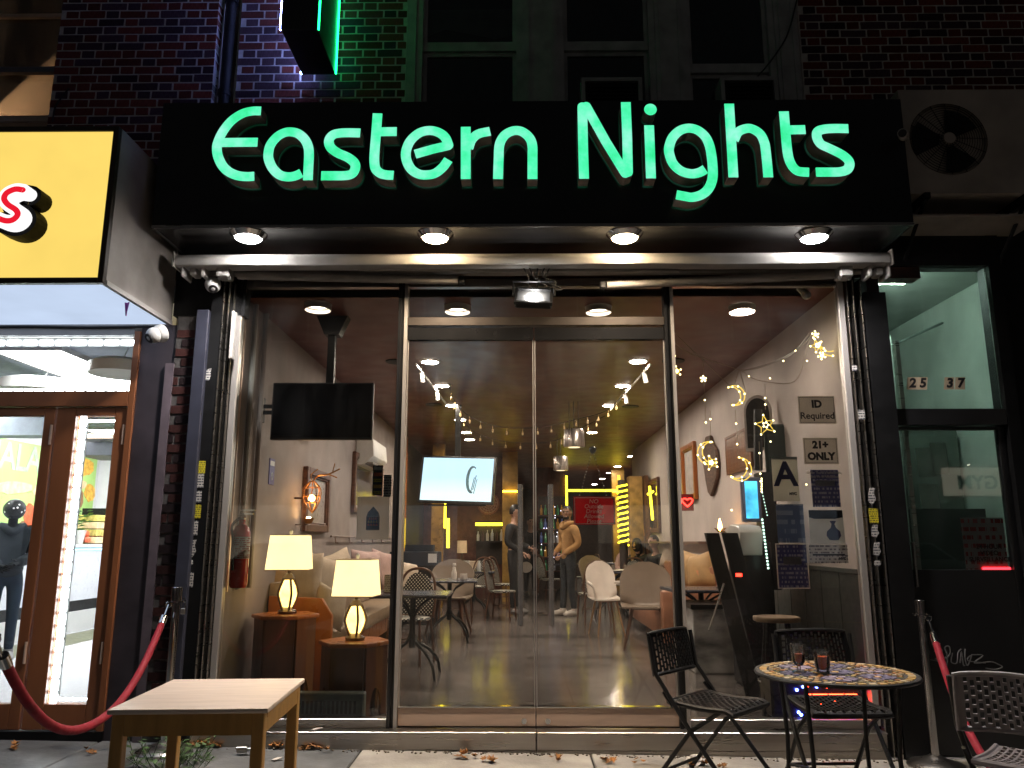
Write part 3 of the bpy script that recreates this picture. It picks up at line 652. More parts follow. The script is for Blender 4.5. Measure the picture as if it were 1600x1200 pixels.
p = PY(1260, 461, .12); MB().ball(p, .035, 12).tube([p, p+Vector((-.05, .0, .05)), p+Vector((-.055, .02, .1))], .022, 8).single('motion_sensor', M['white_plastic'], 'small white sensor inside the top corner of the right window', 'sensor')

# blade sign with coloured edge lights
bs = thing('blade_sign', 'black projecting sign with green edge lights seen from below', 'blade sign', (-1.53, -.35, 4.85))
x0, x1 = -1.66, -1.405; zb = 4.85
MB().box(x0, x1, -.64, -.10, zb, 6.2).build('box', M['black_panel'], bs, bevel=.004)
MB().tube([(-1.53, -.10, 5.2), (-1.53, .0, 5.2)], .03, 8).build('bracket', M['black_paint'], bs)
for (x, y, m) in ((x1+.006, -.105, 'led_green'), (x1+.006, -.632, 'led_green'), (x0-.006, -.105, 'led_violet'), (x0-.006, -.632, 'led_violet')):
    MB().box(x-.005, x+.005, y-.006, y+.006, zb+.005, 6.2).build('edge_light', M[m], bs)
MB().box(x0-.002, x0+.004, -.644, -.638, zb, 6.2).build('edge_trim', M['chrome'], bs)
p = PY(475, 130, -.05)

# ================================================================= condenser on a bracket at upper right
ac = thing('air_conditioner', 'grey outdoor air conditioner with round fan grille at the upper right', 'air conditioner', (3.45, -.3, 3.7))
ay0 = -.42
px0, px1 = PY(1412, 230, ay0).x, PY(1412, 230, ay0).x+.94; z0, z1 = PY(1500, 302, ay0).z, PY(1500, 140, ay0).z
M['ac_grey'] = mat('aged_cream_metal', (.36, .32, .28), .55, var=.2, scale=4, bump=.08, bscale=20)
fc = PY(1482, 217, ay0); fr = .27
# front panel with a round opening
cab = MB(); ang = [2*math.pi*i/40 for i in range(40)]
def sqp(a):
    c_, s_ = math.cos(a), math.sin(a); tx = ((px1-fc.x) if c_ > 0 else (fc.x-px0))/max(1e-6, abs(c_)); tz = ((z1-fc.z) if s_ > 0 else (fc.z-z0))/max(1e-6, abs(s_)); t_ = min(tx, tz)
    return (fc.x+c_*t_, ay0, fc.z+s_*t_)
ang = sorted(set(ang+[math.atan2(z-fc.z, x-fc.x) % (2*math.pi) for x in (px0, px1) for z in (z0, z1)])); k = len(ang)
cab.add([sqp(a) for a in ang]+[(fc.x+fr*math.cos(a), ay0, fc.z+fr*math.sin(a)) for a in ang]+[(fc.x+fr*math.cos(a), ay0+.05, fc.z+fr*math.sin(a)) for a in ang],
        [(i, (i+1) % k, (i+1) % k+k, i+k) for i in range(k)]+[(i+k, (i+1) % k+k, (i+1) % k+2*k, i+2*k) for i in range(k)])
cab.box(px0, px1, ay0+.051, ay0+.34, z0, z1)
cab.add([(px0, ay0, z0), (px0, ay0, z1), (px0, ay0+.051, z1), (px0, ay0+.051, z0)], [(0, 1, 2, 3)])
cab.add([(px0, ay0, z0), (px1, ay0, z0), (px1, ay0+.051, z0), (px0, ay0+.051, z0)], [(0, 1, 2, 3)])
cab.add([(px0, ay0, z1), (px1, ay0, z1), (px1, ay0+.051, z1), (px0, ay0+.051, z1)], [(0, 1, 2, 3)])
cab.build('cabinet', M['ac_grey'], ac, smooth=20)
gri = MB()
for r_ in [fr*(.14+.86*i/13) for i in range(14)]: gri.tube([(fc.x+r_*math.cos(2*math.pi*i/32), ay0-.012+.012*(r_/fr)**2, fc.z+r_*math.sin(2*math.pi*i/32)) for i in range(32)], .0022, 4, closed=True)
for i in range(16): a = 2*math.pi*i/16; gri.tube([(fc.x+.04*math.cos(a), ay0-.012, fc.z+.04*math.sin(a)), (fc.x+fr*math.cos(a), ay0, fc.z+fr*math.sin(a))], .0025, 4)
gri.build('grille', M['black_paint'], ac)
MB().tube([(fc.x, ay0-.018, fc.z), (fc.x, ay0+.02, fc.z)], .042, 18).build('hub', M['ac_grey'], ac)
fan = MB()
for i in range(3):
    a = 2*math.pi*i/3+.4
    fan.surf(lambda u, v, a=a: Vector((fc.x+(.05+.19*u)*math.cos(a+v*1.1), ay0+.02+.02*v, fc.z+(.05+.19*u)*math.sin(a+v*1.1))), 4, 5, .004)
fan.build('fan', M['black_rubber'], ac)
for xx in (px0+.1, px1-.14): MB().box(xx, xx+.04, ay0-.02, .0, z0-.04, z0).build('bracket', M['black_paint'], ac)
tr = MB().box(px0+.02, px1, ay0+.02, -.03, z0-.16, z0-.145, Matrix.Identity(4)); tr.build('drip_tray', M['ac_grey'], ac)
for xx in (px0+.12, px1-.12): MB().tube([(xx, ay0+.02, z0-.03), (xx, -.02, z0-.36)], .015, 6).build('strut', M['black_paint'], ac)

# ================================================================= numbered doorway at the right
dw = thing('doorway', 'dark street door with a greenish lit glass transom numbered 25 37', 'doorway', (3.1, 0, 0))
dx0, dx1 = PY(1366, 420, 0).x, PY(1538, 420, 0).x; tz1, tz0 = PY(1450, 418, 0).z, PY(1450, 640, 0).z
pz1, pz0 = PY(1480, 672, .02).z, PY(1480, 890, .02).z
MB().box(dx0-.09, dx0-.003, -.05, .1, -.06, 3.55).build('jamb', mat('dark_maroon_jamb', (.03, .012, .010), .35, var=.3), dw)
MB().box(dx1+.003, dx1+.09, -.05, .1, -.06, 3.55).build('jamb', M['black_paint'], dw)
MB().box(dx0-.003, dx1+.003, -.045, .1, tz1, 3.55).build('head', M['black_paint'], dw)
MB().box(dx0, dx1, -.045, .1, pz1+.028, tz0).build('transom_rail', M['black_panel'], dw, bevel=.003)
MB().box(dx0, dx1, -.004, .004, tz0, tz1).build('transom_pane', M['glass'], dw)
lf = thing_part('door_leaf', dw)
f = MB(); f.box(dx0, dx0+.05, .0, .045, -.02, pz1+.02); f.box(dx1-.05, dx1, .0, .045, -.02, pz1+.02); f.box(dx0+.05, dx1-.05, .0, .045, pz1, pz1+.02); f.box(dx0+.05, dx1-.05, .0, .045, -.02, pz0)
f.build('frame', M['black_panel'], lf, bevel=.003)
MB().box(dx0+.05, dx1-.05, .018, .024, pz0, pz1).build('pane', glassm('door_leaf_glass', dirt=.02, k=1.6), lf)
MB().tube([(dx0+.07, -.03, 1.05), (dx0+.07, -.03, 1.35)], .012, 8).build('handle', M['steel'], lf)
blk = MB().box(dx1+.09, 6.5, -.02, .0, -.1, 3.7); blk.build('side_wall', M['black_paint'], dw)
# hallway behind
M['hall'] = mat('greenish_hall_paint', (.50, .55, .50), .6, var=.12, scale=3)
hall = struct('hallway_walls')
h = MB(); h.box(dx0-.12, dx0-.10, .1, 3.6, -.05, 3.6); h.box(dx1+.55, dx1+.57, .1, 3.6, -.05, 3.6); h.box(dx0-.1, dx1+.55, 3.6, 3.62, -.05, 3.6); h.box(dx0-.1, dx1+.55, .1, 3.6, 3.55, 3.57)
h.box(dx0-.1, dx1+.55, .1, 3.6, -.06, -.04)
h.box(dx0+.02, dx0+.34, .55, .9, 0, 2.95)
h.build('wall', M['hall'], hall)
MB().box(dx0-.05, dx1+.5, 1.5, 1.55, 0, 2.33).build('shade_partition', mat('dimmed_hall_partition', (.09, .105, .09), .6), hall)  # partition raised and darkened so the lower door pane stays dim
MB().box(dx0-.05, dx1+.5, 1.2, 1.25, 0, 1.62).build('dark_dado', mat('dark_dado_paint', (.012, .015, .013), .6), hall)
cr = MB().tube([(dx0+.02, 1.0, 2.75), (dx1+.54, 1.6, 3.35)], .012, 6); cr.build('ceiling_crack_batten', mat('grey_batten', (.2, .24, .22), .7), hall)
MB().box(dx0+.345, dx0+.375, .5, .53, .2, 2.9).build('conduit', M['steel'], hall)
hl = thing('hall_lamp', 'dim greenish tube lamp inside the numbered doorway', 'tube lamp', (dx0+.2, .42, 3.35))
MB().tube([(dx0-.05, .42, 3.35), (dx0+.42, .42, 3.35)], .016, 8).build('tube', emi('greenish_tube', (.72, 1, .86), 330), hl)
MB().box(dx0-.08, dx0+.45, .40, .44, 3.37, 3.42).build('housing', M['white_alu'], hl)
# number stickers
M['tan'] = mat('tan_plate', (.50, .39, .27), .6, var=.12)
M['ink'] = mat('black_ink', (.012, .011, .012), .5)
for u, ch in ((1425, '2'), (1441, '5'), (1483, '3'), (1500, '7')):
    p = PY(u, 599, -.006); t = thing('number_plate', 'tan plate with a black slanted %s on the transom glass' % ch, 'number plate', (p.x, -.008, p.z-.05), group='number plates on the transom')
    MB().prism([(p.x-.042, p.z-.045), (p.x+.028, p.z-.045), (p.x+.042, p.z+.045), (p.x-.028, p.z+.045)], -.0075, -.005).build('plate', M['tan'], t, smooth=0)
    textmesh(ch, .092, .004, .0015, MT(p.x, -.0085, p.z), shear=.2).build('digit', M['ink'], t, smooth=0)
# papers taped behind the door glass
for u, v, w, h_, lab in ((1446, 722, .12, .20, 'curled sheet taped high inside the dark door'), (1468, 716, .11, .22, 'narrow sheet taped beside the curled sheet'), (1452, 775, .13, .17, 'lower paper sheet inside the dark door')):
    p = PY(u, v, .05); q = MB().surf(lambda a, c, p=p, w=w, h_=h_: Vector((p.x+(a-.5)*w+.01*(1-c), .06+.03*math.sin(a*3)*(1-c), p.z+(c-.5)*h_)), 4, 4, .001)
    q.single('paper_sheet', backlit(mat('hall_paper', (.62, .66, .62), .7), .6), lab, 'paper', 'papers inside the dark door')
p = PY(1545, 855, .03); q = MB().box(p.x-.17, p.x+.12, .032, .034, p.z-.17, p.z+.2)
q.single('camera_notice', printm('camera_notice_print', (.55, .53, .52), (.4, .04, .04), 18, 26, .5), 'white notice with dark and red lettering inside the dark door', 'notice')
textmesh('24 HOUR\nVIDEO\nSURVEILLANCE', .042, .001, .001, MT(p.x-.0, .030, p.z-.04)).single('notice_lettering', M['ink'], 'dark lettering on the white notice in the dark door', 'lettering')
rl = MB().box(p.x-.06, p.x+.13, .026, .03, p.z-.155, p.z-.135); rl.single('red_light_strip', emi('red_strip', (1, .02, .03), 9), 'short red light strip at the foot of the dark door glass', 'light strip')
# graffiti tag on the black panel
gp = MB()
for st in ([(1450,1030),(1452,1020),(1449,1011)],[(1460,1018),(1466,1013),(1472,1016),(1468,1026),(1461,1030),(1472,1031),(1478,1026)],[(1479,1045),(1480,1025),(1476,1012),(1483,1010),(1484,1022),(1478,1030)],[(1488,1020),(1486,1034),(1495,1036),(1497,1020),(1502,1014)],[(1500,1036),(1502,1018),(1505,1038),(1508,1040)],[(1508,1014),(1508,1030),(1512,1040),(1518,1024),(1512,1032),(1540,1036)],[(1518,1023),(1536,1024),(1522,1036),(1548,1034),(1560,1038),(1566,1042),(1556,1046),(1540,1044)],[(1450,1030),(1470,1034),(1480,1036)]):
    gp.tube(spl([PY(u, v, -.003) for u, v in st], 4), .0042, 4)
gp.single('graffiti_tag', mat('faded_white_marker', (.17, .165, .16), .7), 'pale scrawled graffiti tag on the black panel by the doorway', 'graffiti')
# ================================================================= neighbouring take-away at the left
M['brown_frame'] = mat('brown_painted_timber', (.30, .105, .040), .42, var=.2, scale=4, stretch=(1, 1, .2), bump=.1, bscale=30)
M['dark_jamb'] = mat('dark_aubergine_jamb', (.045, .035, .042), .55, var=.3, scale=5)
M['sign_side'] = mat('dirty_sign_side', (.30, .27, .25), .6, var=.35, scale=2.2, bump=.1, bscale=6)
M['soffit_white'] = emi('lit_white_soffit', (.64, .77, 1.0), .88, var=.06, scale=2)
YY = -.97
yx1 = -2.53; yz0, yz1 = 2.89, 3.93
ys = thing('shop_sign', 'yellow lit sign box with a red and white letter s at its end', 'shop sign', (-4.5, YY, yz0))
MB().box(-7.5, yx1-.03, YY, YY+.01, yz0+.035, yz1-.03).build('lit_face', M['amber_face'], ys)
f = MB(); f.frame(-7.53, yx1, yz0, yz1, .035, YY-.012, YY+.03); f.build('rim', mat('dark_bronze_rim', (.03, .02, .012), .4), ys, bevel=.003)
MB().box(yx1-.02, yx1, YY+.03, -.02, yz0+.03, yz1).build('end_panel', M['sign_side'], ys)
MB().box(yx1-.022, yx1+.006, YY+.03, -.02, yz0, yz0+.03).build('bottom_trim', M['white_alu'], ys)
MB().box(-7.53, yx1-.02, YY+.03, -.02, yz1-.02, yz1).build('top_panel', M['sign_side'], ys)
MB().box(-7.53, yx1-.022, YY+.03, -.02, yz0+.01, yz0+.03).build('soffit', M['soffit_white'], ys)
yf = YY-.20
sp_ = spl([PY(u, v, yf) for u, v in ((36, 297), (24, 296), (11, 302), (7, 311), (13, 320), (25, 328), (28, 336), (20, 344), (8, 345), (-8, 339))], 4)
def blob(path, hw, y0, y1, k=14):
    """rounded stroke as a chain of overlapping short capsules, one outline"""
    P = [Vector((p.x, p.z)) for p in path]; n = len(P); Lp = []; Rp = []
    for i in range(n):
        t = (P[min(i+1, n-1)]-P[max(i-1, 0)]).normalized(); nn = Vector((-t.y, t.x)); Lp.append(P[i]+nn*hw); Rp.append(P[i]-nn*hw)
    b = MB()
    for i in range(n-1): b.add([(q.x, y0, q.y) for q in (Lp[i], Lp[i+1], Rp[i+1], Rp[i])], [(0, 1, 2, 3)])
    for i in range(n-1):
        for A in (Lp, Rp): b.add([(A[i].x, y0, A[i].y), (A[i+1].x, y0, A[i+1].y), (A[i+1].x, y1, A[i+1].y), (A[i].x, y1, A[i].y)], [(0, 1, 2, 3)])
    for c, sgn in ((P[0], -1), (P[-1], 1)):
        t = (P[1]-P[0] if sgn < 0 else P[-1]-P[-2]).normalized()*sgn; nn = Vector((-t.y, t.x))
        arc = [c+nn*hw*math.cos(math.pi*j/10)+t*hw*math.sin(math.pi*j/10) for j in range(11)]
        b.add([(q.x, y0+.0004, q.y) for q in arc], [tuple(range(11))])
        for j in range(10): b.add([(arc[j].x, y0, arc[j].y), (arc[j+1].x, y0, arc[j+1].y), (arc[j+1].x, y1, arc[j+1].y), (arc[j].x, y1, arc[j].y)], [(0, 1, 2, 3)])
    return b
lt = thing_part('letter', ys); lt['label'] = 'red script letter s with white outline'
blob(sp_, .064, yf+.075, YY-.01).build('return', mat('matt_black_return', (.002, .002, .002), .6, spec=.1), lt, smooth=0)
blob(sp_, .039, yf, yf+.075).build('outline', M['white_lit'], lt, smooth=0)
blob(sp_, .017, yf-.006, yf-.001).build('stroke', M['red_print'], lt, smooth=0)
# fabric pennant scrap under the canopy corner
p = PY(199, 475, -.55); b = MB().surf(lambda u, v: Vector((p.x+(u-.5)*.05*(1-v*.8), p.y+.01*math.sin(u*5), p.z+.05-v*.13)), 4, 6, .001)
b.single('pennant_scrap', mat('purple_cloth', (.30, .07, .30), .8), 'small purple scrap of bunting under the yellow sign corner', 'bunting')

ls = thing('take_away_storefront', 'brown timber take-away front edged with white light tape', 'shop front', (-4, 0, 0))
jx0, jx1 = -2.735, -2.475
MB().box(jx0+.0, jx1, -.03, .12, 0.05, 2.89).build('jamb', M['dark_jamb'], ls)
MB().box(jx1-.055, jx1+.004, -.06, -.03, .05, 2.6).build('jamb_strip', mat('dusty_violet_trim', (.13, .10, .115), .5), ls)
fx1 = jx0
f = MB(); f.box(fx1-.045, fx1, -.05, .06, .13, 2.84); f.build('frame_post', M['brown_frame'], ls, bevel=.004)
MB().box(-7.4, fx1-.045, -.05, .06, 2.29, 2.40).build('frame_rail', M['brown_frame'], ls, bevel=.004)
MB().box(-7.4, fx1-.045, -.05, .06, 2.81, 2.89).build('frame_head', M['white_alu'], ls)
MB().box(-7.4, fx1-.045, -.004, .004, 2.40, 2.81).build('transom_pane', M['glass'], ls)
leafx = [(-4.32, -3.30), (-3.285, fx1-.05)]
def leaf(x0, x1, sl, sr):
    d = thing_part('door', ls); 
    b = MB(); b.box(x0, x0+sl, -.03, .03, .135, 2.285); b.box(x1-sr, x1, -.03, .03, .135, 2.285); b.box(x0+sl, x1-sr, -.03, .03, 2.225, 2.285); b.box(x0+sl, x1-sr, -.03, .03, .135, .295)
    b.build('frame', M['brown_frame'], d, bevel=.004)
    MB().box(x0+sl, x1-sr, -.004, .004, .295, 2.225).build('pane', M['glass'], d)
    for z in (.55, 2.02): MB().tube([(x1-.012, -.034, z), (x1-.012, -.034, z+.14)], .009, 8).build('hinge', M['copper_steel'], d)
    return d
leaf(*leafx[0], .09, .075); leaf(*leafx[1], .135, .085)
leaf(-5.4, -4.335, .09, .09)
MB().box(-7.4, -5.415, -.03, .03, .135, 2.285).build('side_panel', M['brown_frame'], ls)
MB().box(-7.4, fx1, -.05, .06, -.02, .128).build('plinth', M['black_paint'], ls)
def ledrun(a, b, lab, step=.075, w=.014, back=True):
    a, b = Vector(a), Vector(b); n = int((b-a).length/step); d = (b-a).normalized(); t = thing('light_tape', lab, 'light tape', (a+b)/2, group='white light tapes round the take-away glass')
    q = MB(); al = abs(d.x) > .5
    for i in range(n+1):
        c = a+d*step*i
        q.cbox(c, ((step*.8, .004, w) if al else (w, .004, step*.8)))
    q.build('diodes', M['led_white'], t, kind='stuff')
    if back:
        c = (a+b)/2; L = (b-a).length
        MB().cbox(c+Vector((0, .006, 0)), ((L, .006, w*1.7) if al else (w*1.7, .006, L))).build('tape', M['white_plastic'], t)
lx0, lx1 = leafx[1][0]+.135, leafx[1][1]-.085
ledrun((-4.9, .03, 2.775), (fx1-.06, .03, 2.775), 'white light tape along the top of the take-away transom', .12, .034)
ledrun((-4.9, .03, 2.425), (fx1-.06, .03, 2.425), 'white light tape along the foot of the take-away transom')
ledrun((lx0+.03, .02, .32), (lx0+.03, .02, 2.20), 'upright white light tape down the left edge of the take-away door glass', .085, .042)
ledrun((lx0+.06, .02, 2.195), (lx1-.01, .02, 2.195), 'white light tape along the top of the take-away door glass', .06)
ledrun((lx0+.06, .02, .318), (lx1-.02, .02, .318), 'white light tape along the foot of the take-away door glass', .06)
ledrun((lx1-.012, .02, 2.05), (lx1-.012, .02, 2.17), 'short light tape in the top right corner of the take-away door glass', .06)
cbl = MB().tube(spl([(-5, -.06, 2.875), (-4.2, -.06, 2.868), (-3.6, -.06, 2.874), (-3.1, -.06, 2.866), (-2.6, -.06, 2.872)], 5), .010, 6)
cbl.single('cable', M['cable'], 'dark cable tied along the top of the take-away front', 'cable')
# interior
M['ta_white'] = mat('glossy_white_wall', (.80, .79, .80), .35, var=.04)
M['ta_floor'] = mat('white_terrazzo', (.72, .70, .74), .22, var=.06, scale=20)
M['ta_ceiling'] = mat('grey_blue_ceiling', (.16, .18, .22), .6, var=.15)
rm_ = struct('take_away_interior')
w = MB(); w.box(-7.1, -7.0, .1, 7.6, .1, 3.1); w.box(-7.0, -2.45, 7.5, 7.6, .1, 3.1); w.build('wall', M['ta_white'], rm_)
MB().box(-2.62, -2.56, .12, 7.5, .1, 3.1).build('side_wall', M['ta_white'], rm_)
MB().box(-7.1, -2.5, .061, 7.6, .04, .12).build('floor', M['ta_floor'], rm_)
MB().box(-7.0, -2.62, .1, 7.5, 3.02, 3.1).build('ceiling', M['ta_ceiling'], rm_)
MB().box(-6.08, -5.45, .2, 7.4, .12, .124).build('floor_stripe', mat('olive_floor_tile', (.13, .13, .075), .35), rm_)
MB().box(-7.0, -5.2, 3.4, 3.7, 2.55, 3.02).build('beam', M['ta_ceiling'], rm_)
co = thing('service_counter', 'long white glowing service counter inside the take-away', 'counter', (-6.4, 4, .12))
MB().box(-6.7, -6.15, 1.2, 7.4, .55, 1.27).build('body', mat('white_counter_front', (.82, .82, .90), .3, var=.03), co)
MB().box(-6.72, -6.1, 1.2, 7.4, 1.27, 1.31).build('top', M['ta_white'], co)
MB().box(-6.66, -6.2, 1.2, 7.4, .40, .55).build('kick_strip', M['black_paint'], co)
MB().box(-6.66, -6.16, 1.2, 7.4, .12, .40).build('base', M['ta_white'], co)
MB().box(-6.148, -6.142, 1.2, 7.4, 1.23, 1.25).build('light_strip', emi('cyan_strip', (.35, .85, 1), 5), co)
for (x, y, sx, sy) in ((-4.3, 2.2, .3, 1.1), (-4.3, 5.2, .3, 1.1), (-6.2, 3.6, .3, 1.6), (-5.6, 6.3, .9, .3)):
    t = thing('ceiling_panel_light', 'bright ceiling panel light inside the take-away', 'ceiling light', (x, y, 2.98), group='ceiling panel lights in the take-away')
    MB().box(x-sx, x+sx, y-sy, y+sy, 2.985, 3.0).build('diffuser', emi('panel_diffuser', (.97, .98, 1), 32), t)
    MB().frame(-sx-.03, sx+.03, -sy-.03, sy+.03, .03, -.02, .02, MT(x, y, 3.0, rx=math.pi/2)).build('frame', M['white_alu'], t)
for u, v, y, rr, lab in ((190, 575, 1.1, .26, 'white drum lamp behind the take-away transom near the corner camera'), (66, 606, 2.0, .42, 'wide white drum lamp low behind the take-away transom')):
    p = PY(u, v, y); t = thing('drum_lamp', lab, 'ceiling lamp', p, group='white drum lamps in the take-away')
    MB().lathe([(rr, -.06), (rr, .03), (rr*.8, .06), (.02, .07)], p, 28).build('shade', M['white_plastic'], t)
    MB().tube([p+Vector((0, 0, .07)), Vector((p.x+.05, p.y, 3.02))], .006, 6).build('cord', M['white_plastic'], t)
# menu wall
M['lime'] = mat('lime_menu_board', (.42, .66, .20), .4, var=.12, scale=1.5)
mw = thing('menu_wall', 'lime green menu wall with pale letters inside the take-away', 'menu wall', (-6.98, 4.5, 1.5))
MB().box(-6.995, -6.975, 1.5, 7.38, 1.35, 2.72).build('board', M['lime'], mw)
Q = lambda u, v: PX(u, v, -6.97)
q0, q1 = Q(-22, 712), Q(48, 722)
ty = (q0.y+q1.y)/2
tm = textmesh('HALAL', .52, .008, .004, MT(-6.972, ty+.2, q1.z+.02, rz=R(90)), space=.95); tm.build('lettering', mat('silver_letter', (.42, .55, .38), .4), mw)
M['food_red'] = mat('printed_tomato', (.75, .14, .06), .5, var=.4, scale=14); M['food_gold'] = mat('printed_fries', (.80, .42, .06), .5, var=.4, scale=18); M['food_meat'] = mat('printed_meat', (.28, .13, .06), .6, var=.5, scale=16); M['food_pale'] = mat('printed_bun', (.85, .60, .35), .5, var=.3, scale=10)
for u, v, ru, rv, m in ((20, 762, 30, 10, 'food_pale'), (132, 730, 14, 14, 'food_gold'), (123, 778, 7, 17, 'food_meat'), (123, 757, 12, 8, 'food_pale'), (47, 808, 9, 22, 'food_red'), (48, 838, 10, 18, 'food_gold'), (105, 785, 6, 14, 'food_red'), (140, 770, 8, 14, 'food_gold'), (58, 768, 6, 9, 'food_pale'), (36, 828, 8, 14, 'food_meat')):
    ring = [Q(u+ru*math.cos(a*.45)*(1+.15*math.sin(a*2.1)), v+rv*math.sin(a*.45)*(1+.12*math.cos(a*3))) for a in range(14)]; n = len(ring)
    b = MB(); b.add([(-6.974, p.y, p.z) for p in ring]+[(-6.968, p.y, p.z) for p in ring], [tuple(range(n)), tuple(range(n, 2*n))]+[(i, (i+1) % n, (i+1) % n+n, i+n) for i in range(n)])
    b.build('food_print', M[m], mw, smooth=0)
p = PX(160, 815, -6.3); fr_ = thing('steel_fridge', 'tall steel fridge at the back of the take-away', 'fridge', (-6.4, 7.0, .12))
MB().box(-6.85, -5.7, 6.9, 7.4, .12, 1.72).build('cabinet', M['steel'], fr_, bevel=.01)
MB().box(-6.85, -5.7, 6.86, 6.9, 1.74, 1.86).build('vent', M['black_paint'], fr_)
MB().box(-6.28, -6.26, 6.88, 6.9, .2, 1.6).build('door_gap', M['black_rubber'], fr_)
p = PX(157, 682, -5.6); MB().box(-5.8, -5.2, p.y-.05, p.y+.05, p.z-.03, p.z+.03).single('wooden_batten', M['copper_steel'], 'wooden batten hung near the ceiling of the take-away', 'batten')
MB().box(-5.98, -5.1, p.y+.1, p.y+.8, p.z-.24, p.z-.06).single('extractor_hood', mat('dark_hood', (.05, .05, .065), .4, metal=.3), 'dark extractor hood hanging at the back of the take-away', 'extractor hood')
# things on the counter
def ctr(u, y): 
    d = ray(u, 850); return PY(u, 850, y)
for i, (u, lab) in enumerate(((104, 'leafy plant in a pale box on the take-away counter'), (121, 'second leafy plant in a white box on the take-away counter'))):
    x = -6.35; p = PX(u, 850, x); t = thing('potted_plant', lab, 'potted plant', (x, p.y, 1.31))
    MB().lathe([(.07, 0), (.10, .2), (.09, .2), (.06, .18)], (x, p.y, 1.31), 14).build('pot', M['white_plastic'], t)
    lv = MB(); rr = random.Random(i)
    for k in range(26):
        a = rr.uniform(0, 6.28); r_ = rr.uniform(.02, .16); z = 1.5+rr.uniform(0, .28); c = Vector((x+r_*math.cos(a), p.y+r_*math.sin(a), z)); s_ = .05
        lv.add([c+Vector((-s_, 0, 0)), c+Vector((0, s_*.5, .01)), c+Vector((s_, 0, .02)), c+Vector((0, -s_*.4, .03))], [(0, 1, 2, 3)])
    lv.build('leaves', mat('plant_leaf_mix', (.06, .16, .03), .6, var=.5, scale=20) if i == 0 else bpy.data.materials['plant_leaf_mix'], t, kind='stuff')
x = -6.3; p = PX(143, 850, x); t = thing('snack_display', 'stacked yellow snack boxes on the take-away counter', 'display', (x, p.y, 1.31))
for k in range(4): MB().cbox((x, p.y, 1.37+k*.105), (.3, .36, .09)).build('box', mat('snack_box_a', (.55, .45, .12), .5, var=.5, scale=30) if k % 2 else M['food_pale'], t, bevel=.006)
t = thing('flower_crate', 'orange and green produce piled on the take-away counter', 'produce', (-6.35, PX(110, 850, -6.35).y+.4, 1.31))
q = MB(); rr = random.Random(3)
for k in range(26): q.ball((-6.35+rr.uniform(-.14, .14), PX(110, 850, -6.35).y+.4+rr.uniform(-.2, .2), 1.36+rr.uniform(0, .12)), .045, 7)
q.build('fruit', M['food_red'], t, kind='stuff')

# neighbouring upstairs window (lit room) at upper left
nb = thing('neighbour_building', 'beige upper storey with a warm lit window above the yellow sign', 'building', (-5, 0, 3.9))
M['beige_wall'] = mat('beige_plaster', (.42, .30, .21), .8, var=.2, scale=3)
MB().box(-9, -4.75, .0, .2, 3.0, ZT).build('wall', M['beige_wall'], nb)
MB().box(-4.75, -3.56, .0, .2, 3.0, 4.52).build('wall', M['beige_wall'], nb)
MB().box(-4.75, -3.56, .0, .2, 6.05, ZT).build('wall', M['beige_wall'], nb)
wn = thing_part('window', nb)
zz = PY(70, 18, 0).z; zs_ = PY(60, 105, 0).z
f = MB(); f.frame(-4.75, -3.565, 4.52, 6.05, .05, -.02, .08); f.build('frame', mat('cream_window_paint', (.5, .40, .32), .5), wn)
f = MB(); f.box(-4.7, -3.615, .02, .06, zs_-.03, zs_+.02); f.build('sash', mat('slate_sash', (.10, .11, .15), .5), wn)
f = MB(); f.box(-4.7, -3.615, .05, .08, zz-.01, zz+.02); f.build('muntin', bpy.data.materials['cream_window_paint'], wn)
MB().box(-4.7, -3.615, .085, .09, 4.57, 6.0).build('pane', M['window_glass'], wn)
b = MB(); b.box(-6.0, -3.2, .75, .77, 4.3, 6.2); b.box(-5.4, -4.7, .3, 1.5, 4.3, 4.32); b.box(-3.2, -3.18, .2, 1.1, 4.3, 6.2); b.box(-5.4, -3.2, .2, 1.1, 6.18, 6.2)
b.build('room_wall', M['beige_wall'], nb)
t = thing('room_fill_lamp', 'unseen warm lamp added inside the upper left window to light the room', 'lamp', (-4.95, .42, 4.32))  # unseen lamp, added to light the back wall of this room
MB().lathe([(.09, .0), (.06, .14)], (-4.95, .42, 5.0), 16).build('lamp_shade', emi('room_fill_glow', (1, .66, .42), 170), t)
MB().tube([(-4.95, .42, 4.32), (-4.95, .42, 5.0)], .012, 8).build('stem', M['black_paint'], t)
MB().tube(spl([PY(82, 190, -.2), PY(86, 168, -.15), PY(98, 150, -.12), PY(108, 138, -.13)], 5), .006, 6).single('cable', M['cable'], 'black cable looping off the lit window at upper left', 'cable')
# ================================================================= the lounge seen through the glass
D = lambda u, v, dist: PY(u, v, dist-5.5)
LW, RW, ZC = -2.12, 2.36, 3.2
M['wall_l'] = mat('warm_grey_plaster', (.27, .222, .205), .7, var=.14, scale=2.2, bump=.12, bscale=18)
M['wall_r'] = mat('pale_plaster', (.53, .465, .44), .75, var=.12, scale=2, bump=.3, bscale=9)
M['ceil'] = mat('dark_brown_ceiling', (.125, .036, .024), .42, spec=.35, var=.25, scale=2)
M['plank'] = mat('dark_oak_plank', (.125, .108, .100), .16, var=.3, scale=6, stretch=(.5, 4, 1), rand=.3, rvar=.3)
M['brick_in'] = mat('dark_inner_brick', (.11, .04, .03), .8, var=.35, scale=8, bump=.4)
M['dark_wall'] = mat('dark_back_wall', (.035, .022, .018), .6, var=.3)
room = struct('lounge_walls')
MB().box(LW-.08, LW, .04, 8.6, ZF-.1, ZC).build('left_wall', M['wall_l'], room)
MB().box(RW, RW+.08, .05, 11.0, ZF-.1, ZC).build('right_wall', M['wall_r'], room)
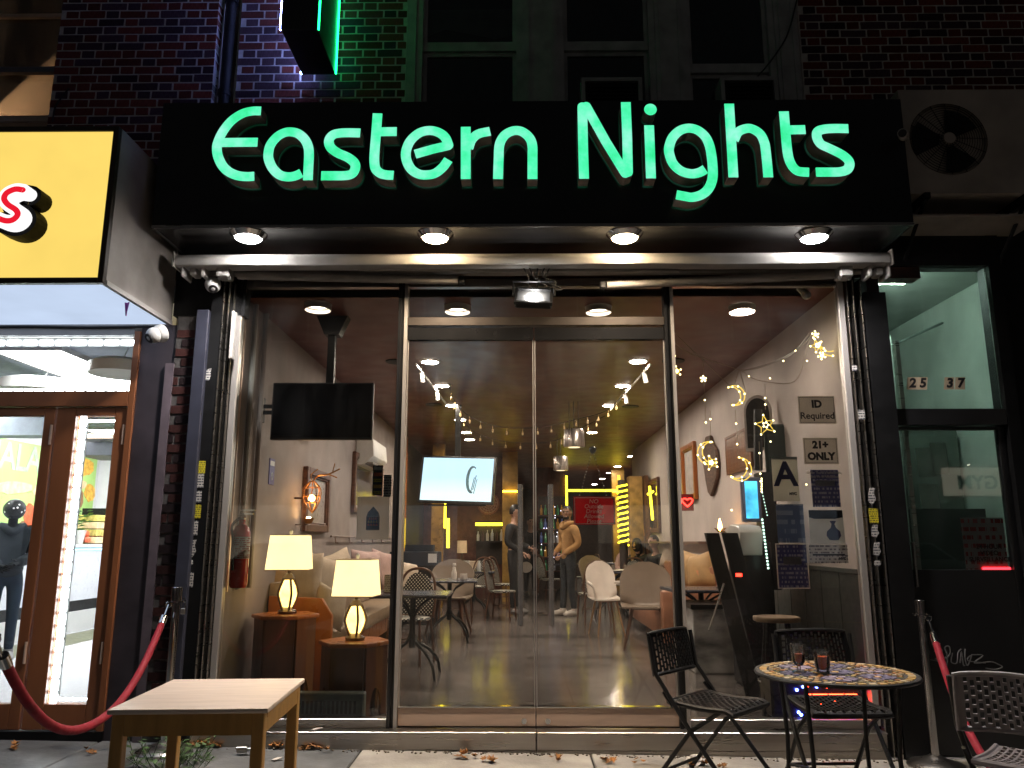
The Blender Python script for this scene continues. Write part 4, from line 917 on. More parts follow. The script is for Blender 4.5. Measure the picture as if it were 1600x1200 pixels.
MB().box(LW-.08, LW-.0, 8.6, 12.0, ZF-.1, ZC).build('alcove_wall', M['dark_wall'], room)
MB().box(-2.2, -.05, 12.0, 12.1, ZF-.1, ZC).build('back_brick_wall', M['brick_in'], room)
MB().box(-.13, -.05, 12.1, 23, ZF-.1, ZC).build('corridor_wall', M['dark_wall'], room)
MB().box(-.2, 6, 23, 23.1, ZF-.1, ZC).build('end_wall', M['dark_wall'], room)
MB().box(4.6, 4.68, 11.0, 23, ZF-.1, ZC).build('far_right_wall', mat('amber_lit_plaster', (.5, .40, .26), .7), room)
MB().box(RW+.08, 4.6, 11.0, 11.08, ZF-.1, ZC).build('return_wall', M['dark_wall'], room)
cl = MB().box(-2.3, RW+.08, .0, 11.08, ZC, ZC+.06); cl.box(-2.3, 5, 11.08, 23.1, ZC, ZC+.06); cl.build('ceiling', M['ceil'], room)
MB().box(GX0-.0, GX1, .05, .12, ztop+.052, ZC+.2).build('header', M['dark_wall'], room)
floor = struct('floor')
MB().box(-2.2, 4.7, .05, 23, ZF-.12, ZF-.012).build('subfloor', M['dark_wall'], floor)
pm = MB().box(-.5, .5, -.5, .5, -.012, 0).mesh('floor_plank', M['plank'])
y = .06; row = 0; rr = random.Random(12)
while y < 5.2:
    x = LW - rr.uniform(0, 1.0)
    while x < RW:
        a, b = max(x, LW), min(x+1.2, RW)
        if b-a > .05:
            place(pm, 'floor_plank', floor, ((a+b)/2, y+.1, ZF+rr.uniform(-.0006, .0006)), scale=(b-a-.003, .197, 1))
        x += 1.2
    y += .2; row += 1
MB().box(LW, 4.6, y, 23, ZF-.012, ZF).build('far_floor', M['plank'], floor)
# ---- ceiling lamps
M['lamp_in'] = emi('lounge_lamp', (1, .83, .68), 480)
M['lamp_dim'] = emi('lounge_lamp_front', (1, .80, .64), 150)
LAB = {0: 'left', 1: 'middle', 2: 'far right'}
lens_me = MB().lathe([(.030, -.012), (.072, -.010), (.085, -.004), (.085, 0)], (0, 0, 0), 20).mesh('lens', M['lamp_in'])
ring_me = MB().lathe([(.087, -.014), (.105, -.010), (.11, 0), (.087, 0)], (0, 0, 0), 24, ring=True).mesh('trim_ring', M['white_plastic'])
M['lamp_faint'] = emi('lounge_lamp_low', (1, .80, .62), 14)
deep_me = MB().lathe([(.100, -.048), (.106, -.048), (.106, -.012), (.100, -.012)], (0, 0, 0), 24, ring=True).mesh('baffle', M['white_plastic'])
def clamp_(u, v, lab, dim=False):
    p = PZ(u, v, ZC-.012); t = thing('ceiling_lamp', lab, 'ceiling lamp', (p.x, p.y, ZC-.001), group='round recessed lamps in the lounge ceiling')
    place(ring_me, 'trim_ring', t); o = place(lens_me, 'lens', t)
    if dim:
        place(deep_me, 'baffle', t); o.data = lens_me.copy(); o.data.materials[0] = M['lamp_dim'] if dim > 1 else M['lamp_faint']
nth = ['nearest', 'second', 'third', 'fourth', 'fifth', 'sixth']
for i, (u, v) in enumerate(((672, 566), (691, 603), (707, 634), (719, 656), (729, 676), (734, 687))): clamp_(u, v, '%s lamp of the left ceiling row above the lit television' % nth[i])
for i, (u, v) in enumerate(((997, 565), (973, 603), (952, 634), (925, 676))): clamp_(u, v, '%s lamp of the right ceiling row leading to the metal pendants' % nth[i])
for i, (u, v) in enumerate(((1002, 701), (987, 713), (965, 729), (952, 739), (941, 748), (929, 757))): clamp_(u, v, '%s lamp of the far ceiling row above the red hanging sign' % nth[i])
clamp_(1159, 481, 'front ceiling lamp behind the right window', 2); clamp_(497, 478, 'front ceiling lamp behind the left window beside the television pole', True)
clamp_(715, 481, 'front ceiling lamp behind the left half of the door transom', True)
clamp_(935, 482, 'front ceiling lamp behind the right half of the door transom', True)
for u, v, lab in ((678, 633, 'dark round speaker flush in the ceiling left of the lit row'), (985, 636, 'dark round speaker flush in the ceiling by the right lit row'), (1052, 565, 'round speaker ring in the ceiling beside the star lights'), (620, 566, 'round speaker ring in the ceiling left of the door frame')):
    p = PZ(u, v, ZC-.01); MB().lathe([(.01, -.012), (.09, -.012), (.115, -.01), (.12, 0)], (p.x, p.y, ZC-.001), 22).single('ceiling_speaker', M['black_paint'], lab, 'speaker', 'round speakers in the lounge ceiling')

# ---- televisions
def flat(u0, v0, u1, v1, dist): a = D(u0, v0, dist); b = D(u1, v1, dist); return a.x, b.x, b.z, a.z
x0, x1, z0, z1 = flat(427, 598, 581, 687, 6.25); yt = .75
tv = thing('television', 'black switched off television hanging on a pole behind the left window', 'television', ((x0+x1)/2, yt, z0))
MB().box(x0, x1, yt, yt+.045, z0, z1).build('case', M['black_panel'], tv, bevel=.005)
MB().box(x0+.012, x1-.012, yt-.004, yt-.001, z0+.02, z1-.012).build('screen', mat('dead_screen', (.003, .003, .004), .9, spec=.04), tv)
px = D(517, 540, 6.3).x
MB().box(px-.035, px+.025, yt+.08, yt+.14, z0+.15, ZC).build('pole', M['black_paint'], tv)
MB().box(px-.12, px+.12, yt+.045, yt+.075, z0+.1, z1-.1).build('mount_plate', M['black_paint'], tv)
MB().prism([(px-.13, ZC), (px+.13, ZC), (px+.06, ZC-.16), (px-.06, ZC-.16)], yt+.05, yt+.17).build('ceiling_plate', M['black_paint'], tv)
q = D(408, 638, 6.25); am = MB(); am.box(LW, LW+.02, yt+.0, yt+.12, q.z-.1, q.z+.1); am.box(LW+.02, x0+.05, yt+.05, yt+.075, q.z+.01, q.z+.04); am.box(LW+.02, x0+.05, yt+.05, yt+.075, q.z-.04, q.z-.01)
am.single('wall_bracket', M['black_paint'], 'black wall bracket reaching to the switched off television', 'bracket')
# lit television, tilted towards the street
dist = 10.6; c = D(714, 749, dist); tvw, tvh = .98, .585
tl = thing('television', 'lit pale blue television tilted down from the ceiling', 'television', c)
E_ = Euler((R(-9), R(2.2), R(-10))).to_matrix().to_4x4()
MB().box(-tvw/2-.03, tvw/2+.03, 0, .06, -tvh/2-.03, tvh/2+.03, E_).build('case', M['black_panel'], tl, world=False, bevel=.006)
def screen_mat():
    m = emi('lit_screen', (.72, .88, 1), 1.7); nt = m.node_tree; e = [n for n in nt.nodes if n.type == 'EMISSION'][0]
    tc = _n(nt, 'ShaderNodeTexCoord'); sp = _n(nt, 'ShaderNodeSeparateXYZ'); nt.links.new(tc.outputs['Generated'], sp.inputs[0])
    cr = _n(nt, 'ShaderNodeValToRGB'); cr.color_ramp.elements[0].color = (.75, .95, 1, 1); cr.color_ramp.elements[1].color = (.55, .80, 1, 1)
    cr.color_ramp.elements[0].position = .2; cr.color_ramp.elements[1].position = .55
    nt.links.new(sp.outputs[2], cr.inputs[0]); nt.links.new(cr.outputs[0], e.inputs[0]); return m
MB().box(-tvw/2, tvw/2, -.004, -.001, -tvh/2, tvh/2, E_).build('screen', screen_mat(), tl, world=False)
lg = MB(); T2 = E_ @ Matrix.Translation((.21, -.007, 0)) @ Matrix.Rotation(math.pi/2, 4, 'X')
ou = [(.085*math.cos(a), .19*math.sin(a)) for a in [R(60+i*20) for i in range(12)]]; inn = [(.055*math.cos(a)+.012, .165*math.sin(a)) for a in [R(60+i*20) for i in range(12)]]
lg.zprism(ou+inn[::-1], -.001, .001, T2)
for dx, dz in ((.02, -.02), (.045, .01), (.06, -.04)): lg.zprism([(dx-.03, -.15+dz), (dx-.018, -.15+dz), (dx+.015, .05+dz), (dx+.004, .05+dz)], -.001, .0012, T2)
lg.build('picture_mark', mat('grey_screen_mark', (.10, .22, .28), .5), tl, world=False, smooth=0)
MB().box(-.04, .04, .06, .12, 0, ZC-c.z, Matrix.Identity(4)).build('pole', M['black_paint'], tl, world=False)
MB().box(-tvw/2+.1, tvw/2-.1, .07, .10, -tvh/2-.06, -tvh/2-.035).build('sound_bar', M['black_paint'], tl, world=False)

# ---- left wall fittings
W_ = lambda u, v: PX(u, v, LW)
for k, (u0, u1, m, lab) in enumerate(((400, 392, 'copper_steel', 'rusty upright pipe nearest the glass on the left wall'), (424, 410, 'white_alu', 'grey upright conduit beside the television bracket'), (440, 430, 'wall_l', 'third upright pipe on the left wall'))):
    p = W_(u0, 560); y = .22+.26*k
    MB().tube([(LW+.025, y, 1.0), (LW+.025, y, ZC)], .02 if k else .022, 8).single('pipe', M[m], lab, 'pipe', 'upright pipes on the left wall')
bxp = W_(480, 585); 
t = thing('wall_box', 'cream electrical box high on the left wall behind the television pole', 'electrical box', (LW+.06, 2.0, 2.5))
MB().box(LW, LW+.16, 1.75, 2.3, 2.40, 2.82).build('case', M['white_plastic'], t, bevel=.01); MB().box(LW+.16, LW+.165, 1.8, 2.25, 2.43, 2.79).build('cover', M['white_alu'], t)
t = thing('split_air_conditioner', 'cream split air conditioner on the left wall beside the door frame', 'air conditioner', (LW+.1, 5.0, 2.5))
b = MB(); b.add([(LW, y, z) for y in (4.6, 5.6) for z in (2.32, 2.70)]+[(LW+.22, y, 2.66) for y in (4.6, 5.6)]+[(LW+.24, y, 2.44) for y in (4.6, 5.6)]+[(LW+.1, y, 2.32) for y in (4.6, 5.6)],
       [(0, 2, 3, 1), (1, 3, 5, 4), (4, 5, 7, 6), (6, 7, 9, 8), (8, 9, 2, 0), (0, 1, 4, 6, 8), (2, 3, 5, 7, 9)])
b.build('casing', M['white_plastic'], t, bevel=.01); MB().box(LW+.1, LW+.22, 4.63, 5.57, 2.335, 2.36).build('louver', M['dirty_white'], t)
p = W_(424, 737); t = thing('wall_sign', 'small violet sign with a white round emblem on the left wall', 'sign', (LW+.005, p.y, p.z-.1))
MB().box(LW, LW+.006, p.y-.07, p.y+.07, p.z-.11, p.z+.11).build('plate', mat('violet_plate', (.13, .10, .26), .4), t)
MB().box(LW+.006, LW+.007, p.y-.055, p.y+.055, p.z+.05, p.z+.09).build('text_band', M['white_plastic'], t)
MB().tube([(LW+.006, p.y+.02*math.cos(a*.524), p.z-.04+.03*math.sin(a*.524)) for a in range(12)], .004, 4, closed=True).build('emblem', M['white_plastic'], t)
# picture frames
M['wood_frame'] = mat('carved_brown_frame', (.11, .045, .028), .45, var=.4, scale=14, stretch=(1, 1, 3), bump=.5, bscale=40)
def wall_frame(u0, v0, u1, v1, X, side, lab, inner, mt='wood_frame', w=.075):
    a = PX(u0, v0, X); b = PX(u1, v1, X); y0, y1 = min(a.y, b.y), max(a.y, b.y); z0 = min(a.z, b.z); z1 = max(a.z, b.z)
    t = thing('picture_frame', lab, 'picture frame', (X+side*.02, (y0+y1)/2, z0))
    Mx = MT(X, (y0+y1)/2, 0, rz=R(90) if side > 0 else R(-90)); hw = (y1-y0)/2
    MB().frame(-hw, hw, z0, z1, w, -.05, -.001, Mx).frame(-hw+w, hw-w, z0+w, z1-w, .02, -.035, -.001, Mx).build('frame', M[mt], t, bevel=.006)
    MB().box(-hw+w, hw-w, -.012, -.004, z0+w, z1-w, Mx).build('picture', inner, t)
    return t
wall_frame(474, 728, 507, 832, LW, 1, 'brown carved frame behind the antler lamp on the left wall', mat('dull_mirror', (.40, .34, .32), .3))
wall_frame(551, 705, 592, 808, LW, 1, 'dark carved frame above the poster on the left window', mat('dull_mirror_b', (.32, .32, .38), .15, metal=.6))
# shelf rail with hooks
a, b = W_(510, 838), W_(612, 843)
rl = MB().tube([(LW+.05, a.y, a.z), (LW+.05, b.y+1, a.z)], .012, 6)
for k in range(5): y = a.y+.2+k*.75; rl.tube([(LW, y, a.z), (LW+.05, y, a.z), (LW+.06, y, a.z-.07), (LW+.09, y, a.z-.07)], .009, 6)
rl.single('wall_rail', mat('dull_brown_rail', (.2, .13, .10), .5), 'thin wall rail with hooks above the cushions', 'rail')
# antler wire lamp
c = PX(487, 775, LW+.16); t = thing('antler_lamp', 'glowing wire basket lamp with branch antlers on the left wall', 'lamp', (c.x, c.y, c.z-.15))
M['orange_wire'] = mat('gilded_wire', (.45, .20, .06), .35, metal=.6)
q = MB()
for k in range(7):
    a = math.pi*2*k/7; q.tube(spl([c+Vector((.02*math.cos(a), .02*math.sin(a), .14)), c+Vector((.085*math.cos(a), .085*math.sin(a), .06)), c+Vector((.07*math.cos(a+.3), .07*math.sin(a+.3), -.06)), c+Vector((.015, 0, -.16))], 3), .005, 5)
for z, r_ in ((.08, .075), (.0, .085), (-.06, .07)): q.tube([c+Vector((r_*math.cos(2*math.pi*i/14), r_*math.sin(2*math.pi*i/14), z)) for i in range(14)], .004, 5, closed=True)
q.build('basket', M['orange_wire'], t)
q = MB(); q.tube(spl([c+Vector((0, 0, .13)), c+Vector((.06, -.02, .19)), c+Vector((.16, -.05, .2)), c+Vector((.27, -.06, .25))], 4), .007, 5)
q.tube([c+Vector((.16, -.05, .2)), c+Vector((.24, -.03, .17))], .006, 5); q.tube([c+Vector((.2, -.05, .22)), c+Vector((.22, -.06, .30))], .005, 5); q.tube(spl([c+Vector((0, 0, .13)), c+Vector((-.03, .05, .2)), c+Vector((.02, .1, .26))], 3), .006, 5)
q.build('antlers', M['orange_wire'], t)
MB().ball(c+Vector((0, 0, -.02)), .032, 10).build('bulb', emi('amber_bulb', (1, .50, .16), 60), t)
MB().tube([(LW, c.y, c.z-.02), tuple(c+Vector((-.02, 0, -.02)))], .01, 6).build('wall_stem', M['wood_frame'], t)
c2 = PX(482, 813, LW+.12); t = thing('candle_cup', 'bright candle cup glowing on the wall below the antler lamp', 'candle', (c2.x, c2.y, c2.z-.03))
MB().lathe([(.03, -.03), (.055, .02), (.05, .02), (.02, -.02)], c2, 14).build('cup', M['orange_wire'], t); MB().ball(c2+Vector((0, 0, .01)), .026, 10).build('flame', emi('candle_flame', (1, .62, .25), 90), t)
MB().box(LW, c2.x, c2.y-.02, c2.y+.02, c2.z-.045, c2.z-.035).build('shelf', M['wood_frame'], t)
# fire extinguisher
c = PY(375, 868, .14); r_ = .062
t = thing('fire_extinguisher', 'red fire extinguisher with white label hanging by the left window edge', 'fire extinguisher', (c.x, c.y, c.z-.2))
MB().lathe([(.05, -.22), (r_, -.20), (r_, .16), (.045, .20), (.022, .22), (.022, .25)], c, 22).build('cylinder', mat('red_enamel', (.66, .025, .015), .25, var=.08, coat=.4), t)
MB().lathe([(r_+.0015, -.02), (r_+.0015, .13)], c, 22).build('label', printm('extinguisher_label', (.55, .52, .5), (.3, .05, .05), 70, 60), t)
MB().lathe([(.018, .25), (.024, .26), (.024, .285), (.012, .29)], c, 12).build('valve', M['steel'], t)
q = MB(); q.box(c.x-.012, c.x+.075, c.y-.012, c.y+.012, c.z+.285, c.z+.295); q.box(c.x-.012, c.x+.085, c.y-.01, c.y+.01, c.z+.31, c.z+.32, Matrix.Identity(4)); q.build('handle', M['chrome'], t)
MB().tube(spl([c+Vector((-.02, -.01, .26)), c+Vector((-.05, -.06, .2)), c+Vector((-.03, -.075, .1)), c+Vector((-.02, -.075, -.1))], 5), .01, 8).build('hose', M['black_rubber'], t)

# ---- glass stickers and posters on the left pane
def sheet(u0, v0, u1, v1, y, name, m, lab, cat, group=None, th=.0012):
    a = PY(u0, v0, y); b = PY(u1, v1, y)
    return MB().box(min(a.x, b.x), max(a.x, b.x), y-th/2, y+th/2, min(a.z, b.z), max(a.z, b.z)).single(name, m, lab, cat, group, smooth=0), a, b
po, a, b = sheet(559, 776, 607, 843, .012, 'poster', backlit(mat('poster_paper', (.95, .90, .86), .55, var=.04), .4), 'white poster with a small coloured arch emblem on the left window', 'poster')
def emblem():
    cx_ = (a.x+b.x)/2; cz = (a.z+b.z)/2; s_ = .075
    q = MB(); q.box(cx_-s_*.62, cx_+s_*.62, .0085, .0105, cz-s_*1.1, cz+s_*.15); q.build('emblem_base', mat('emblem_ink', (.12, .08, .08), .6, var=.3), po)
    q = MB(); q.prism([(cx_-s_*.6, cz+s_*.16), (cx_+s_*.6, cz+s_*.16), (cx_+s_*.5, cz+s_*.5), (cx_, cz+s_*1.05), (cx_-s_*.5, cz+s_*.5)], .0085, .0105); q.build('emblem_arch', mat('emblem_grey', (.12, .12, .13), .6, var=.5, scale=60), po)
    for k, (dz, m, w_) in enumerate(((-.15, 'food_red', .8), (-.42, 'food_gold', .95), (-.70, 'food_red', 1.0))):
        q = MB(); n_ = 4
        for i in range(n_): q.prism([(cx_-s_*.5*w_+i*s_*w_/n_, cz+s_*dz), (cx_-s_*.5*w_+(i+.8)*s_*w_/n_, cz+s_*dz), (cx_-s_*.5*w_+(i+.4)*s_*w_/n_, cz+s_*(dz+.22))], .0070, .0083)
        q.build('emblem_band', mat('emblem_'+str(k), ((.95, .22, .06), (1, .6, .12), (.9, .16, .05))[k], .6), po, smooth=0)
emblem()
so, a, b = sheet(583, 727, 597, 774, .012, 'sticker', M['black_panel'], 'tall black sticker strip of payment marks on the left window', 'sticker')
for k in range(5):
    z = b.z+(a.z-b.z)*(k+.2)/5; MB().box(a.x+.008, b.x-.008, .0095, .0112, z, z+(a.z-b.z)*.11).build('mark', M[('stk_y', 'food_gold', 'stk_y', 'food_red', 'white_plastic')[k]], so, smooth=0)
sheet(600, 742, 611, 776, .012, 'sticker', M['stk_w'], 'narrow white sticker beside the black strip of payment marks', 'sticker')

# ---- bench with cushions along the left wall
M['orange_wood'] = mat('orange_varnished_wood', (.42, .125, .022), .3, var=.2, scale=3, stretch=(1, 4, .6), coat=.2)
M['table_wood'] = mat('dark_carved_wood', (.17, .062, .022), .33, var=.25, scale=5, stretch=(3, 3, .5))
bn = thing('bench', 'long orange wooden bench end with seat along the left wall', 'bench', (-1.7, 1.5, ZF))
y0 = 1.25; pA, pB = D(365, 935, 6.75), D(520, 935, 6.75)
xr = pB.x; zt = pA.z
pts = [(LW+.02, ZF), (xr, ZF), (xr, zt-.14), (xr-.09, zt), (LW+.02, zt+.02)]
MB().prism(pts, y0, y0+.05).build('end_panel', M['orange_wood'], bn, bevel=.006)
MB().box(LW+.02, xr-.08, y0+.05, 7.5, ZF+.12, ZF+.30).build('base', M['orange_wood'], bn)
MB().box(LW+.02, xr-.03, y0+.052, 7.5, ZF+.30, ZF+.44).build('seat_pad', mat('tan_leatherette', (.30, .21, .13), .5, var=.1), bn, bevel=.02, seg=2)
MB().box(LW+.0, LW+.12, y0+.052, 7.5, ZF+.44, ZF+.86).build('back_pad', mat('tan_backrest', (.34, .25, .18), .55), bn, bevel=.02, seg=2)
M['cush'] = mat('beige_velvet', (.50, .40, .30), .8, var=.15, scale=6, bump=.25, bscale=14); M['cush_b'] = mat('gold_brown_velvet', (.40, .24, .10), .7, var=.2, scale=6, bump=.25); M['cush_c'] = mat('dusty_rose_velvet', (.44, .29, .25), .8, var=.15, bump=.25)
def cushion(c, w, h, d, rz, rx, m, lab, group, ry=0):
    def fn(u, v, s=1):
        a, b = u*2-1, v*2-1; e = 1-.08*(1-abs(a)**4)*(abs(b)**6)-.0; k = (1-a**4)*(1-b**4); k = max(0, k)**.5
        pin = .93+.07*(abs(a)*abs(b))
        return a*w/2*pin, s*(d/2*k+.004), b*h/2*pin
    q = MB(); n = 10
    g = []; K = {}
    vs = []; fs = []
    for s in (1, -1):
        base = len(vs)
        for i in range(n+1):
            for j in range(n+1): vs.append(fn(i/n, j/n, s))
        for i in range(n):
            for j in range(n): fs.append((base+i*(n+1)+j, base+(i+1)*(n+1)+j, base+(i+1)*(n+1)+j+1, base+i*(n+1)+j+1))
    N2 = (n+1)**2
    for i in range(n):
        for (p_, r2) in (((i*(n+1)), (i+1)*(n+1)), ((i*(n+1)+n), (i+1)*(n+1)+n), (i, i+1), (n*(n+1)+i, n*(n+1)+i+1)): fs.append((p_, r2, r2+N2, p_+N2))
    q.add(vs, fs, MT(*c, rz, rx, ry)); q.single('cushion', m, lab, 'cushion', group, smooth=80)
for (u, v, dist, w, h, rz, m, lab, ry) in ((418, 905, 7.0, .42, .42, 40, 'cush_b', 'gold brown cushion behind the larger table lamp', -8), (462, 905, 7.15, .48, .46, 20, 'cush', 'pale cushion directly behind the larger table lamp', 0),
        (505, 905, 7.6, .46, .44, 55, 'cush', 'tilted pale cushion between the two table lamps', 14), (528, 900, 8.1, .5, .48, 65, 'cush', 'rear pale cushion leaning behind the tilted one', -14),
        (573, 890, 8.8, .46, .42, 60, 'cush_c', 'rose cushion to the left behind the smaller lamp', 4), (600, 892, 9.4, .46, .46, 65, 'cush_c', 'rose cushion near the door frame', 10), (634, 905, 9.0, .42, .40, 60, 'cush', 'pale cushion just inside the door frame', 12), (516, 948, 7.0, .34, .34, 60, 'cush', 'small yellow lit cushion at the bench end', 20)):
    cushion(D(u, v, dist), w, h, .15, R(rz), R(-12), M[m], lab, 'cushions on the left bench', R(ry))
# ---- hexagonal side tables and lamps
def hex_table(c, r, h, rz, lab):
    t = thing('side_table', lab, 'side table', (c[0], c[1], ZF), rz)
    hx = lambda rr: [(rr*math.cos(math.pi/3*i), rr*math.sin(math.pi/3*i)) for i in range(6)]
    MB().zprism(hx(r), h-.028, h).build('top', M['orange_wood'], t, world=False, bevel=.005)
    for i in range(6):
        a0, a1 = math.pi/3*i, math.pi/3*(i+1); r2 = r*.88; p0 = Vector((r2*math.cos(a0), r2*math.sin(a0), 0)); p1 = Vector((r2*math.cos(a1), r2*math.sin(a1), 0)); w = (p1-p0).length-.012
        arch = [(-w/2, 0), (-w/2+.055, 0)]+[(-w/2+.055+(w-.11)*k/8, .10+.09*math.sin(math.pi*k/8)**.7) for k in range(9)]+[(w/2-.055, 0), (w/2, 0), (w/2, h-.029), (-w/2, h-.029)]
        m_ = (p0+p1)/2; ang = math.atan2(p1.y-p0.y, p1.x-p0.x)
        MB().prism(arch, -.010, .010, Matrix.Translation(m_) @ Matrix.Rotation(ang, 4, 'Z')).build('side_panel', M['table_wood'], t, world=False, smooth=0)
    return t
p1 = D(433, 963, 6.1); h1 = p1.z-ZF; hex_table((p1.x, p1.y+.22), .26, h1, .1, 'taller hexagonal wooden side table under the larger lamp')
p2 = D(548, 1004, 5.82); h2 = p2.z-ZF; hex_table((p2.x, p2.y+.14), .265, h2, .0, 'shorter hexagonal wooden side table under the smaller lamp')
M['shade'] = emi('lit_lamp_shade', (1, .74, .33), 2.3, var=.06, scale=5); M['lantern'] = emi('lit_amber_glass', (1, .64, .18), 5, var=.35, scale=9); M['bronze'] = mat('dark_bronze', (.10, .065, .04), .35, metal=.7)
def table_lamp(c, H, w, d, z0s, z1s, lab, tilt=0):
    t = thing('table_lamp', lab, 'table lamp', c)
    b = MB(); wt, dt = w*.86, d*.86; k = .004
    b.add([(-w/2, -d/2, z0s), (w/2, -d/2, z0s), (w/2, d/2, z0s), (-w/2, d/2, z0s), (-wt/2, -dt/2, z1s), (wt/2, -dt/2, z1s), (wt/2, dt/2, z1s), (-wt/2, dt/2, z1s)], [(0, 1, 5, 4), (1, 2, 6, 5), (2, 3, 7, 6), (3, 0, 4, 7)])
    b.build('lamp_shade', M['shade'], t, world=False, smooth=0)
    b = MB()
    for (ww, dd, z) in ((w, d, z0s), (wt, dt, z1s)): b.tube([(-ww/2, -dd/2, z), (ww/2, -dd/2, z), (ww/2, dd/2, z), (-ww/2, dd/2, z)], .004, 5, closed=True)
    b.build('shade_rim', M['copper_steel'], t, world=False)
    MB().lathe([(.07, 0), (.075, .02), (.06, .03), (.03, .045)], (0, 0, 0), 8).build('base', M['bronze'], t, world=False)
    zb = z0s
    MB().lathe([(.035, .05), (.060, zb*.32), (.068, zb*.45), (.056, zb*.62), (.032, zb*.76)], (0, 0, 0), 14).build('lantern_glass', M['lantern'], t, world=False)
    q = MB()
    for i in range(4):
        a = math.pi/2*i+.5; q.tube(spl([(.04*math.cos(a), .04*math.sin(a), .03), (.070*math.cos(a), .070*math.sin(a), zb*.35), (.076*math.cos(a), .076*math.sin(a), zb*.5), (.04*math.cos(a), .04*math.sin(a), zb*.8)], 3), .0095, 6)
    q.lathe([(.045, zb*.78), (.05, zb*.80), (.035, zb*.86), (.03, zb*.9), (.012, zb*.92), (.012, z1s)], (0, 0, 0), 12)
    q.build('cage', M['bronze'], t, world=False)
    MB().lathe([(.004, z1s), (.012, z1s+.012), (.014, z1s+.03), (.004, z1s+.045)], (0, 0, 0), 8).build('finial', M['white_plastic'], t, world=False)
    return t
q = D(440, 962, 6.3); zb = p1.z
l1 = D(449, 890, 6.3).z-zb; l2 = D(449, 836, 6.3).z-zb
table_lamp((D(447, 962, 6.3).x, p1.y+.22, zb), 0, .325, .26, l1, l2, 'larger lit table lamp with cream box shade and amber lantern foot').rotation_euler[2] = R(6)
zb = p2.z; l1 = D(556, 931, 5.95).z-zb; l2 = D(556, 874, 5.95).z-zb
table_lamp((D(554, 1000, 5.95).x, p2.y+.14, zb), 0, .30, .25, l1, l2, 'smaller lit table lamp with cream box shade on the shorter table').rotation_euler[2] = R(-5)
hp = MB().box(-1.95, -1.05, .07, .16, ZF+.02, ZF+.20); t = hp.single('floor_heater', mat('grey_green_heater', (.16, .19, .18), .45), 'low grey heater along the floor behind the left window', 'heater', bevel=.008)
for k in range(28): MB().box(-1.9+k*.029, -1.885+k*.029, .064, .069, ZF+.07, ZF+.15).build('slat', M['black_paint'], t)

# ---- café furniture
M['chair_wood'] = mat('bentwood', (.10, .042, .022), .4, var=.2); M["chair_black"] = mat("black_powder_coat", (.008, .008, .0085), .42, var=.1, spec=.35)
def woven():
    m = mat('black_white_weave', (.02, .02, .02), .5, var=.1); nt = m.node_tree; p = nt.nodes['Principled BSDF']
    src = p.inputs['Base Color'].links[0].from_socket; tc = _n(nt, 'ShaderNodeTexCoord')
    mp = _n(nt, 'ShaderNodeMapping'); mp.inputs['Rotation'].default_value = (0, R(45), 0); mp.inputs['Scale'].default_value = (1, .0001, 1); nt.links.new(tc.outputs['Object'], mp.inputs[0])
    vo = _n(nt, 'ShaderNodeTexVoronoi'); vo.inputs['Scale'].default_value = 38; vo.inputs['Randomness'].default_value = 0; nt.links.new(mp.outputs[0], vo.inputs['Vector'])
    lt_ = _n(nt, 'ShaderNodeMath', operation='LESS_THAN'); lt_.inputs[1].default_value = .25; nt.links.new(vo.outputs['Distance'], lt_.inputs[0])
    mx = _n(nt, 'ShaderNodeMix', data_type='RGBA'); nt.links.new(lt_.outputs[0], mx.inputs[0]); nt.links.new(src, mx.inputs[6]); mx.inputs[7].default_value = (.75, .70, .60, 1); nt.links.new(mx.outputs[2], p.inputs['Base Color']); return m
M['weave'] = woven()
def bistro_chair(name='bistro_chair'):
    t = thing(name, '', 'chair')
    arch = spl([(-.19, .18, .43), (-.20, .21, .62), (-.17, .25, .82), (-.08, .27, .91), (.08, .27, .91), (.17, .25, .82), (.20, .21, .62), (.19, .18, .43)], 4)
    MB().tube(arch, .014, 8).build('back_frame', M['chair_wood'], t, world=False)
    MB().surf(lambda u, v: Vector(((u-.5)*2*(.185-.10*max(0, v-.55)**1.2*2.2), .19+.07*v, .46+.42*v*(1-.10*(2*u-1)**2))), 8, 8, .010).build('back_panel', M['weave'], t, world=False)
    MB().lathe([(.205, .42), (.215, .435), (.205, .45)], (0, 0, 0), 20).build('seat', M['weave'], t, world=False)
    for x, y, dx, dy in ((-.16, -.15, -.02, -.03), (.16, -.15, .02, -.03), (-.17, .16, -.03, .06), (.17, .16, .03, .06)):
        MB().tube([(x, y, .43), (x+dx, y+dy, 0)], .013, 7).build('leg', M['chair_wood'], t, world=False)
    MB().tube([(.13*math.cos(a*.524), .13*math.sin(a*.524), .22) for a in range(12)], .007, 6, closed=True).build('stretcher', M['chair_wood'], t, world=False)
    return t
def bistro_table():
    t = thing('bistro_table', '', 'table')
    MB().box(-.35, .35, -.35, .35, .705, .735).build('top', mat('dark_slatted_top', (.05, .05, .065), .25, var=.5, scale=60), t, world=False, bevel=.01)
    MB().tube([(0, 0, .25), (0, 0, .70)], .028, 10).build('column', M['chair_black'], t, world=False)
    for i in range(4):
        a = math.pi/4+math.pi/2*i; c_, s_ = math.cos(a), math.sin(a)
        MB().tube(spl([(0, 0, .42), (.06*c_, .06*s_, .30), (.20*c_, .20*s_, .22), (.30*c_, .30*s_, .12), (.335*c_, .335*s_, 0)], 4), .014, 8).build('leg', M['chair_black'], t, world=False)
        MB().tube(spl([(0.02*c_, .02*s_, .52), (.10*c_, .10*s_, .62), (.26*c_, .26*s_, .70)], 4), .011, 6).build('brace', M['chair_black'], t, world=False)
    return t
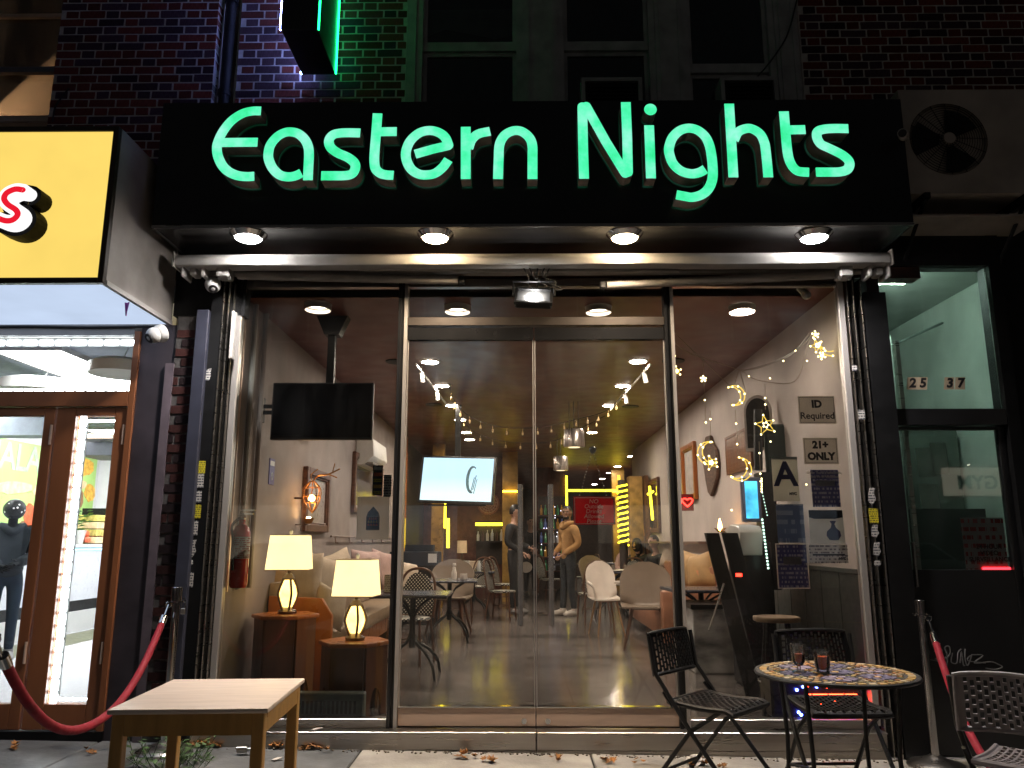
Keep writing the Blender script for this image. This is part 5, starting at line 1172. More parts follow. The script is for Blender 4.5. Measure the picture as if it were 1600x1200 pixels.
def shell_chair(col, legm, arms=True):
    t = thing('shell_chair', '', 'chair')
    def fn(u, v):
        # v 0 front of seat -> 1 top of back ; u across
        a = u*2-1
        if v < .45:
            k = v/.45; y = -.22+.38*k; z = .44+.015*(1-k)-.012*math.sin(k*math.pi); w = .22+.02*k; z += .05*a*a*k
        else:
            k = (v-.45)/.55; y = .16+.07*k+.05*math.sin(k*1.57)-.05*a*a*(1-k); z = .44+.50*k+.05*a*a*(1-k); w = .24*(1-.0*k)*math.sqrt(max(.05, 1-(max(0, k-.55)/.46)**2))
        return Vector((a*w, y, z))
    MB().surf(fn, 10, 18, .018).build('shell', col, t, world=False, smooth=80)
    if arms:
        for s in (-1, 1):
            MB().tube(spl([(s*.22, .15, .66), (s*.265, .05, .665), (s*.27, -.12, .645), (s*.25, -.17, .60), (s*.21, -.15, .47)], 4), .020, 8).build('arm', col, t, world=False)
    for x, y in ((-.17, -.16), (.17, -.16), (-.17, .15), (.17, .15)):
        MB().tube([(x*.75, y*.75, .43), (x*1.25, y*1.35, 0)], [.016, .011], 8).build('leg', legm, t, world=False)
    MB().tube([(-.13, 0, .425), (.13, 0, .425)], .012, 6).build('brace', legm, t, world=False)
    return t
def put(proto, used, loc, rz, lab, group):
    t = proto if not used.get(proto) else copy_tree(proto); used[proto] = 1
    t.location = loc; t.rotation_euler = (0, 0, rz); tag(t, lab, t['category'], group); return t
U = {}
bc = bistro_chair(); bt = bistro_table()
def at(u, v, dist, z=ZF): p = D(u, v, dist); return (p.x, p.y, z)
GT_, GC_ = 'dark square café tables', 'black and white woven bistro chairs'
put(bt, U, (-.99, 2.0, ZF), R(0), 'dark café table nearest the door frame on the left', GT_)
put(bt, U, (-.88, 4.6, ZF), R(3), 'second café table holding a pale bottle and cup', GT_)
put(bt, U, (-.75, 7.6, ZF), R(0), 'third café table with menu stands, left of the dark clothed man', GT_)
put(bt, U, (1.84, 2.75, ZF), R(2), 'dark café table in front of the brown shell chair on the right', GT_)
put(bt, U, (1.45, 7.4, ZF), R(0), 'café table crowded with plates under the red sign', GT_)
put(bc, U, (-1.12, 2.75, ZF), R(-12), 'woven bistro chair behind the nearest left café table', GC_)
put(bc, U, (-.72, 8.5, ZF), R(-20), 'arched woven bistro chair at the third café table', GC_)
put(bc, U, (-.30, 9.2, ZF), R(60), 'woven bistro chair beside the yellow flowers', GC_)
put(bc, U, (-.28, 7.2, ZF), R(75), 'woven bistro chair side on beside the dark clothed man', GC_)
put(bc, U, (2.0, 8.2, ZF), R(5), 'woven bistro chair at the seated women table', GC_)
M['shell_white'] = mat('cream_white_shell', (.78, .70, .62), .4, var=.05); M['shell_taupe'] = mat('taupe_shell', (.20, .15, .11), .45, var=.08); M['oak'] = mat('oak_leg', (.36, .20, .09), .45)
sw = shell_chair(M['shell_white'], M['oak']); stp = shell_chair(M['shell_taupe'], M['chair_wood'], False)
p = PZ(950, 992, ZF); put(sw, U, (p.x-.02, p.y, ZF), R(14), 'cream white armchair shell on oak legs in the aisle', 'moulded shell chairs').scale = (.86, .9, 1.0)
p = PZ(1006, 1015, ZF); put(stp, U, (p.x+.06, p.y+.1, ZF), R(-8), 'large taupe shell chair at the nearest right table', 'moulded shell chairs').scale = (1.25, 1.15, 1.02)
put(stp, U, (-.95, 5.35, ZF), R(-6), 'taupe shell chair behind the bottle on the second left table', 'moulded shell chairs')
put(stp, U, (1.42, 8.5, ZF), R(35), 'taupe shell chair behind the man in the tan hoodie', 'moulded shell chairs')
for x_, y_, r_, lab in ((1.0, 11.6, 0, 'far café table beyond the crowded one'), (1.9, 12.6, 4, 'farthest café table near the yellow light archway')): put(bt, U, (x_, y_, ZF), R(r_), lab, GT_)
for x_, y_, r_, lab in ((.62, 11.2, 60, 'woven bistro chair at the far café table'), (1.45, 12.2, -70, 'woven bistro chair between the two farthest tables'), (1.08, 6.6, -165, 'woven bistro chair with its back to the crowded table'), (-.95, 6.6, 160, 'woven bistro chair facing the third left table')): put(bc, U, (x_, y_, ZF), R(r_), lab, GC_)
# bottle, cup, menu stands, plates
q = MB().lathe([(.03, 0), (.034, .02), (.034, .08), (.022, .12), (.016, .16), (.022, .17), (.02, .20)], (-.82, 4.55, ZF+.736), 14); q.single('bottle', M['shell_white'], 'pale carved bottle on the second left café table', 'bottle')
MB().lathe([(.035, 0), (.045, .02), (.045, .07), (.04, .07), (.035, .015)], (-.70, 4.52, ZF+.736), 16).single('cup', M['shell_white'], 'pale cup beside the bottle on the second left table', 'cup')
for k, (x, y, lab) in enumerate(((-.86, 7.45, 'white menu stand on the third left café table'), (2.08, 2.85, 'white menu stand on the nearest right café table'), (-1.2, 1.95, 'white menu stand on the nearest left café table'))):
    t = thing('menu_stand', lab, 'menu stand', (x, y, ZF+.736)); MB().box(x-.05, x+.05, y-.002, y+.002, ZF+.745, ZF+.90).build('card', printm('menu_card_print', (.7, .66, .6), (.2, .15, .12), 60, 80) if k == 0 else bpy.data.materials['menu_card_print'], t)
    MB().box(x-.055, x+.055, y-.03, y+.03, ZF+.736, ZF+.745).build('foot', M['chair_wood'], t)
MB().lathe([(.03, 0), (.034, .03), (.03, .11), (.014, .14), (.016, .16)], (-.66, 7.5, ZF+.736), 12).single('bottle', M['white_plastic'], 'white sauce bottle on the third left café table', 'bottle')
for k, (dx, dy) in enumerate(((-.2, -.1), (.1, -.18), (.2, .12), (-.08, .15))):
    MB().lathe([(.05, 0), (.10, .018), (.10, .022), (.03, .008)], (1.45+dx, 7.4+dy, ZF+.736), 16).single('plate', M['shell_white'], ['white plate at the near left of the crowded table', 'white plate at the near edge of the crowded table', 'white plate by the seated woman', 'white plate at the back of the crowded table'][k], 'plate', 'plates on the crowded table')
for k, (dx, dy) in enumerate(((-.05, .0), (.05, .05), (.24, -.08))):
    MB().lathe([(.026, 0), (.032, .10), (.029, .10), (.02, .01)], (1.45+dx, 7.4+dy, ZF+.736), 12).single('drinking_glass', mat('thick_tumbler', (.7, .6, .5), .1, trans=.6) if k == 0 else bpy.data.materials['thick_tumbler'], ['tumbler in the middle of the crowded table', 'tumbler behind the middle one on the crowded table', 'tumbler at the right of the crowded table'][k], 'glass', 'tumblers on the crowded table')

# ---- back of the room
M['neon'] = emi('yellow_neon', (1, .78, .03), 6.5); M['neon_dim'] = emi('yellow_cove', (1, .64, .03), 17)
def neon(a, b, lab, r_=.03, m='neon', nm='light_tube', cat='light tube'):
    t = MB().tube([a, b], r_, 10); return t.single(nm, M[m], lab, cat, 'yellow light tubes in the lounge')
neon(D(700, 810, 17.2), D(700, 856, 17.2), 'upright yellow tube on the back brick wall', .035)
neon(D(743, 819, 17.3), D(785, 819, 17.3), 'level yellow tube above the bottle shelf', .035)
# yellow framed opening at the far end
yF = 20.0
fr0, fr1 = D(887, 770, yF), D(966, 770, yF)
t = thing('light_archway', 'yellow light frame round the far opening of the lounge', 'light frame', (fr0.x, yF-5.5, 1.5))
zt_, zb_ = D(887, 768, yF).z, ZF+1.2
for (x0_, x1_, z0_, z1_) in ((fr0.x, fr1.x, zt_, zt_+.055),): MB().box(x0_, x1_, yF-5.5, yF-5.44, z0_, z1_).build('tube', M['neon'], t)
for x in (fr0.x-.05, fr1.x): MB().box(x, x+.05, yF-5.5, yF-5.44, zb_, zt_+.4).build('tube', M['neon'], t)
MB().box(fr0.x-.9, fr0.x-.06, yF-5.45, yF-5.3, ZF, ZC).build('pillar', M['brick_in'], t); MB().box(fr1.x+.06, fr1.x+.35, yF-5.45, yF-5.3, ZF, zt_-.1).build('pillar', M['brick_in'], t)
# coves shining down the pillars
for u, dist, lab in ((797, 16.5, 'yellow cove lamp washing the ceiling left of the corridor'), (966, 20.3, 'yellow cove lamp washing the ceiling beside the spiral column')):
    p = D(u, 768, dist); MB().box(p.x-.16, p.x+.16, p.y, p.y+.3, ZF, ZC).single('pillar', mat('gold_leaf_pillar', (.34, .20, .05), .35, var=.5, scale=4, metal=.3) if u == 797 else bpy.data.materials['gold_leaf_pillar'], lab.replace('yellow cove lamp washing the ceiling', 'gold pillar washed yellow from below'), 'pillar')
    MB().tube([(p.x-.15, p.y-.07, p.z), (p.x+.15, p.y-.07, p.z)], .02, 8).single('cove_lamp', M['neon_dim'], lab, 'cove lamp', 'yellow light tubes in the lounge')
# spiral light column
dS = 14.0; cS = D(973, 800, dS); zs0, zs1 = D(973, 852, dS).z, D(973, 757, dS).z
t = thing('spiral_light_column', 'column wound with a yellow spiral light beside the red sign', 'light column', (cS.x, cS.y, ZF))
MB().tube([(cS.x, cS.y, ZF), (cS.x, cS.y, zs1+.08)], .075, 14).build('column', M['dark_wall'], t)
MB().tube([(cS.x+.085*math.cos(i*.42), cS.y+.085*math.sin(i*.42), zs0+(zs1-zs0)*i/165) for i in range(166)], .016, 6).build('spiral', M['neon'], t)
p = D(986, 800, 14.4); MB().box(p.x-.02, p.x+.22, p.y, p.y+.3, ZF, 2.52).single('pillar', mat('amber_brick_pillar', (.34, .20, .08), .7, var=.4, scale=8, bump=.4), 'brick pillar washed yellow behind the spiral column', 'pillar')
MB().box(p.x+.24, p.x+.30, p.y-.2, p.y+.1, ZF, 2.52).single('pillar', M['wood_frame'], 'dark wooden post to the right of the yellow washed pillar', 'pillar')
# mandala plate, shelf with bottles on brick wall
c = D(763, 787, 17.35); t = thing('mandala_plate', 'round carved mandala hung on the back brick wall', 'wall plate', c)
MB().lathe([(.01, .0), (.235, .0), (.245, .02), (.01, .03)], (0, 0, 0), 26, MT(c.x, c.y, c.z, rx=math.pi/2)).build('disc', mat('terracotta_disc', (.30, .10, .05), .6, var=.5, scale=40), t)
q = MB()
for r_ in (.05, .10, .15, .20): q.tube([(c.x+r_*math.cos(2*math.pi*i/24), c.y-.035, c.z+r_*math.sin(2*math.pi*i/24)) for i in range(24)], .008, 5, closed=True)
for i in range(16): a = 2*math.pi*i/16; q.tube([(c.x+.05*math.cos(a), c.y-.035, c.z+.05*math.sin(a)), (c.x+.2*math.cos(a+.15), c.y-.035, c.z+.2*math.sin(a+.15))], .006, 5)
q.build('tracery', mat('pale_tracery', (.5, .28, .16), .6), t)
s0, s1 = D(743, 845, 17.1), D(785, 845, 17.1); t = thing('bottle_shelf', 'dark shelf under the level yellow tube', 'shelf', (s0.x, s0.y, s0.z)); MB().box(s0.x, s1.x+.1, s0.y, s0.y+.3, s0.z-.03, s0.z).build('board', M['dark_wall'], t); MB().box(s0.x, s1.x+.1, s0.y+.3, s0.y+.32, s0.z-.5, s0.z+.4).build('back', M['dark_wall'], t)
rr = random.Random(5)
for k in range(6):
    x = s0.x+.05+k*.1; hh = rr.uniform(.10, .26)
    MB().lathe([(.03, 0), (.032, hh*.6), (.012, hh*.8), (.012, hh)], (x, s0.y+.12, s0.z), 10).single('bottle', [M['white_plastic'], M['chair_wood'], M['shell_white']][k % 3], 'small %s on the shelf below the level yellow tube, %s from the left' % (['white bottle', 'brown bottle', 'cream bottle'][k % 3], ['first', 'second', 'third', 'fourth', 'fifth', 'sixth'][k]), 'bottle', 'bottles on the back shelf')
c = D(722, 856, 16.0); t = thing('table_lamp', 'distant beige drum table lamp before the back brick wall', 'table lamp', (c.x, c.y, c.z-.18))
MB().lathe([(.10, -.1), (.095, .14), (.09, .14), (.095, -.1)], c, 18).build('lamp_shade', mat('beige_drum_shade', (.62, .46, .28), .7, emit=(1, .62, .3), estr=.25), t)
MB().lathe([(.08, -.26), (.03, -.22), (.015, -.1)], c, 12).build('base', M['bronze'], t)
MB().box(c.x-.35, c.x+.5, c.y-.25, c.y+.3, ZF+.55, c.z-.26).single('low_cabinet', M['cush'], 'pale low cabinet under the distant drum lamp', 'cabinet')
# yellow washed column, dark tv stand unit left
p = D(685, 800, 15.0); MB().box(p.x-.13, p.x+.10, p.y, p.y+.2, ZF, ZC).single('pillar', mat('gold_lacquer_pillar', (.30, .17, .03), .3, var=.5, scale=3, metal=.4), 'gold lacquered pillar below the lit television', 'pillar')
neon(D(674, 800, 14.8)+Vector((.28, -.25, -.3)), D(674, 800, 14.8)+Vector((.28, -.25, .35)), 'yellow tube lighting the gold lacquered pillar', .02)
b0, b1 = D(640, 862, 12.0), D(684, 905, 12.0)
t = thing('host_stand', 'black host counter with a small white card left of the gold pillar', 'counter', (b0.x, b0.y, ZF)); MB().box(b0.x-.3, b1.x, b0.y, b0.y+.5, ZF, b0.z).build('body', M['black_panel'], t, bevel=.01)
MB().box(b1.x-.15, b1.x-.02, b0.y-.004, b0.y, b0.z-.16, b0.z-.03).build('card', M['white_plastic'], t)
MB().box(b0.x-.1, b1.x-.1, b0.y+.2, b0.y+.45, b0.z, b0.z+.10).build('till', M['black_paint'], t)
MB().box(LW, LW+.10, 7.9, 8.6, ZF, ZC).single('wooden_post', M['orange_wood'], 'orange brown wooden post just inside the door frame', 'post')
# pendant drum lamps with cords
for u, v, w, h_, dist, lab, n in ((897, 686, 32, 26, 10.4, 'larger metal drum pendant hanging over the aisle', 3), (876, 725, 23, 20, 13.6, 'smaller metal drum pendant further down the aisle', 2)):
    c = D(u, v, dist); r_ = w/2/1225*dist; hh = h_/1225*dist
    t = thing('pendant_lamp', lab, 'pendant lamp', (c.x, c.y, c.z-hh/2), group='metal drum pendants')
    MB().lathe([(r_, -hh/2), (r_*1.03, -hh/2+.015), (r_*1.0, hh/2), (r_*.9, hh/2+.02), (.02, hh/2+.02)], c, 26).build('drum', mat('brushed_drum', (.5, .44, .40), .3, metal=.9, var=.4, scale=3, stretch=(6, 6, .2)) if n == 3 else bpy.data.materials['brushed_drum'], t)
    q = MB()
    for k in range(n): q.tube([(c.x+(k-1)*.06, c.y, c.z+hh/2), (c.x+(k-1)*.06, c.y, ZC)], .005, 5)
    q.build('cord', M['black_paint'], t)
    MB().lathe([(.02, -hh/2-.005), (r_*.6, -hh/2-.002), (r_*.6, -hh/2+.01)], c, 18).build('diffuser', emi('pendant_glow', (1, .75, .45), 2) if n == 3 else bpy.data.materials['pendant_glow'], t)
# string light garland down the ceiling
def garland(pts, lab, n=14, bul=True):
    t = thing('string_lights', lab, 'string lights', pts[0]); L = spl(pts, 6)
    MB().tube(L, .005, 5).build('wire', M['cable'], t)
    for i in range(2, len(L)-1, max(1, len(L)//n)):
        p = L[i]; MB().tube([p, p+Vector((0, 0, -.05))], .004, 5).lathe([(.005, -.095), (.014, -.088), (.014, -.055), (.005, -.045)], p, 7).build('bulb', M['garland_bulb'], t)
M['garland_bulb'] = mat('clear_bulb', (.35, .24, .12), .2, emit=(1, .55, .2), estr=.10)
garland([D(700, 600, 9.0), D(720, 640, 9.6), D(770, 665, 10), D(840, 668, 10), D(900, 655, 10), D(950, 640, 9.6), D(985, 600, 9)], 'upper garland of clear bulbs looping across the lounge ceiling')
garland([D(712, 622, 10.5), D(735, 670, 11), D(790, 690, 11.4), D(860, 690, 11.4), D(905, 670, 11), D(945, 650, 10.5)], 'lower garland of clear bulbs behind the upper one', 12)
for pts, lab in (([(650, 570), (672, 598), (697, 631)], 'left light strip with clip-on spots running along the ceiling'), ([(1016, 570), (990, 600), (955, 640)], 'right light strip with clip-on spots running along the ceiling')):
    L = [PZ(u, v, ZC-.06) for u, v in pts]; t = thing('track_light', lab, 'track light', L[0], group='ceiling tracks')
    MB().tube(L, .013, 6).build('track', M['white_plastic'], t)
    for k in range(2):
        p = L[k]+(L[k+1]-L[k])*.35; MB().tube([p, p+Vector((.02, 0, -.12))], .026, 12).build('spot', M['white_alu'], t); MB().tube([p, p+Vector((0, 0, .06))], .01, 6).build('stem', M['white_plastic'], t)
# orange lamp and mantel, mirrors on the right wall far part
Rr = lambda u, v: PX(u, v, RW)
wall_frame(1005, 757, 1034, 832, RW, -1, 'dark framed mirror with a reflected yellow tube on the right wall', mat('wall_mirror', (.5, .48, .46), .05, metal=1), w=.06)
wall_frame(997, 775, 1006, 815, RW, -1, 'small dark picture beside the framed mirror', mat('dim_picture', (.16, .10, .07), .6), w=.05)
a, b = Rr(1022, 760), Rr(1027, 812); neon(Vector((RW-.08, a.y, a.z)), Vector((RW-.08, b.y, b.z)), 'slanted yellow tube built in place of a reflection in the right wall mirror', .022)  # glowing tubes built in place of the mirror's yellow reflection
a, b = Rr(1020, 772), Rr(1028, 768); neon(Vector((RW-.085, a.y, a.z)), Vector((RW-.085, b.y, b.z)), 'short yellow side tube built in place of a reflection in the right wall mirror', .02)
a = Rr(1000, 846); MB().box(RW-.20, RW, 4.2, 10.5, a.z-.03, a.z).single('mantel_shelf', M['wood_frame'], 'long shelf along the right wall above the seated women', 'shelf')
c = PX(1001, 832, RW-.12); t = thing('table_lamp', 'small orange pleated lamp on the right wall shelf', 'table lamp', (c.x, c.y, a.z)); MB().lathe([(.11, -.06), (.05, .09)], c, 16).build('lamp_shade', emi('orange_shade', (1, .42, .12), 1.3, var=.2), t); MB().tube([(c.x, c.y, a.z), (c.x, c.y, c.z-.05)], .02, 8).build('base', M['bronze'], t)
# red heart neon in the right window
t = thing('heart_neon', 'small red neon hearts sign at the left edge of the right window', 'neon sign', D(1067, 785, 8.6))
for k, u in enumerate((1058, 1074)):
    c = D(u, 784, 8.6); hp_ = [Vector((c.x+.055*(math.sin(a)**3), c.y, c.z+.05*(.81*math.cos(a)-.31*math.cos(2*a)-.12*math.cos(3*a)))) for a in [2*math.pi*i/20 for i in range(20)]]
    MB().tube(hp_, .009, 6, closed=True).build('heart', emi('red_neon', (1, .03, .02), 9) if k == 0 else bpy.data.materials['red_neon'], t)
MB().box(D(1050, 784, 8.65).x, D(1084, 784, 8.65).x, D(1050, 784, 8.66).y, D(1050, 784, 8.66).y+.01, D(1050, 798, 8.65).z, D(1050, 772, 8.65).z).build('backing', mat('dark_red_backing', (.10, .01, .012), .4), t)

# bottle display beyond the standing men
b0, b1 = D(842, 870, 17.5), D(884, 796, 17.5)
t = thing('bottle_display', 'dark rack of glinting bottles between the door handles and the man in tan', 'rack', (b0.x, b0.y, ZF))
MB().box(b0.x, b1.x, b0.y+.25, b0.y+.3, ZF, b1.z+.3).build('back', M['dark_wall'], t)
for k in range(5): MB().box(b0.x, b1.x, b0.y, b0.y+.25, ZF+.55+k*.3, ZF+.575+k*.3).build('shelf', M['wood_frame'], t)
bcol = [mat('bottle_'+n, c, .12, spec=.8) for n, c in (('blue', (.10, .16, .5)), ('amber', (.6, .3, .05)), ('green', (.06, .3, .12)), ('clear', (.6, .6, .62)))]
bmsh = [MB().lathe([(.03, 0), (.033, .02), (.033, .13), (.012, .17), (.012, .22)], (0, 0, 0), 9).mesh('bottle', m) for m in bcol]; rr = random.Random(6)
for k in range(5):
    for i in range(6):
        if rr.random() < .85: j = rr.randrange(4); o = place(bmsh[j], 'bottle', None, (b0.x+.06+i*(b1.x-b0.x-.1)/5.5, b0.y+.1, ZF+.576+k*.3)); tag(o, ['blue', 'amber', 'green', 'clear'][j]+' bottle on the dark rack between the door handles and the man in tan', 'bottle', ['blue', 'amber', 'green', 'clear'][j]+' bottles on the dark rack')
t = thing('rack_light', 'tiny cool lamps strung along the dark bottle rack', 'string lights', (b0.x, b0.y-.02, ZF+1.2))
q = MB()
for i in range(26): q.ball((rr.uniform(b0.x, b1.x), b0.y-.03, ZF+rr.uniform(.5, 1.95)), .009, 5)
q.build('bulbs', emi('rack_bulb', (.8, .75, 1), 6), t, kind='stuff')
# ---- right wall decor behind the right window
wall_frame(1068, 700, 1092, 780, RW, -1, 'carved orange brown frame on the right wall', mat('white_mat', (.55, .5, .47), .6), 'orange_wood', w=.07)
def wallobj(poly, th, X): 
    P_ = [PX(u, v, X) for u, v in poly]; n = len(P_); b = MB()
    return b.add([(X-.003, p.y, p.z) for p in P_]+[(X-th, p.y, p.z) for p in P_], [tuple(range(n)), tuple(range(n, 2*n))[::-1]]+[(i, (i+1) % n, (i+1) % n+n, i+n) for i in range(n)])
b = wallobj([(1108, 682), (1114, 680), (1117, 690), (1124, 702), (1127, 725), (1126, 745), (1120, 765), (1116, 776), (1112, 770), (1108, 750), (1106, 735), (1102, 715), (1105, 697)], .05, RW)
b.single('carved_mask', mat('bark_carving', (.10, .05, .035), .6, var=.6, scale=22, stretch=(1, 1, 3), bump=.8, bscale=50), 'long dark carved wooden mask behind the hanging moon', 'carving', bevel=.012)
# louvred shutter
y0_, y1_ = sorted((Rr(1137, 700).y, Rr(1177, 700).y)); z0_, z1_ = Rr(1157, 737).z, Rr(1157, 674).z
t = thing('louvred_panel', 'brown louvred wooden panel on the right wall', 'louvred panel', (RW-.02, (y0_+y1_)/2, z0_))
Mx = MT(RW, (y0_+y1_)/2, 0, rz=R(-90)); hw = (y1_-y0_)/2
MB().frame(-hw, hw, z0_, z1_, .025, -.03, -.002, Mx).build('frame', M['table_wood'], t)
for k in range(9):
    z = z0_+.03+(z1_-z0_-.06)*k/9; MB().box(-hw+.026, hw-.026, -.028, -.006, z, z+(z1_-z0_)/11, Mx).build('slat', M['table_wood'], t)
# arched dark mirror plate with post
P0 = D(1188, 700, 7.2); yc = P0.y; hw = .125; zb0, zt0 = D(1190, 705, 7.2).z, D(1190, 618, 7.2).z
Mx = MT(P0.x, yc, 0, rz=R(-28)); hh = zt0-zb0
arch = lambda w_, z1_, z0_: [(-w_, z0_), (w_, z0_), (w_, z1_-w_*1.3)]+[(w_*math.cos(a), z1_-w_*1.3+w_*1.3*math.sin(a)) for a in [math.pi*i/12 for i in range(1, 12)]]+[(-w_, z1_-w_*1.3)]
t = thing('arched_mirror', 'dark arched mirror with a pale rim beside the notices', 'mirror', (RW-.02, yc, zb0))
MB().prism(arch(hw, zt0, zb0), -.03, -.002, Mx).build('rim', M['wall_r'], t); MB().prism(arch(hw*.84, zt0-.03, zb0+.03), -.034, -.0305, Mx).build('glass', mat('dark_mirror', (.05, .04, .035), .2, metal=.5, var=.5, scale=14), t)
wsc = thing('shade_boards', 'dark boards added for the shaded lower wall under the notices behind the right window', 'shade boards', (RW-.01, 1.2, ZF))  # dark boards stand in for shade on the lower wall
for k in range(6): MB().box(RW-.022, RW-.001, .08+k*.36, .08+k*.36+.352, ZF, ZF+.98+(.0)).build('panel', mat('shaded_wall_grey', (.05, .055, .052), .45, var=.25) if k == 0 else bpy.data.materials['shaded_wall_grey'], wsc, bevel=.004)
MB().box(RW-.035, RW-.001, .08, 2.24, ZF+.981, ZF+1.01).build('shade_cap', bpy.data.materials['shaded_wall_grey'], wsc)
# sofa on the right
so = thing('sofa', 'tan leather sofa with cushions along the right wall', 'sofa', (1.95, 4.6, ZF))
MB().box(1.62, RW-.02, 3.7, 6.6, ZF+.12, ZF+.46).build('seat', mat('tan_leather', (.36, .16, .09), .4, var=.15), so, bevel=.03, seg=2)
MB().box(RW-.20, RW-.02, 3.7, 6.6, ZF+.461, ZF+.92).build('back', bpy.data.materials['tan_leather'], so, bevel=.03, seg=2)
MB().box(1.58, RW-.02, 3.5, 3.69, ZF+.1, ZF+.66).build('arm', bpy.data.materials['tan_leather'], so, bevel=.03, seg=2)
for u, v, d_, m, lab, ry in ((1076, 890, 9.7, 'cush_b', 'tan cushion on the right sofa by the door frame', 10), (1096, 892, 9.4, 'cush_b', 'tan cushion on the right sofa beside the black board', -12), (1050, 870, 12.6, 'cush', 'pale cushion beside the seated woman', 14)):
    cushion(D(u, v, d_), .44, .42, .16, R(-60), R(-12), M[m], lab, 'cushions on the right', R(ry))
c0 = D(1100, 965, 7.9); t = thing('marble_plinth', 'white and grey marble plinth behind the black board', 'plinth', (c0.x, c0.y, ZF))
MB().box(1.62, 2.18, c0.y-.25, c0.y+.35, ZF, ZF+.58).build('block', mat('grey_veined_marble', (.55, .55, .56), .2, var=.75, scale=2.5, stretch=(1, 1, 2)), t, bevel=.01)
MB().box(1.60, 2.2, c0.y-.27, c0.y+.37, ZF+.581, ZF+.62).build('top', M['black_panel'], t)
# black folding board
a0 = D(1098, 833, 6.75); a1 = D(1157, 826, 6.5); zt_ = a0.z
t = thing('folding_board', 'black folding board leaning behind the right window with a small red light', 'board', ((a0.x+a1.x)/2, a0.y, ZF))
def leaning(x0, x1, y0, y1, zt, lean, dx):
    b = MB(); return b.add([(x0+dx, y0, ZF), (x1+dx, y1, ZF), (x1, y1+lean, zt), (x0, y0+lean, zt)]+[(x0+dx, y0+.025, ZF), (x1+dx, y1+.025, ZF), (x1, y1+lean+.025, zt), (x0, y0+lean+.025, zt)], [(0, 1, 2, 3), (7, 6, 5, 4), (0, 4, 5, 1), (1, 5, 6, 2), (2, 6, 7, 3), (3, 7, 4, 0)])
xm = D(1128, 830, 6.5).x
leaning(a0.x, xm-.004, a0.y-.35, a0.y-.45, zt_, .28, .20).build('panel', M['black_paint'], t, smooth=0); leaning(xm+.004, a1.x, a0.y-.45, a0.y-.38, zt_, .22, .20).build('panel', M['black_paint'], t, smooth=0)
p = D(1152, 898, 6.2); MB().box(p.x-.022, p.x+.022, p.y-.05, p.y-.04, p.z-.012, p.z+.012).build('red_light', emi('red_diode', (1, .02, .01), 14), t)
MB().tube([D(1131, 912, 6.1), D(1108, 985, 5.95)], .008, 6).build('stay', M['steel'], t)
# flame lamp behind the board
c = PX(1125, 822, RW-.2); t = thing('flame_lamp', 'small flame lamp glowing on the right wall above the black board', 'lamp', (c.x, c.y, c.z-.05))
MB().lathe([(.006, -.05), (.022, -.02), (.016, .03), (.002, .08)], c, 10).build('flame', emi('flame', (1, .48, .14), 60), t)
q = MB(); 
for i in range(8): a = 2*math.pi*i/8; q.tube([c+Vector((.02*math.cos(a), .02*math.sin(a), -.06)), c+Vector((.06*math.cos(a), .06*math.sin(a), -.02))], .005, 5)
q.tube([c+Vector((0, 0, -.06)), Vector((RW, c.y, c.z-.06))], .01, 6); q.build('crown', M['bronze'], t)
# photo kiosk
kx = D(1170, 830, 6.6)
t = thing('photo_kiosk', 'dark kiosk with white curved hood and a lit blue screen', 'kiosk', (1.95, 1.35, ZF))
kxa, kxb = D(1160, 850, 6.75).x, D(1206, 850, 6.75).x; ky = 1.25
MB().box(kxa, kxb, ky, ky+.5, ZF, D(1180, 845, 6.75).z).build('cabinet', M['black_panel'], t, bevel=.02)
zk = D(1160, 868, 6.7).z; zk1 = D(1160, 822, 6.7).z
hd = [(ky-.02, zk), (ky-.06, zk1-.05), (ky-.0, zk1), (ky+.25, zk1+.02), (ky+.45, zk1-.04), (ky+.1, zk1-.09), (ky+.06, zk)]
b = MB(); n = len(hd); x0, x1 = D(1156, 840, 6.7).x, D(1192, 840, 6.7).x; b.add([(x0, y, z) for y, z in hd]+[(x1, y, z) for y, z in hd], [tuple(range(n)), tuple(range(n, 2*n))]+[(i, (i+1) % n, (i+1) % n+n, i+n) for i in range(n)]); b.build('hood', M['white_plastic'], t, bevel=.008)
p0, p1 = D(1163, 752, 6.9), D(1186, 810, 6.9); MB().box(p0.x-.03, p1.x+.03, p0.y, p0.y+.05, p1.z-.03, p0.z+.035).build('screen_case', mat('lilac_grey_case', (.2, .22, .32), .4), t, bevel=.008)
MB().box(p0.x, p1.x, p0.y-.003, p0.y-.0005, p1.z, p0.z).build('screen', emi('cyan_screen', (.10, .62, 1), 1.6, var=.6, scale=5), t)
MB().box(D(1197, 700, 6.95).x, D(1247, 700, 6.95).x, p0.y+.06, p0.y+.12, D(1220, 748, 6.95).z, D(1220, 662, 6.95).z).build('header_panel', mat('dark_green_panel', (.012, .022, .018), .35), t, bevel=.02)
MB().box(p1.x+.035, p1.x+.16, p0.y-.0, p0.y+.2, p1.z-.6, p0.z+.08).build('side_post', M['black_panel'], t)
q = MB()
for i in range(15): c = D(1191+i*.67, 812+i*5.4, 6.6); q.ball(c, .0095, 6)
q.build('light_dots', emi('mint_diode', (.66, 1, .82), 3), t, kind='stuff')
q = MB()
for i in range(9): c = D(1190+i*1.1, 765+i*5, 6.62); q.ball(c, .005, 6)
q.build('upper_light_dots', bpy.data.materials['mint_diode'], t, kind='stuff')
MB().tube([D(1185, 735, 6.7), D(1184, 640, 6.7)], .035, 12).single('black_post', M['black_panel'], 'black cylindrical post below the arched mirror', 'post')
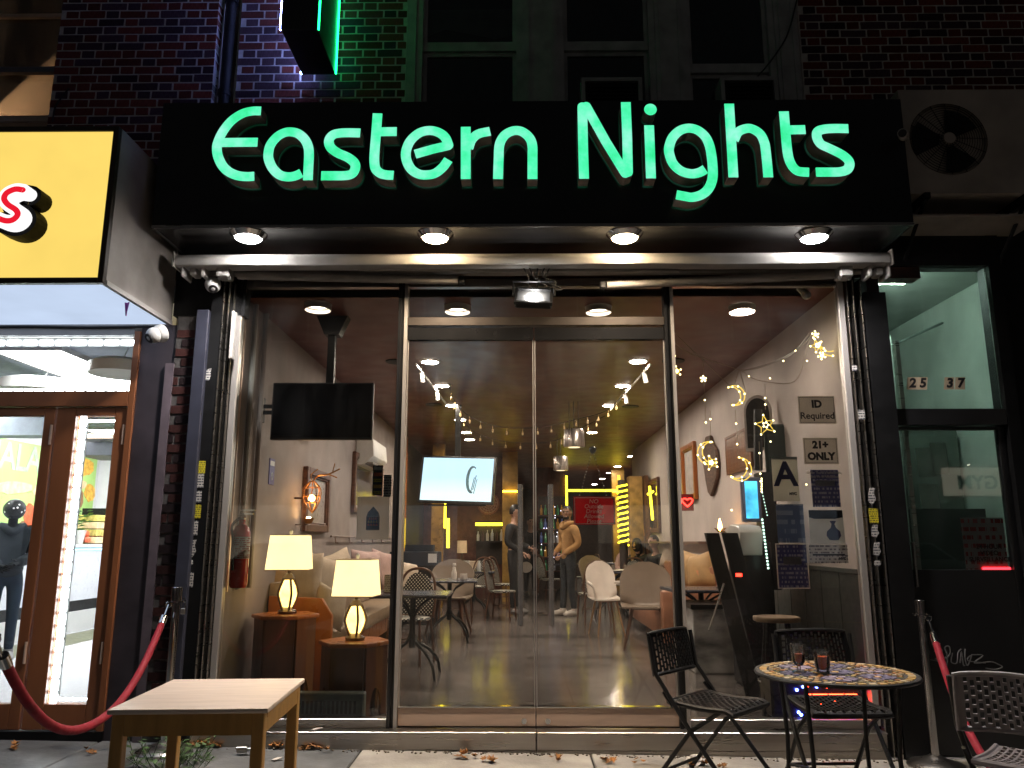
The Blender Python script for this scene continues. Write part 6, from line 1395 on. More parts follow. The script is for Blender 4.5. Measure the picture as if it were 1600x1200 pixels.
# round wooden stool table behind the glass
c = D(1213, 963, 5.95); t = thing('bar_stool', 'wooden topped bar stool behind the right window', 'stool', (c.x, c.y, ZF))
MB().zprism([(c.x+.17*math.cos(math.pi/4*i+.3), c.y+.17*math.sin(math.pi/4*i+.3)) for i in range(8)], c.z-.035, c.z).build('seat', mat('worn_stool_wood', (.42, .30, .20), .5, var=.3), t, bevel=.006)
for i in range(4): a = math.pi/2*i+.6; MB().tube([(c.x+.10*math.cos(a), c.y+.10*math.sin(a), c.z-.035), (c.x+.19*math.cos(a), c.y+.19*math.sin(a), ZF)], .013, 7).build('leg', M['chair_black'], t)
MB().tube([(c.x+.155*math.cos(a*.524), c.y+.155*math.sin(a*.524), ZF+.22) for a in range(12)], .007, 6, closed=True).build('foot_ring', M['steel'], t)
# party speaker with red and blue lights
t = thing('party_speaker', 'floor speaker flashing red and blue behind the right window', 'speaker', (D(1285, 1090, 5.7).x, .3, ZF))
a, b = PY(1205, 1062, .17), PY(1352, 1118, .17)
MB().box(a.x, b.x, .19, .45, ZF+.02, a.z+.05).build('cabinet', M['black_panel'], t, bevel=.015)
q = MB()
for i in range(34):
    if i in (3, 14, 25): continue
    p = PY(1262+i*2.3, 1085.5, .18); q.ball(p, .0062, 6)
for u, v in ((1274, 1094), (1283, 1099), (1304, 1095), (1313, 1102), (1347, 1106), (1262, 1073), (1292, 1074)): q.ball(PY(u, v, .18), .006, 6)
q.build('red_diodes', emi('speaker_red', (1, .05, .015), 26), t, kind='stuff')
q = MB()
for u, v in ((1255, 1073), (1276, 1073), (1248, 1113), (1252, 1117), (1245, 1078)): q.ball(PY(u, v, .18), .010, 6)
for i in range(16): q.ball(PY(1270+i*4.2, 1103+4*math.sin(i/15*3.14), .185), .003, 5)
q.build('blue_diodes', emi('speaker_blue', (.06, .10, 1), 70), t, kind='stuff')
for u in (1356, 1360): MB().tube([PY(u, 1078, .17), PY(u+1, 1102, .17)], .006, 6).build('light_bar', emi('speaker_magenta', (.8, .05, .6), 4) if u == 1356 else bpy.data.materials['speaker_blue'], t)
MB().tube([PY(1258, 1092, .175), PY(1350, 1092, .175)], .004, 5).build('red_line', bpy.data.materials['speaker_red'], t)

# ---- star and moon light curtain
M['fairy'] = emi('fairy_gold', (1, .66, .10), 1.5); M['fairy_hot'] = emi('fairy_spark', (1, .80, .38), 9); M['pale_wire'] = mat('pale_wire', (.45, .36, .28), .5)
LD = 5.75
def star(u, v, r, lab, spin=0, dist=LD, n=5):
    c = D(u, v, dist); t = thing('star_light', lab, 'star light', (c.x, c.y, c.z-r), group='hanging star and moon lights')
    P_ = []
    for i in range(2*n): a = math.pi/2+math.pi*i/n+spin; rr = r if i % 2 == 0 else r*.45; P_.append(Vector((c.x+rr*math.cos(a), c.y+rr*.3*math.sin(a*2), c.z+rr*math.sin(a))))
    MB().tube(P_, .0042, 5, closed=True).build('outline', M['fairy'], t)
    q = MB()
    for p in P_[::2]: q.ball(p, .0065, 6)
    for i in range(5): q.ball(c+Vector((r*.25*math.cos(i*1.26), -.006, r*.25*math.sin(i*1.26))), .007, 6)
    q.build('sparks', M['fairy_hot'], t, kind='stuff')
def moon(u, v, r, lab, spin=0, dist=LD):
    c = D(u, v, dist); t = thing('moon_light', lab, 'moon light', (c.x, c.y, c.z-r), group='hanging star and moon lights')
    A = [R(-115+230*i/12) for i in range(13)]; o_ = [Vector((r*math.cos(a), 0, r*math.sin(a))) for a in A]; i_ = [Vector((r*.80*math.cos(a)-r*.22, 0, r*.92*math.sin(a))) for a in A]
    rot = Matrix.Rotation(spin, 3, 'Y'); L = [c+rot @ p for p in o_+i_[::-1]]
    MB().tube(L, .0042, 5, closed=True).build('outline', M['fairy'], t)
    q = MB()
    for p in L[::3]: q.ball(p, .0065, 6)
    q.build('sparks', M['fairy_hot'], t, kind='stuff')
star(1196, 664, .075, 'large gold star light hanging before the arched mirror', .2); star(1111, 723, .05, 'gold star light at the tip of the left moon', .3)
star(1057, 580, .036, 'small gold star light beside the right door frame', .1); star(1099, 592, .02, 'tiny gold star light high on the left strand')
moon(1148, 618, .075, 'gold moon light nearest the top of the strand', R(-10)); moon(1108, 708, .085, 'gold moon light holding a star at its tip', R(170)); moon(1156, 733, .085, 'gold moon light hanging before the louvred panel', R(25))
star(1277, 540, .05, 'gold star light cluster in the top right of the window', .4); moon(1297, 540, .08, 'gold moon light against the right window edge', R(80))
star(1274, 523, .025, 'small bright star light at the top of the right cluster'); star(1284, 556, .025, 'small bright star light at the foot of the right cluster', .5)
t = thing('string_lights', 'pale wires of the star light curtain looping across the right window', 'string lights', D(1150, 600, LD))
q = MB(); sk = MB()
for st in ([(1049, 515), (1090, 555), (1140, 602), (1143, 600)], [(1049, 532), (1080, 553), (1155, 578), (1168, 588)], [(1155, 578), (1185, 575), (1235, 555), (1265, 520)], [(1168, 588), (1195, 596), (1243, 595), (1262, 540), (1272, 515)], [(1160, 580), (1215, 563), (1255, 538), (1268, 523)], [(1155, 578), (1148, 598)], [(1156, 580), (1166, 615)]):
    q.tube(spl([D(u, v, LD) for u, v in st], 5), .0028, 4)
for (u0, v0, u1, v1, sp_) in ((1054, 528, 1057, 665, (556, 640, 650, 658)), (1098, 556, 1103, 665, (592, 625, 660)), (1149, 640, 1153, 715, (662, 694)), (1186, 690, 1189, 760, (708, 740, 752)), (1110, 640, 1110, 690, (655,)), (1195, 600, 1196, 640, (622, 632))):
    q.tube([D(u0, v0, LD), D(u1, v1, LD)], .0022, 4)
    for v in sp_: sk.ball(D(u0+(u1-u0)*(v-v0)/max(1, v1-v0), v, LD), .0065, 6)
for u, v in ((1224, 564), (1261, 564), (1203, 591), (1170, 588), (1243, 548), (1204, 690), (1143, 797), (1260, 757)): sk.ball(D(u, v, LD), .006, 6)
for (u, v) in ((1057, 640), (1190, 748)):
    for k in range(6): sk.ball(D(u, v+k*4, LD), .006, 5)
q.build('wire', M['pale_wire'], t); sk.build('sparks', M['fairy_hot'], t, kind='stuff')

# ---- notices on the right pane
yn = .012
M['plate_grey'] = backlit(mat('pale_plaque', (.88, .82, .76), .45, var=.08), .55)
def notice(u0, v0, u1, v1, m, lab, name='notice', dy=0, cat='notice'):
    return sheet(u0, v0, u1, v1, yn+dy, name, m, lab, cat, 'notices on the right window')
n_, a, b = notice(1246, 619, 1307, 662, M['plate_grey'], 'grey plaque reading ID Required')
cx_, cz = (a.x+b.x)/2, (a.z+b.z)/2; w_, h_ = b.x-a.x, a.z-b.z
def serif(s, size, z, parent, bold=.004, dx=0): textmesh(s, size, bold, .001, MT(cx_+dx, yn-.0018, z)).build('lettering', M['ink'], parent, smooth=0)
def border(parent, m='ink', ins=.008, lw=.0022): MB().frame(a.x+ins, b.x-ins, b.z+ins, a.z-ins, lw, yn-.0026, yn-.0012).build('border', M[m], parent, smooth=0)
serif('ID', .072, cz+h_*.20, n_); serif('Required', .066, cz-h_*.22, n_, .0012); border(n_)
n_, a, b = notice(1254, 684, 1311, 725, M['plate_grey'], 'grey plaque reading 21+ ONLY')
cx_, cz = (a.x+b.x)/2, (a.z+b.z)/2; w_, h_ = b.x-a.x, a.z-b.z
serif('21+', .070, cz+h_*.22, n_); serif('ONLY', .070, cz-h_*.22, n_, .004); border(n_)
n_, a, b = notice(1205, 718, 1250, 783, backlit(mat('grade_card', (.90, .88, .82), .5, var=.08), .55), 'white grade card with a large dark letter A', 'grade_card')
cx_, cz = (a.x+b.x)/2, (a.z+b.z)/2
textmesh('A', .235, .006, .001, MT(cx_+.002, yn-.002, cz+.035)).build('lettering', mat('navy_ink', (.05, .045, .20), .5), n_, smooth=0); textmesh('NYC', .024, .002, .001, MT(b.x-.045, yn-.002, b.z+.05)).build('lettering', M['ink'], n_, smooth=0)
MB().box(a.x, b.x, yn-.004, yn-.0012, a.z, a.z+.018).build('holder_clip', M['white_plastic'], n_)
M['navy_print'] = backlit(printm('navy_poster_print', (.19, .18, .36), (.62, .6, .66), 34, 46, .5), .4); M['blue_print'] = backlit(printm('blue_photo_print', (.32, .38, .52), (.55, .6, .7), 16, 12, .5), .4); M['white_print'] = backlit(printm('white_letter_print', (.68, .65, .62), (.22, .2, .22), 46, 40, .5), .55)
n_, a, b = notice(1266, 734, 1314, 792, M['navy_print'], 'dark violet health poster under the 21+ plaque'); MB().box(a.x+.03, b.x-.03, yn-.003, yn+.002, (a.z+b.z)/2+.015, (a.z+b.z)/2+.055).build('text_panel', M['plate_grey'], n_)
textmesh("New York's smokers,\nyou're in violation", .028, .0008, .001, MT((a.x+b.x)/2, yn-.002, a.z-.035)).build('lettering', M['plate_grey'], n_, smooth=0)
n_, a, b = notice(1212, 788, 1259, 848, M['blue_print'], 'faded blue photo poster below the letter A card')
n_, a, b = notice(1213, 851, 1264, 918, M['navy_print'], 'dark blue poster with a pale central bar, lowest on the window', dy=.001); MB().frame(a.x-.008, b.x+.008, b.z-.008, a.z+.008, .008, yn-.0012, yn+.0).build('border', M['plate_grey'], n_)
MB().box(a.x+.04, b.x-.04, yn-.003, yn+.004, (a.z+b.z)/2+.01, (a.z+b.z)/2+.06).build('text_panel', M['plate_grey'], n_)
n_, a, b = notice(1262, 797, 1321, 850, backlit(mat('white_flyer', (.8, .8, .78), .5, var=.1), .55), 'white flyer with a small dark vase drawing')
MB().prism([(b.x-.14, a.z-.0), (b.x-.005, a.z-.0), (b.x-.005, a.z-.05), (b.x-.06, a.z-.06), (b.x-.2, a.z-.06), (a.x+.005, a.z-.05), (a.x+.005, a.z)], yn-.0028, yn-.0012).build('dark_band', M['ink'], n_, smooth=0)
vz = [(0, 0), (.03, .002), (.05, .03), (.045, .06), (.018, .085), (.010, .11), (.022, .13), (0, .132)]
MB().prism([(b.x-.075+r_, b.z+.025+z) for r_, z in vz]+[(b.x-.075-r_, b.z+.025+z) for r_, z in vz[::-1][1:-1]], yn-.0028, yn-.0012).build('vase_drawing', bpy.data.materials['navy_ink'], n_, smooth=0)
n_, a, b = notice(1264, 851, 1326, 880, M['white_print'], 'white official letter taped under the flyer'); MB().box(a.x+.02, b.x-.02, yn-.0028, yn-.0012, (a.z+b.z)/2-.012, (a.z+b.z)/2).build('black_line', M['ink'], n_, smooth=0)
textmesh('NYC', .022, .002, .001, MT(b.x-.04, yn-.002, b.z+.03)).build('lettering', M['ink'], n_, smooth=0)
for u, v, lab in ((1276, 830, 'left upright dotted light reflected in front of the flyer'), ):
    pass
# ---- red hanging sign on the door
ys_ = .03
a, b = PY(896, 776, ys_), PY(962, 820, ys_); cx_, cz = (a.x+b.x)/2, (a.z+b.z)/2
t = thing('hanging_sign', 'red sign on a chain reading No Outside Drinks Allowed Please', 'hanging sign', (cx_, ys_, b.z))
M['red_acrylic'] = backlit(mat('red_sign_board', (.78, .025, .06), .45, var=.06), .62)
MB().frame(a.x, b.x, b.z, a.z, .006, ys_, ys_+.006).build('rim', M['red_acrylic'], t)
bd = MB().box(a.x+.0095, b.x-.0095, ys_, ys_+.006, b.z+.0095, a.z-.0095).build('board', M['red_acrylic'], t)
M['sign_white'] = backlit(mat('sign_white', (.97, .95, .94), .5, var=.02), .92)
MB().frame(a.x+.006, b.x-.006, b.z+.006, a.z-.006, .0035, ys_, ys_+.006).build('border', M['sign_white'], t, smooth=0)
cut_ = []
for k, s in enumerate(('NO', 'Outside', 'Drinks', 'Allowed', 'Please')):
    cut_.append(textmesh(s, .041, 0, .02, MT(cx_-.005, ys_+.003, a.z-.034-k*.034), shear=.15))
    textmesh(s, .041, 0, .0058, MT(cx_-.005, ys_+.003, a.z-.034-k*.034), shear=.15).build('lettering', M['sign_white'], t, smooth=0)
cb_ = MB()
for q in cut_: cb_.add(q.v, q.f)
co_ = cb_.build('cutter', M['red_acrylic'], t, smooth=0)      # the letters are inlaid: cut their shapes out of the acrylic
bm_ = bmesh.new(); bm_.from_mesh(co_.data); bmesh.ops.remove_doubles(bm_, verts=bm_.verts, dist=1e-5); bmesh.ops.recalc_face_normals(bm_, faces=bm_.faces); bm_.to_mesh(co_.data); bm_.free()
bo = bd.modifiers.new('b', 'BOOLEAN'); bo.object = co_; bo.operation = 'DIFFERENCE'; bo.solver = 'EXACT'; bo.use_hole_tolerant = True; bo.use_self = True
bpy.context.view_layer.update(); dg_ = bpy.context.evaluated_depsgraph_get(); nm_ = bpy.data.meshes.new_from_object(bd.evaluated_get(dg_)); bd.modifiers.clear(); bd.data = nm_; bpy.data.objects.remove(co_)
hk = PY(926, 703, ys_)
q = MB()
for e in (PY(905, 776, ys_), PY(948, 776, ys_)):
    for k in range(16): q.ball(hk+(e-hk)*((k+.5)/16), .0055, 6)
q.build('chain', M['steel'], t, kind='stuff')
MB().lathe([(.004, 0), (.026, .0), (.022, .012), (.008, .018)], (0, 0, 0), 16, MT(hk.x, ys_+.0, hk.z, rx=math.pi/2)).build('suction_hook', mat('milky_sucker', (.6, .6, .58), .2), t)
# ================================================================= things on the pavement
# wooden table
M['table_top'] = mat('pale_laminate_top', (.68, .57, .50), .45, var=.10, scale=5, stretch=(.6, 4, 1)); M['beech'] = mat('yellow_beech', (.43, .235, .065), .42, var=.16, scale=5, stretch=(5, 5, .5), bump=.05)
zt = .655
cs = [PZ(u, v, zt) for u, v in ((187, 1106), (427, 1109), (465, 1061), (262, 1060))]
cc = sum(cs, Vector())/4; dx = ((cs[1]-cs[0])+(cs[2]-cs[3]))/2; dy = ((cs[3]-cs[0])+(cs[2]-cs[1]))/2
tw, td = dx.length, dy.length; rz = math.atan2(dx.y, dx.x)*.5+math.atan2(-dy.x, dy.y)*.5
g0 = gz(cc.x)
wt = thing('wooden_table', 'pale topped wooden table standing beside the red rope', 'table', (cc.x, cc.y, g0), rz); H = zt-g0
MB().box(-tw/2, tw/2, -td/2, td/2, H-.022, H).build('top', M['table_top'], wt, world=False, bevel=.007, seg=2)
lw = .052
for sx in (-1, 1):
    for sy in (-1, 1):
        x, y = sx*(tw/2-.018-lw/2), sy*(td/2-.018-lw/2); MB().cbox((x, y, (H-.022)/2), (lw, lw, H-.022)).build('leg', M['beech'], wt, world=False, bevel=.004)
e = tw/2-.018-lw
for sy in (-1, 1):
    MB().cbox((0, sy*(td/2-.03), H-.022-.045), (2*e, .018, .09)).build('apron', M['beech'], wt, world=False, bevel=.002)
e = td/2-.018-lw
for sx in (-1, 1):
    MB().cbox((sx*(tw/2-.03), 0, H-.022-.045), (.018, 2*e, .09)).build('apron', M['beech'], wt, world=False, bevel=.002); MB().cbox((sx*(tw/2-.019), 0, H-.022-.02), (.008, 2*e, .02)).build('moulding', M['beech'], wt, world=False, bevel=.002)

# rope stands and ropes
def rope_stand(x, y, lab, H=1.0):
    g = gz(x); t = thing('rope_stand', lab, 'rope stand', (x, y, g), group='steel rope stands')
    MB().lathe([(.165, 0), (.168, .012), (.160, .022), (.10, .040), (.05, .058), (.032, .07)], (0, 0, 0), 36).build('base', M['steel'], t, world=False)
    MB().tube([(0, 0, .05), (0, 0, H-.10)], .025, 18).build('post', M['chrome'], t, world=False)
    MB().lathe([(.026, H-.10), (.048, H-.096), (.048, H-.088), (.034, H-.085), (.034, H-.004), (.030, H), (.02, H-.002)], (0, 0, 0), 24).build('cap', M['chrome'], t, world=False)
    q = MB()
    for k in range(4):
        a = k*math.pi/2+.4; q.tube([(.044*math.cos(a), .044*math.sin(a), H-.092), (.060*math.cos(a), .060*math.sin(a), H-.092)], .007, 6)
    q.build('ring_loops', M['chrome'], t, world=False)
    return Vector((x, y, g+H-.11))
M['velvet'] = mat('red_velvet', (.26, .003, .017), .75, var=.2, scale=10, bump=.2, bscale=120)
def rope(a, b, sag, lab):
    t = thing('velvet_rope', lab, 'rope', (a+b)/2-Vector((0, 0, sag)), group='red velvet ropes')
    L = []; n = 44
    for i in range(n+1):
        s = i/n; p = a+(b-a)*s; p.z -= sag*(1-abs(2*s-1)**2.2); L.append(p)
    k = 2
    MB().tube(L[k:-k], .021, 14).build('cord', M['velvet'], t)
    for e in (L[:k+1], L[-k-1:][::-1]):
        MB().tube([e[k-1]+(e[k]-e[k-1])*.4, e[k]+(e[k]-e[k-1])*.3], .024, 14).build('ferrule', M['chrome'], t)
        q = MB(); q.tube([e[0], e[k-1]+(e[k]-e[k-1])*.4], .007, 6); q.tube([e[0]+Vector((.018*math.cos(i*.63), 0, .018*math.sin(i*.63))) for i in range(10)], .004, 5, closed=True); q.build('hook', M['chrome'], t)
A_ = rope_stand(-2.22, -.28, 'polished rope stand behind the wooden table'); B_ = rope_stand(-2.10, -2.32, 'rope stand cut off by the left edge of the picture', 1.02)
C_ = rope_stand(2.575, -.25, 'polished rope stand by the mosaic table'); D_ = rope_stand(2.05, -2.6, 'rope stand beyond the pale folding chair')
rope(A_+Vector((-.035, -.03, 0)), B_+Vector((.02, .05, 0)), .52, 'red velvet rope sagging in front of the take-away'); rope(C_+Vector((.03, -.03, 0)), D_+Vector((0, .05, 0)), .66, 'red velvet rope falling behind the pale folding chair')

# folding chairs with pierced plastic shells
def pierced(nu, nv, fn, th, hole=.30, stag=True, slot=.72):
    """curved sheet with real staggered slots"""
    b = MB()
    def P(u, v):
        p = Vector(fn(u, v)); e = 1e-3; du = Vector(fn(min(1, u+e), v))-Vector(fn(max(0, u-e), v)); dv = Vector(fn(u, min(1, v+e)))-Vector(fn(u, max(0, v-e))); n = du.cross(dv); return p, (n.normalized() if n.length > 1e-12 else Vector((0, 0, 1)))
    for i in range(nu):
        sh = .5/nv if (stag and i % 2) else 0
        for j in range(-1 if sh else 0, nv):
            u0, u1 = i/nu, (i+1)/nu; v0, v1 = max(0, j/nv+sh), min(1, (j+1)/nv+sh)
            if v1-v0 < 1e-6: continue
            full = (v1-v0) > .9/nv and .035 < (u0+u1)/2 < .965
            O = [(u0, v0), (u1, v0), (u1, v1), (u0, v1)]
            if not full:
                q = [P(*o) for o in O]; vs = [p+n*th/2 for p, n in q]+[p-n*th/2 for p, n in q]; b.add(vs, [(0, 1, 2, 3), (7, 6, 5, 4)]); continue
            mu, mv = (u0+u1)/2, (v0+v1)/2; hu, hv = (u1-u0)/2*(1-hole*1.2), (v1-v0)/2*slot
            I = [(mu-hu, mv-hv), (mu+hu, mv-hv), (mu+hu, mv+hv), (mu-hu, mv+hv)]
            q = [P(*o) for o in O+I]; vs = [p+n*th/2 for p, n in q]+[p-n*th/2 for p, n in q]
            fs = []
            for k in range(4): a, c = k, (k+1) % 4; fs += [(a, c, 4+c, 4+a), (8+a, 8+4+a, 8+4+c, 8+c), (4+a, 4+c, 12+c, 12+a)]
            b.add(vs, fs)
    return b
def folding_chair(lab, loc, rz, shell, metal):
    t = thing('folding_chair', lab, 'folding chair', (loc[0], loc[1], gz(loc[0])), rz, 'pierced plastic folding chairs')
    # local: faces -y ; seat height .45
    W2 = .215
    bf = lambda u, v: Vector(((u-.5)*2*(W2+.012-.018*v), .215+.045*v+.045*(1-(2*u-1)**2)*-1+.045, .585+.225*v+.014*(1-(2*u-1)**2)))
    pierced(18, 6, bf, .008).build('backrest', shell, t, world=False, smooth=0)
    edge = [bf(i/18, 1) for i in range(19)]+[bf(1, 1-j/6) for j in range(1, 7)]+[bf(1-i/18, 0) for i in range(1, 19)]+[bf(0, j/6) for j in range(1, 6)]
    MB().tube(edge, .012, 8, closed=True).build('backrest_rim', shell, t, world=False)
    sf_ = lambda u, v: Vector(((u-.5)*2*(W2-.012*v+.0*(v)), -.215+.40*v, .452-.022*math.sin(min(1, v*1.1)*math.pi)*(1-.5*(2*u-1)**2)-.022*(max(0, .12-v)/.12)**2-.0*v))
    pierced(16, 9, sf_, .008).build('seat', shell, t, world=False, smooth=0)
    edge = [sf_(i/16, 1) for i in range(17)]+[sf_(1, 1-j/9) for j in range(1, 10)]+[sf_(1-i/16, 0) for i in range(1, 17)]+[sf_(0, j/9) for j in range(1, 9)]
    MB().tube([p+Vector((0, 0, -.004)) for p in edge], .015, 8, closed=True).build('seat_rim', shell, t, world=False)
    for s in (-1, 1):
        x = s*(W2+.020); MB().tube([(x, .285, .80), (x, .25, .60), (x+s*.004, .02, .30), (x+s*.006, -.24, 0)], .0125, 8).build('leg', metal, t, world=False)
        x2 = s*(W2-.012); MB().tube([(x2, -.14, .435), (x2, .05, .31), (x2+s*.004, .30, 0)], .0125, 8).build('leg', metal, t, world=False)
        MB().tube([(x, .20, .50), (x, .14, .43)], .010, 6).build('link', metal, t, world=False)
    for (y, z) in ((-.19, .065), (.25, .065)): MB().tube([(-W2, y, z), (W2, y, z)], .009, 8).build('crossbar', metal, t, world=False)
    return t
M['shell_black'] = mat('black_plastic_shell', (.008, .0075, .0075), .45, spec=.25, var=.12, bump=.1, bscale=90); M['shell_grey'] = mat('grey_plastic_shell', (.22, .20, .215), .45, var=.10, bump=.1, bscale=90)
p = PZ(1128, 1103, .43); folding_chair('black folding chair turned to the right in front of the door', (p.x-.03, p.y+.02), R(48), M['shell_black'], M['chair_black'])
folding_chair('black folding chair behind the mosaic table, facing the street', (1.80, -.74), R(2), M['shell_black'], M['chair_black'])
folding_chair('pale grey folding chair cut by the right edge of the picture', (2.20, -1.92), R(135), M['shell_grey'], M['chair_black'])

# mosaic table
mz = .705; mc = PZ(1305, 1049, mz); mr = .385
mt_ = thing('mosaic_table', 'round mosaic table with flower pattern holding two tea glasses', 'table', (mc.x, mc.y, gz(mc.x)), .25); H = mz-gz(mc.x)
MB().lathe([(.02, H-.018), (mr-.01, H-.020), (mr, H-.012), (mr, H-.004), (mr-.006, H-.0015), (mr-.014, H-.004), (.02, H-.004)], (0, 0, 0), 56).build('top', mat('dark_grout', (.035, .03, .028), .7), mt_, world=False)
MB().tube([((mr+.002)*math.cos(2*math.pi*i/48), (mr+.002)*math.sin(2*math.pi*i/48), H-.012) for i in range(48)], .009, 6, closed=True).build('rim_band', M['chair_black'], mt_, world=False)
tm_ = {k: mat('tile_'+k, c, .32, var=.2, rand=.3, scale=30) for k, c in dict(gold=(.58, .37, .13), cream=(.66, .55, .40), blue=(.17, .16, .29), violet=(.32, .27, .38), orange=(.55, .24, .07), olive=(.30, .29, .13)).items()}
rr = random.Random(21); TH0, TH1 = H-.004, H-.0005
tri = {}
def tile(poly, key, z=0):
    cx_ = sum(p[0] for p in poly)/len(poly); cy_ = sum(p[1] for p in poly)/len(poly)
    o = MB().zprism([(a-cx_, b_-cy_) for a, b_ in poly], -.0035, rr.uniform(-.0004, .0004)).build('mosaic_tile', tm_[key], mt_, world=False, smooth=0); o.location = (cx_, cy_, H+z)
def tile_i(key, shape, x, y, rot, s):
    k = (key, shape)
    if k not in tri:
        poly = {'petal': [(-.5, 0), (-.2, .26), (.3, .22), (.5, 0), (.3, -.22), (-.2, -.26)], 'quad': [(-.5, -.42), (.46, -.5), (.5, .44), (-.44, .5)], 'bit': [(-.5, -.3), (.1, -.5), (.5, -.05), (.3, .45), (-.35, .4)]}[shape]
        tri[k] = MB().zprism(poly, -1.0, 0).mesh('mosaic_tile', tm_[key], smooth=0)
    o = place(tri[k], 'mosaic_tile', mt_, (x, y, H+rr.uniform(-.0004, .0002)), rot, (s, s, .0035))
for i in range(44):
    a = 2*math.pi*i/44; tile_i('gold' if i % 4 else 'cream', 'quad', (mr-.036)*math.cos(a), (mr-.036)*math.sin(a), a, .036)
fl_ = [(0, 0, .095)]+[(.212*math.cos(i*math.pi/3), .212*math.sin(i*math.pi/3), .085) for i in range(6)]
n_t = 44
for k, (x, y, r_) in enumerate(fl_):
    key = 'blue' if k == 0 else ('violet' if k % 2 else 'blue')
    for i in range(8): a = 2*math.pi*i/8; tile_i(key, 'petal', x+r_*.62*math.cos(a), y+r_*.62*math.sin(a), a, r_*.72); n_t += 1
    for i in range(8): a = 2*math.pi*(i+.5)/8; tile_i('violet' if key == 'blue' else 'blue', 'bit', x+r_*.88*math.cos(a), y+r_*.88*math.sin(a), a, r_*.22); n_t += 1
    tile_i('gold', 'bit', x, y, rr.uniform(0, 6), r_*.42); n_t += 1
pts_ = []
tries = 0
while n_t < 292 and tries < 9000:
    tries += 1; a = rr.uniform(0, 6.283); r_ = math.sqrt(rr.random())*(mr-.068); x, y = r_*math.cos(a), r_*math.sin(a)
    if any((x-fx)**2+(y-fy)**2 < (fr_+.014)**2 for fx, fy, fr_ in fl_) or any((x-px_)**2+(y-py_)**2 < .0235**2 for px_, py_ in pts_): continue
    pts_.append((x, y)); tile_i(rr.choice(['gold', 'cream', 'cream', 'orange', 'olive']), rr.choice(['quad', 'bit']), x, y, rr.uniform(0, 6.28), .021); n_t += 1
for s in (0, 1):
    a0 = .5+s*math.pi/2
    for q_ in (0, math.pi):
        a = a0+q_; MB().tube([(.31*math.cos(a), .31*math.sin(a), H-.03), (.285*math.cos(a), .285*math.sin(a), H*.5), (.30*math.cos(a), .30*math.sin(a), 0)], .011, 8).build('leg', M['chair_black'], mt_, world=False)
for s in (0, 1): a = .5+s*math.pi/2; MB().tube([(.285*math.cos(a), .285*math.sin(a), .20+.016*s), (-.285*math.cos(a), -.285*math.sin(a), .20+.016*s)], .008, 6).build('stretcher', M['chair_black'], mt_, world=False)
# tea glasses
M['clear'] = glassm('clear_tumbler', tint=(.93, .93, .92), dirt=.03, dscale=40, k=2.2)
M['tea'] = mat('red_tea', (.85, .13, .035), .08, var=.1, spec=.5, trans=.15)
def tea_glass(u, v, foot, lab):
    p = PZ(u, v, mz+.001); t = thing('tea_glass', lab, 'tea glass', p, group='tea glasses on the mosaic table'); k = 1.0
    if foot:
        MB().lathe([(.034, 0), (.036, .004), (.010, .010), (.008, .028), (.022, .036), (.032, .055), (.037, .135), (.0345, .135), (.030, .058), (.018, .042), (.002, .04)], (0, 0, 0), 28).build('bowl', M['clear'], t, world=False)
        MB().lathe([(.017, .0435), (.0285, .058), (.0315, .090)], (0, 0, 0), 24).build('tea', M['tea'], t, world=False)
        MB().tube(spl([(.034, 0, .115), (.062, 0, .11), (.066, 0, .08), (.032, 0, .062)], 5), .005, 7).build('handle', M['clear'], t, world=False)
    else:
        MB().lathe([(.030, 0), (.033, .003), (.030, .012), (.036, .03), (.040, .108), (.0372, .108), (.033, .03), (.024, .016), (.002, .014)], (0, 0, 0), 28).build('bowl', M['clear'], t, world=False)
        MB().lathe([(.023, .0175), (.032, .031), (.0350, .078)], (0, 0, 0), 24).build('tea', M['tea'], t, world=False)
tea_glass(1249, 1050, True, 'footed tea glass with a handle, half full of red tea'); tea_glass(1286, 1051, False, 'straight tea glass fuller of red tea, nearer the middle of the table')

# litter, weeds, leaves
M['leaf_dry'] = mat('dry_leaf', (.30, .13, .035), .8, var=.4, rand=.4, scale=30); M['leaf_green'] = mat('weed_leaf', (.045, .10, .025), .6, var=.4, rand=.4, scale=30)
rr = random.Random(31)
def leaf_mesh(name, m, s, curl):
    b = MB(); out = [(0, -.5), (.16, -.3), (.42, -.25), (.24, -.02), (.44, .16), (.15, .18), (0, .5), (-.15, .18), (-.44, .16), (-.24, -.02), (-.42, -.25), (-.16, -.3)]
    b.add([(x*s, y*s, curl*s*(abs(x)*1.1+y*y)) for x, y in out]+[(0, 0, -.01*s)]+[(x*s, y*s, curl*s*(abs(x)*1.1+y*y)+.0015) for x, y in out]+[(0, 0, -.01*s+.0015)], [(i, (i+1) % 12, 12) for i in range(12)]+[(13+(i+1) % 12, 13+i, 25) for i in range(12)])
    return b.mesh(name, m, smooth=0)
lm = [leaf_mesh('fallen_leaf', M['leaf_dry'], .07, c) for c in (.25, .5, .8)]
spots = [(316, 1167, 9, 26), (335, 1166, 8, 20), (430, 1168, 4, 22), (478, 1171, 5, 18), (502, 1175, 3, 14), (725, 1181, 6, 18), (764, 1190, 3, 12), (865, 1183, 3, 10), (955, 1186, 6, 14), (1000, 1186, 3, 12), (1118, 1190, 4, 14), (30, 1181, 3, 24), (140, 1186, 3, 10), (1085, 1192, 2, 10)]
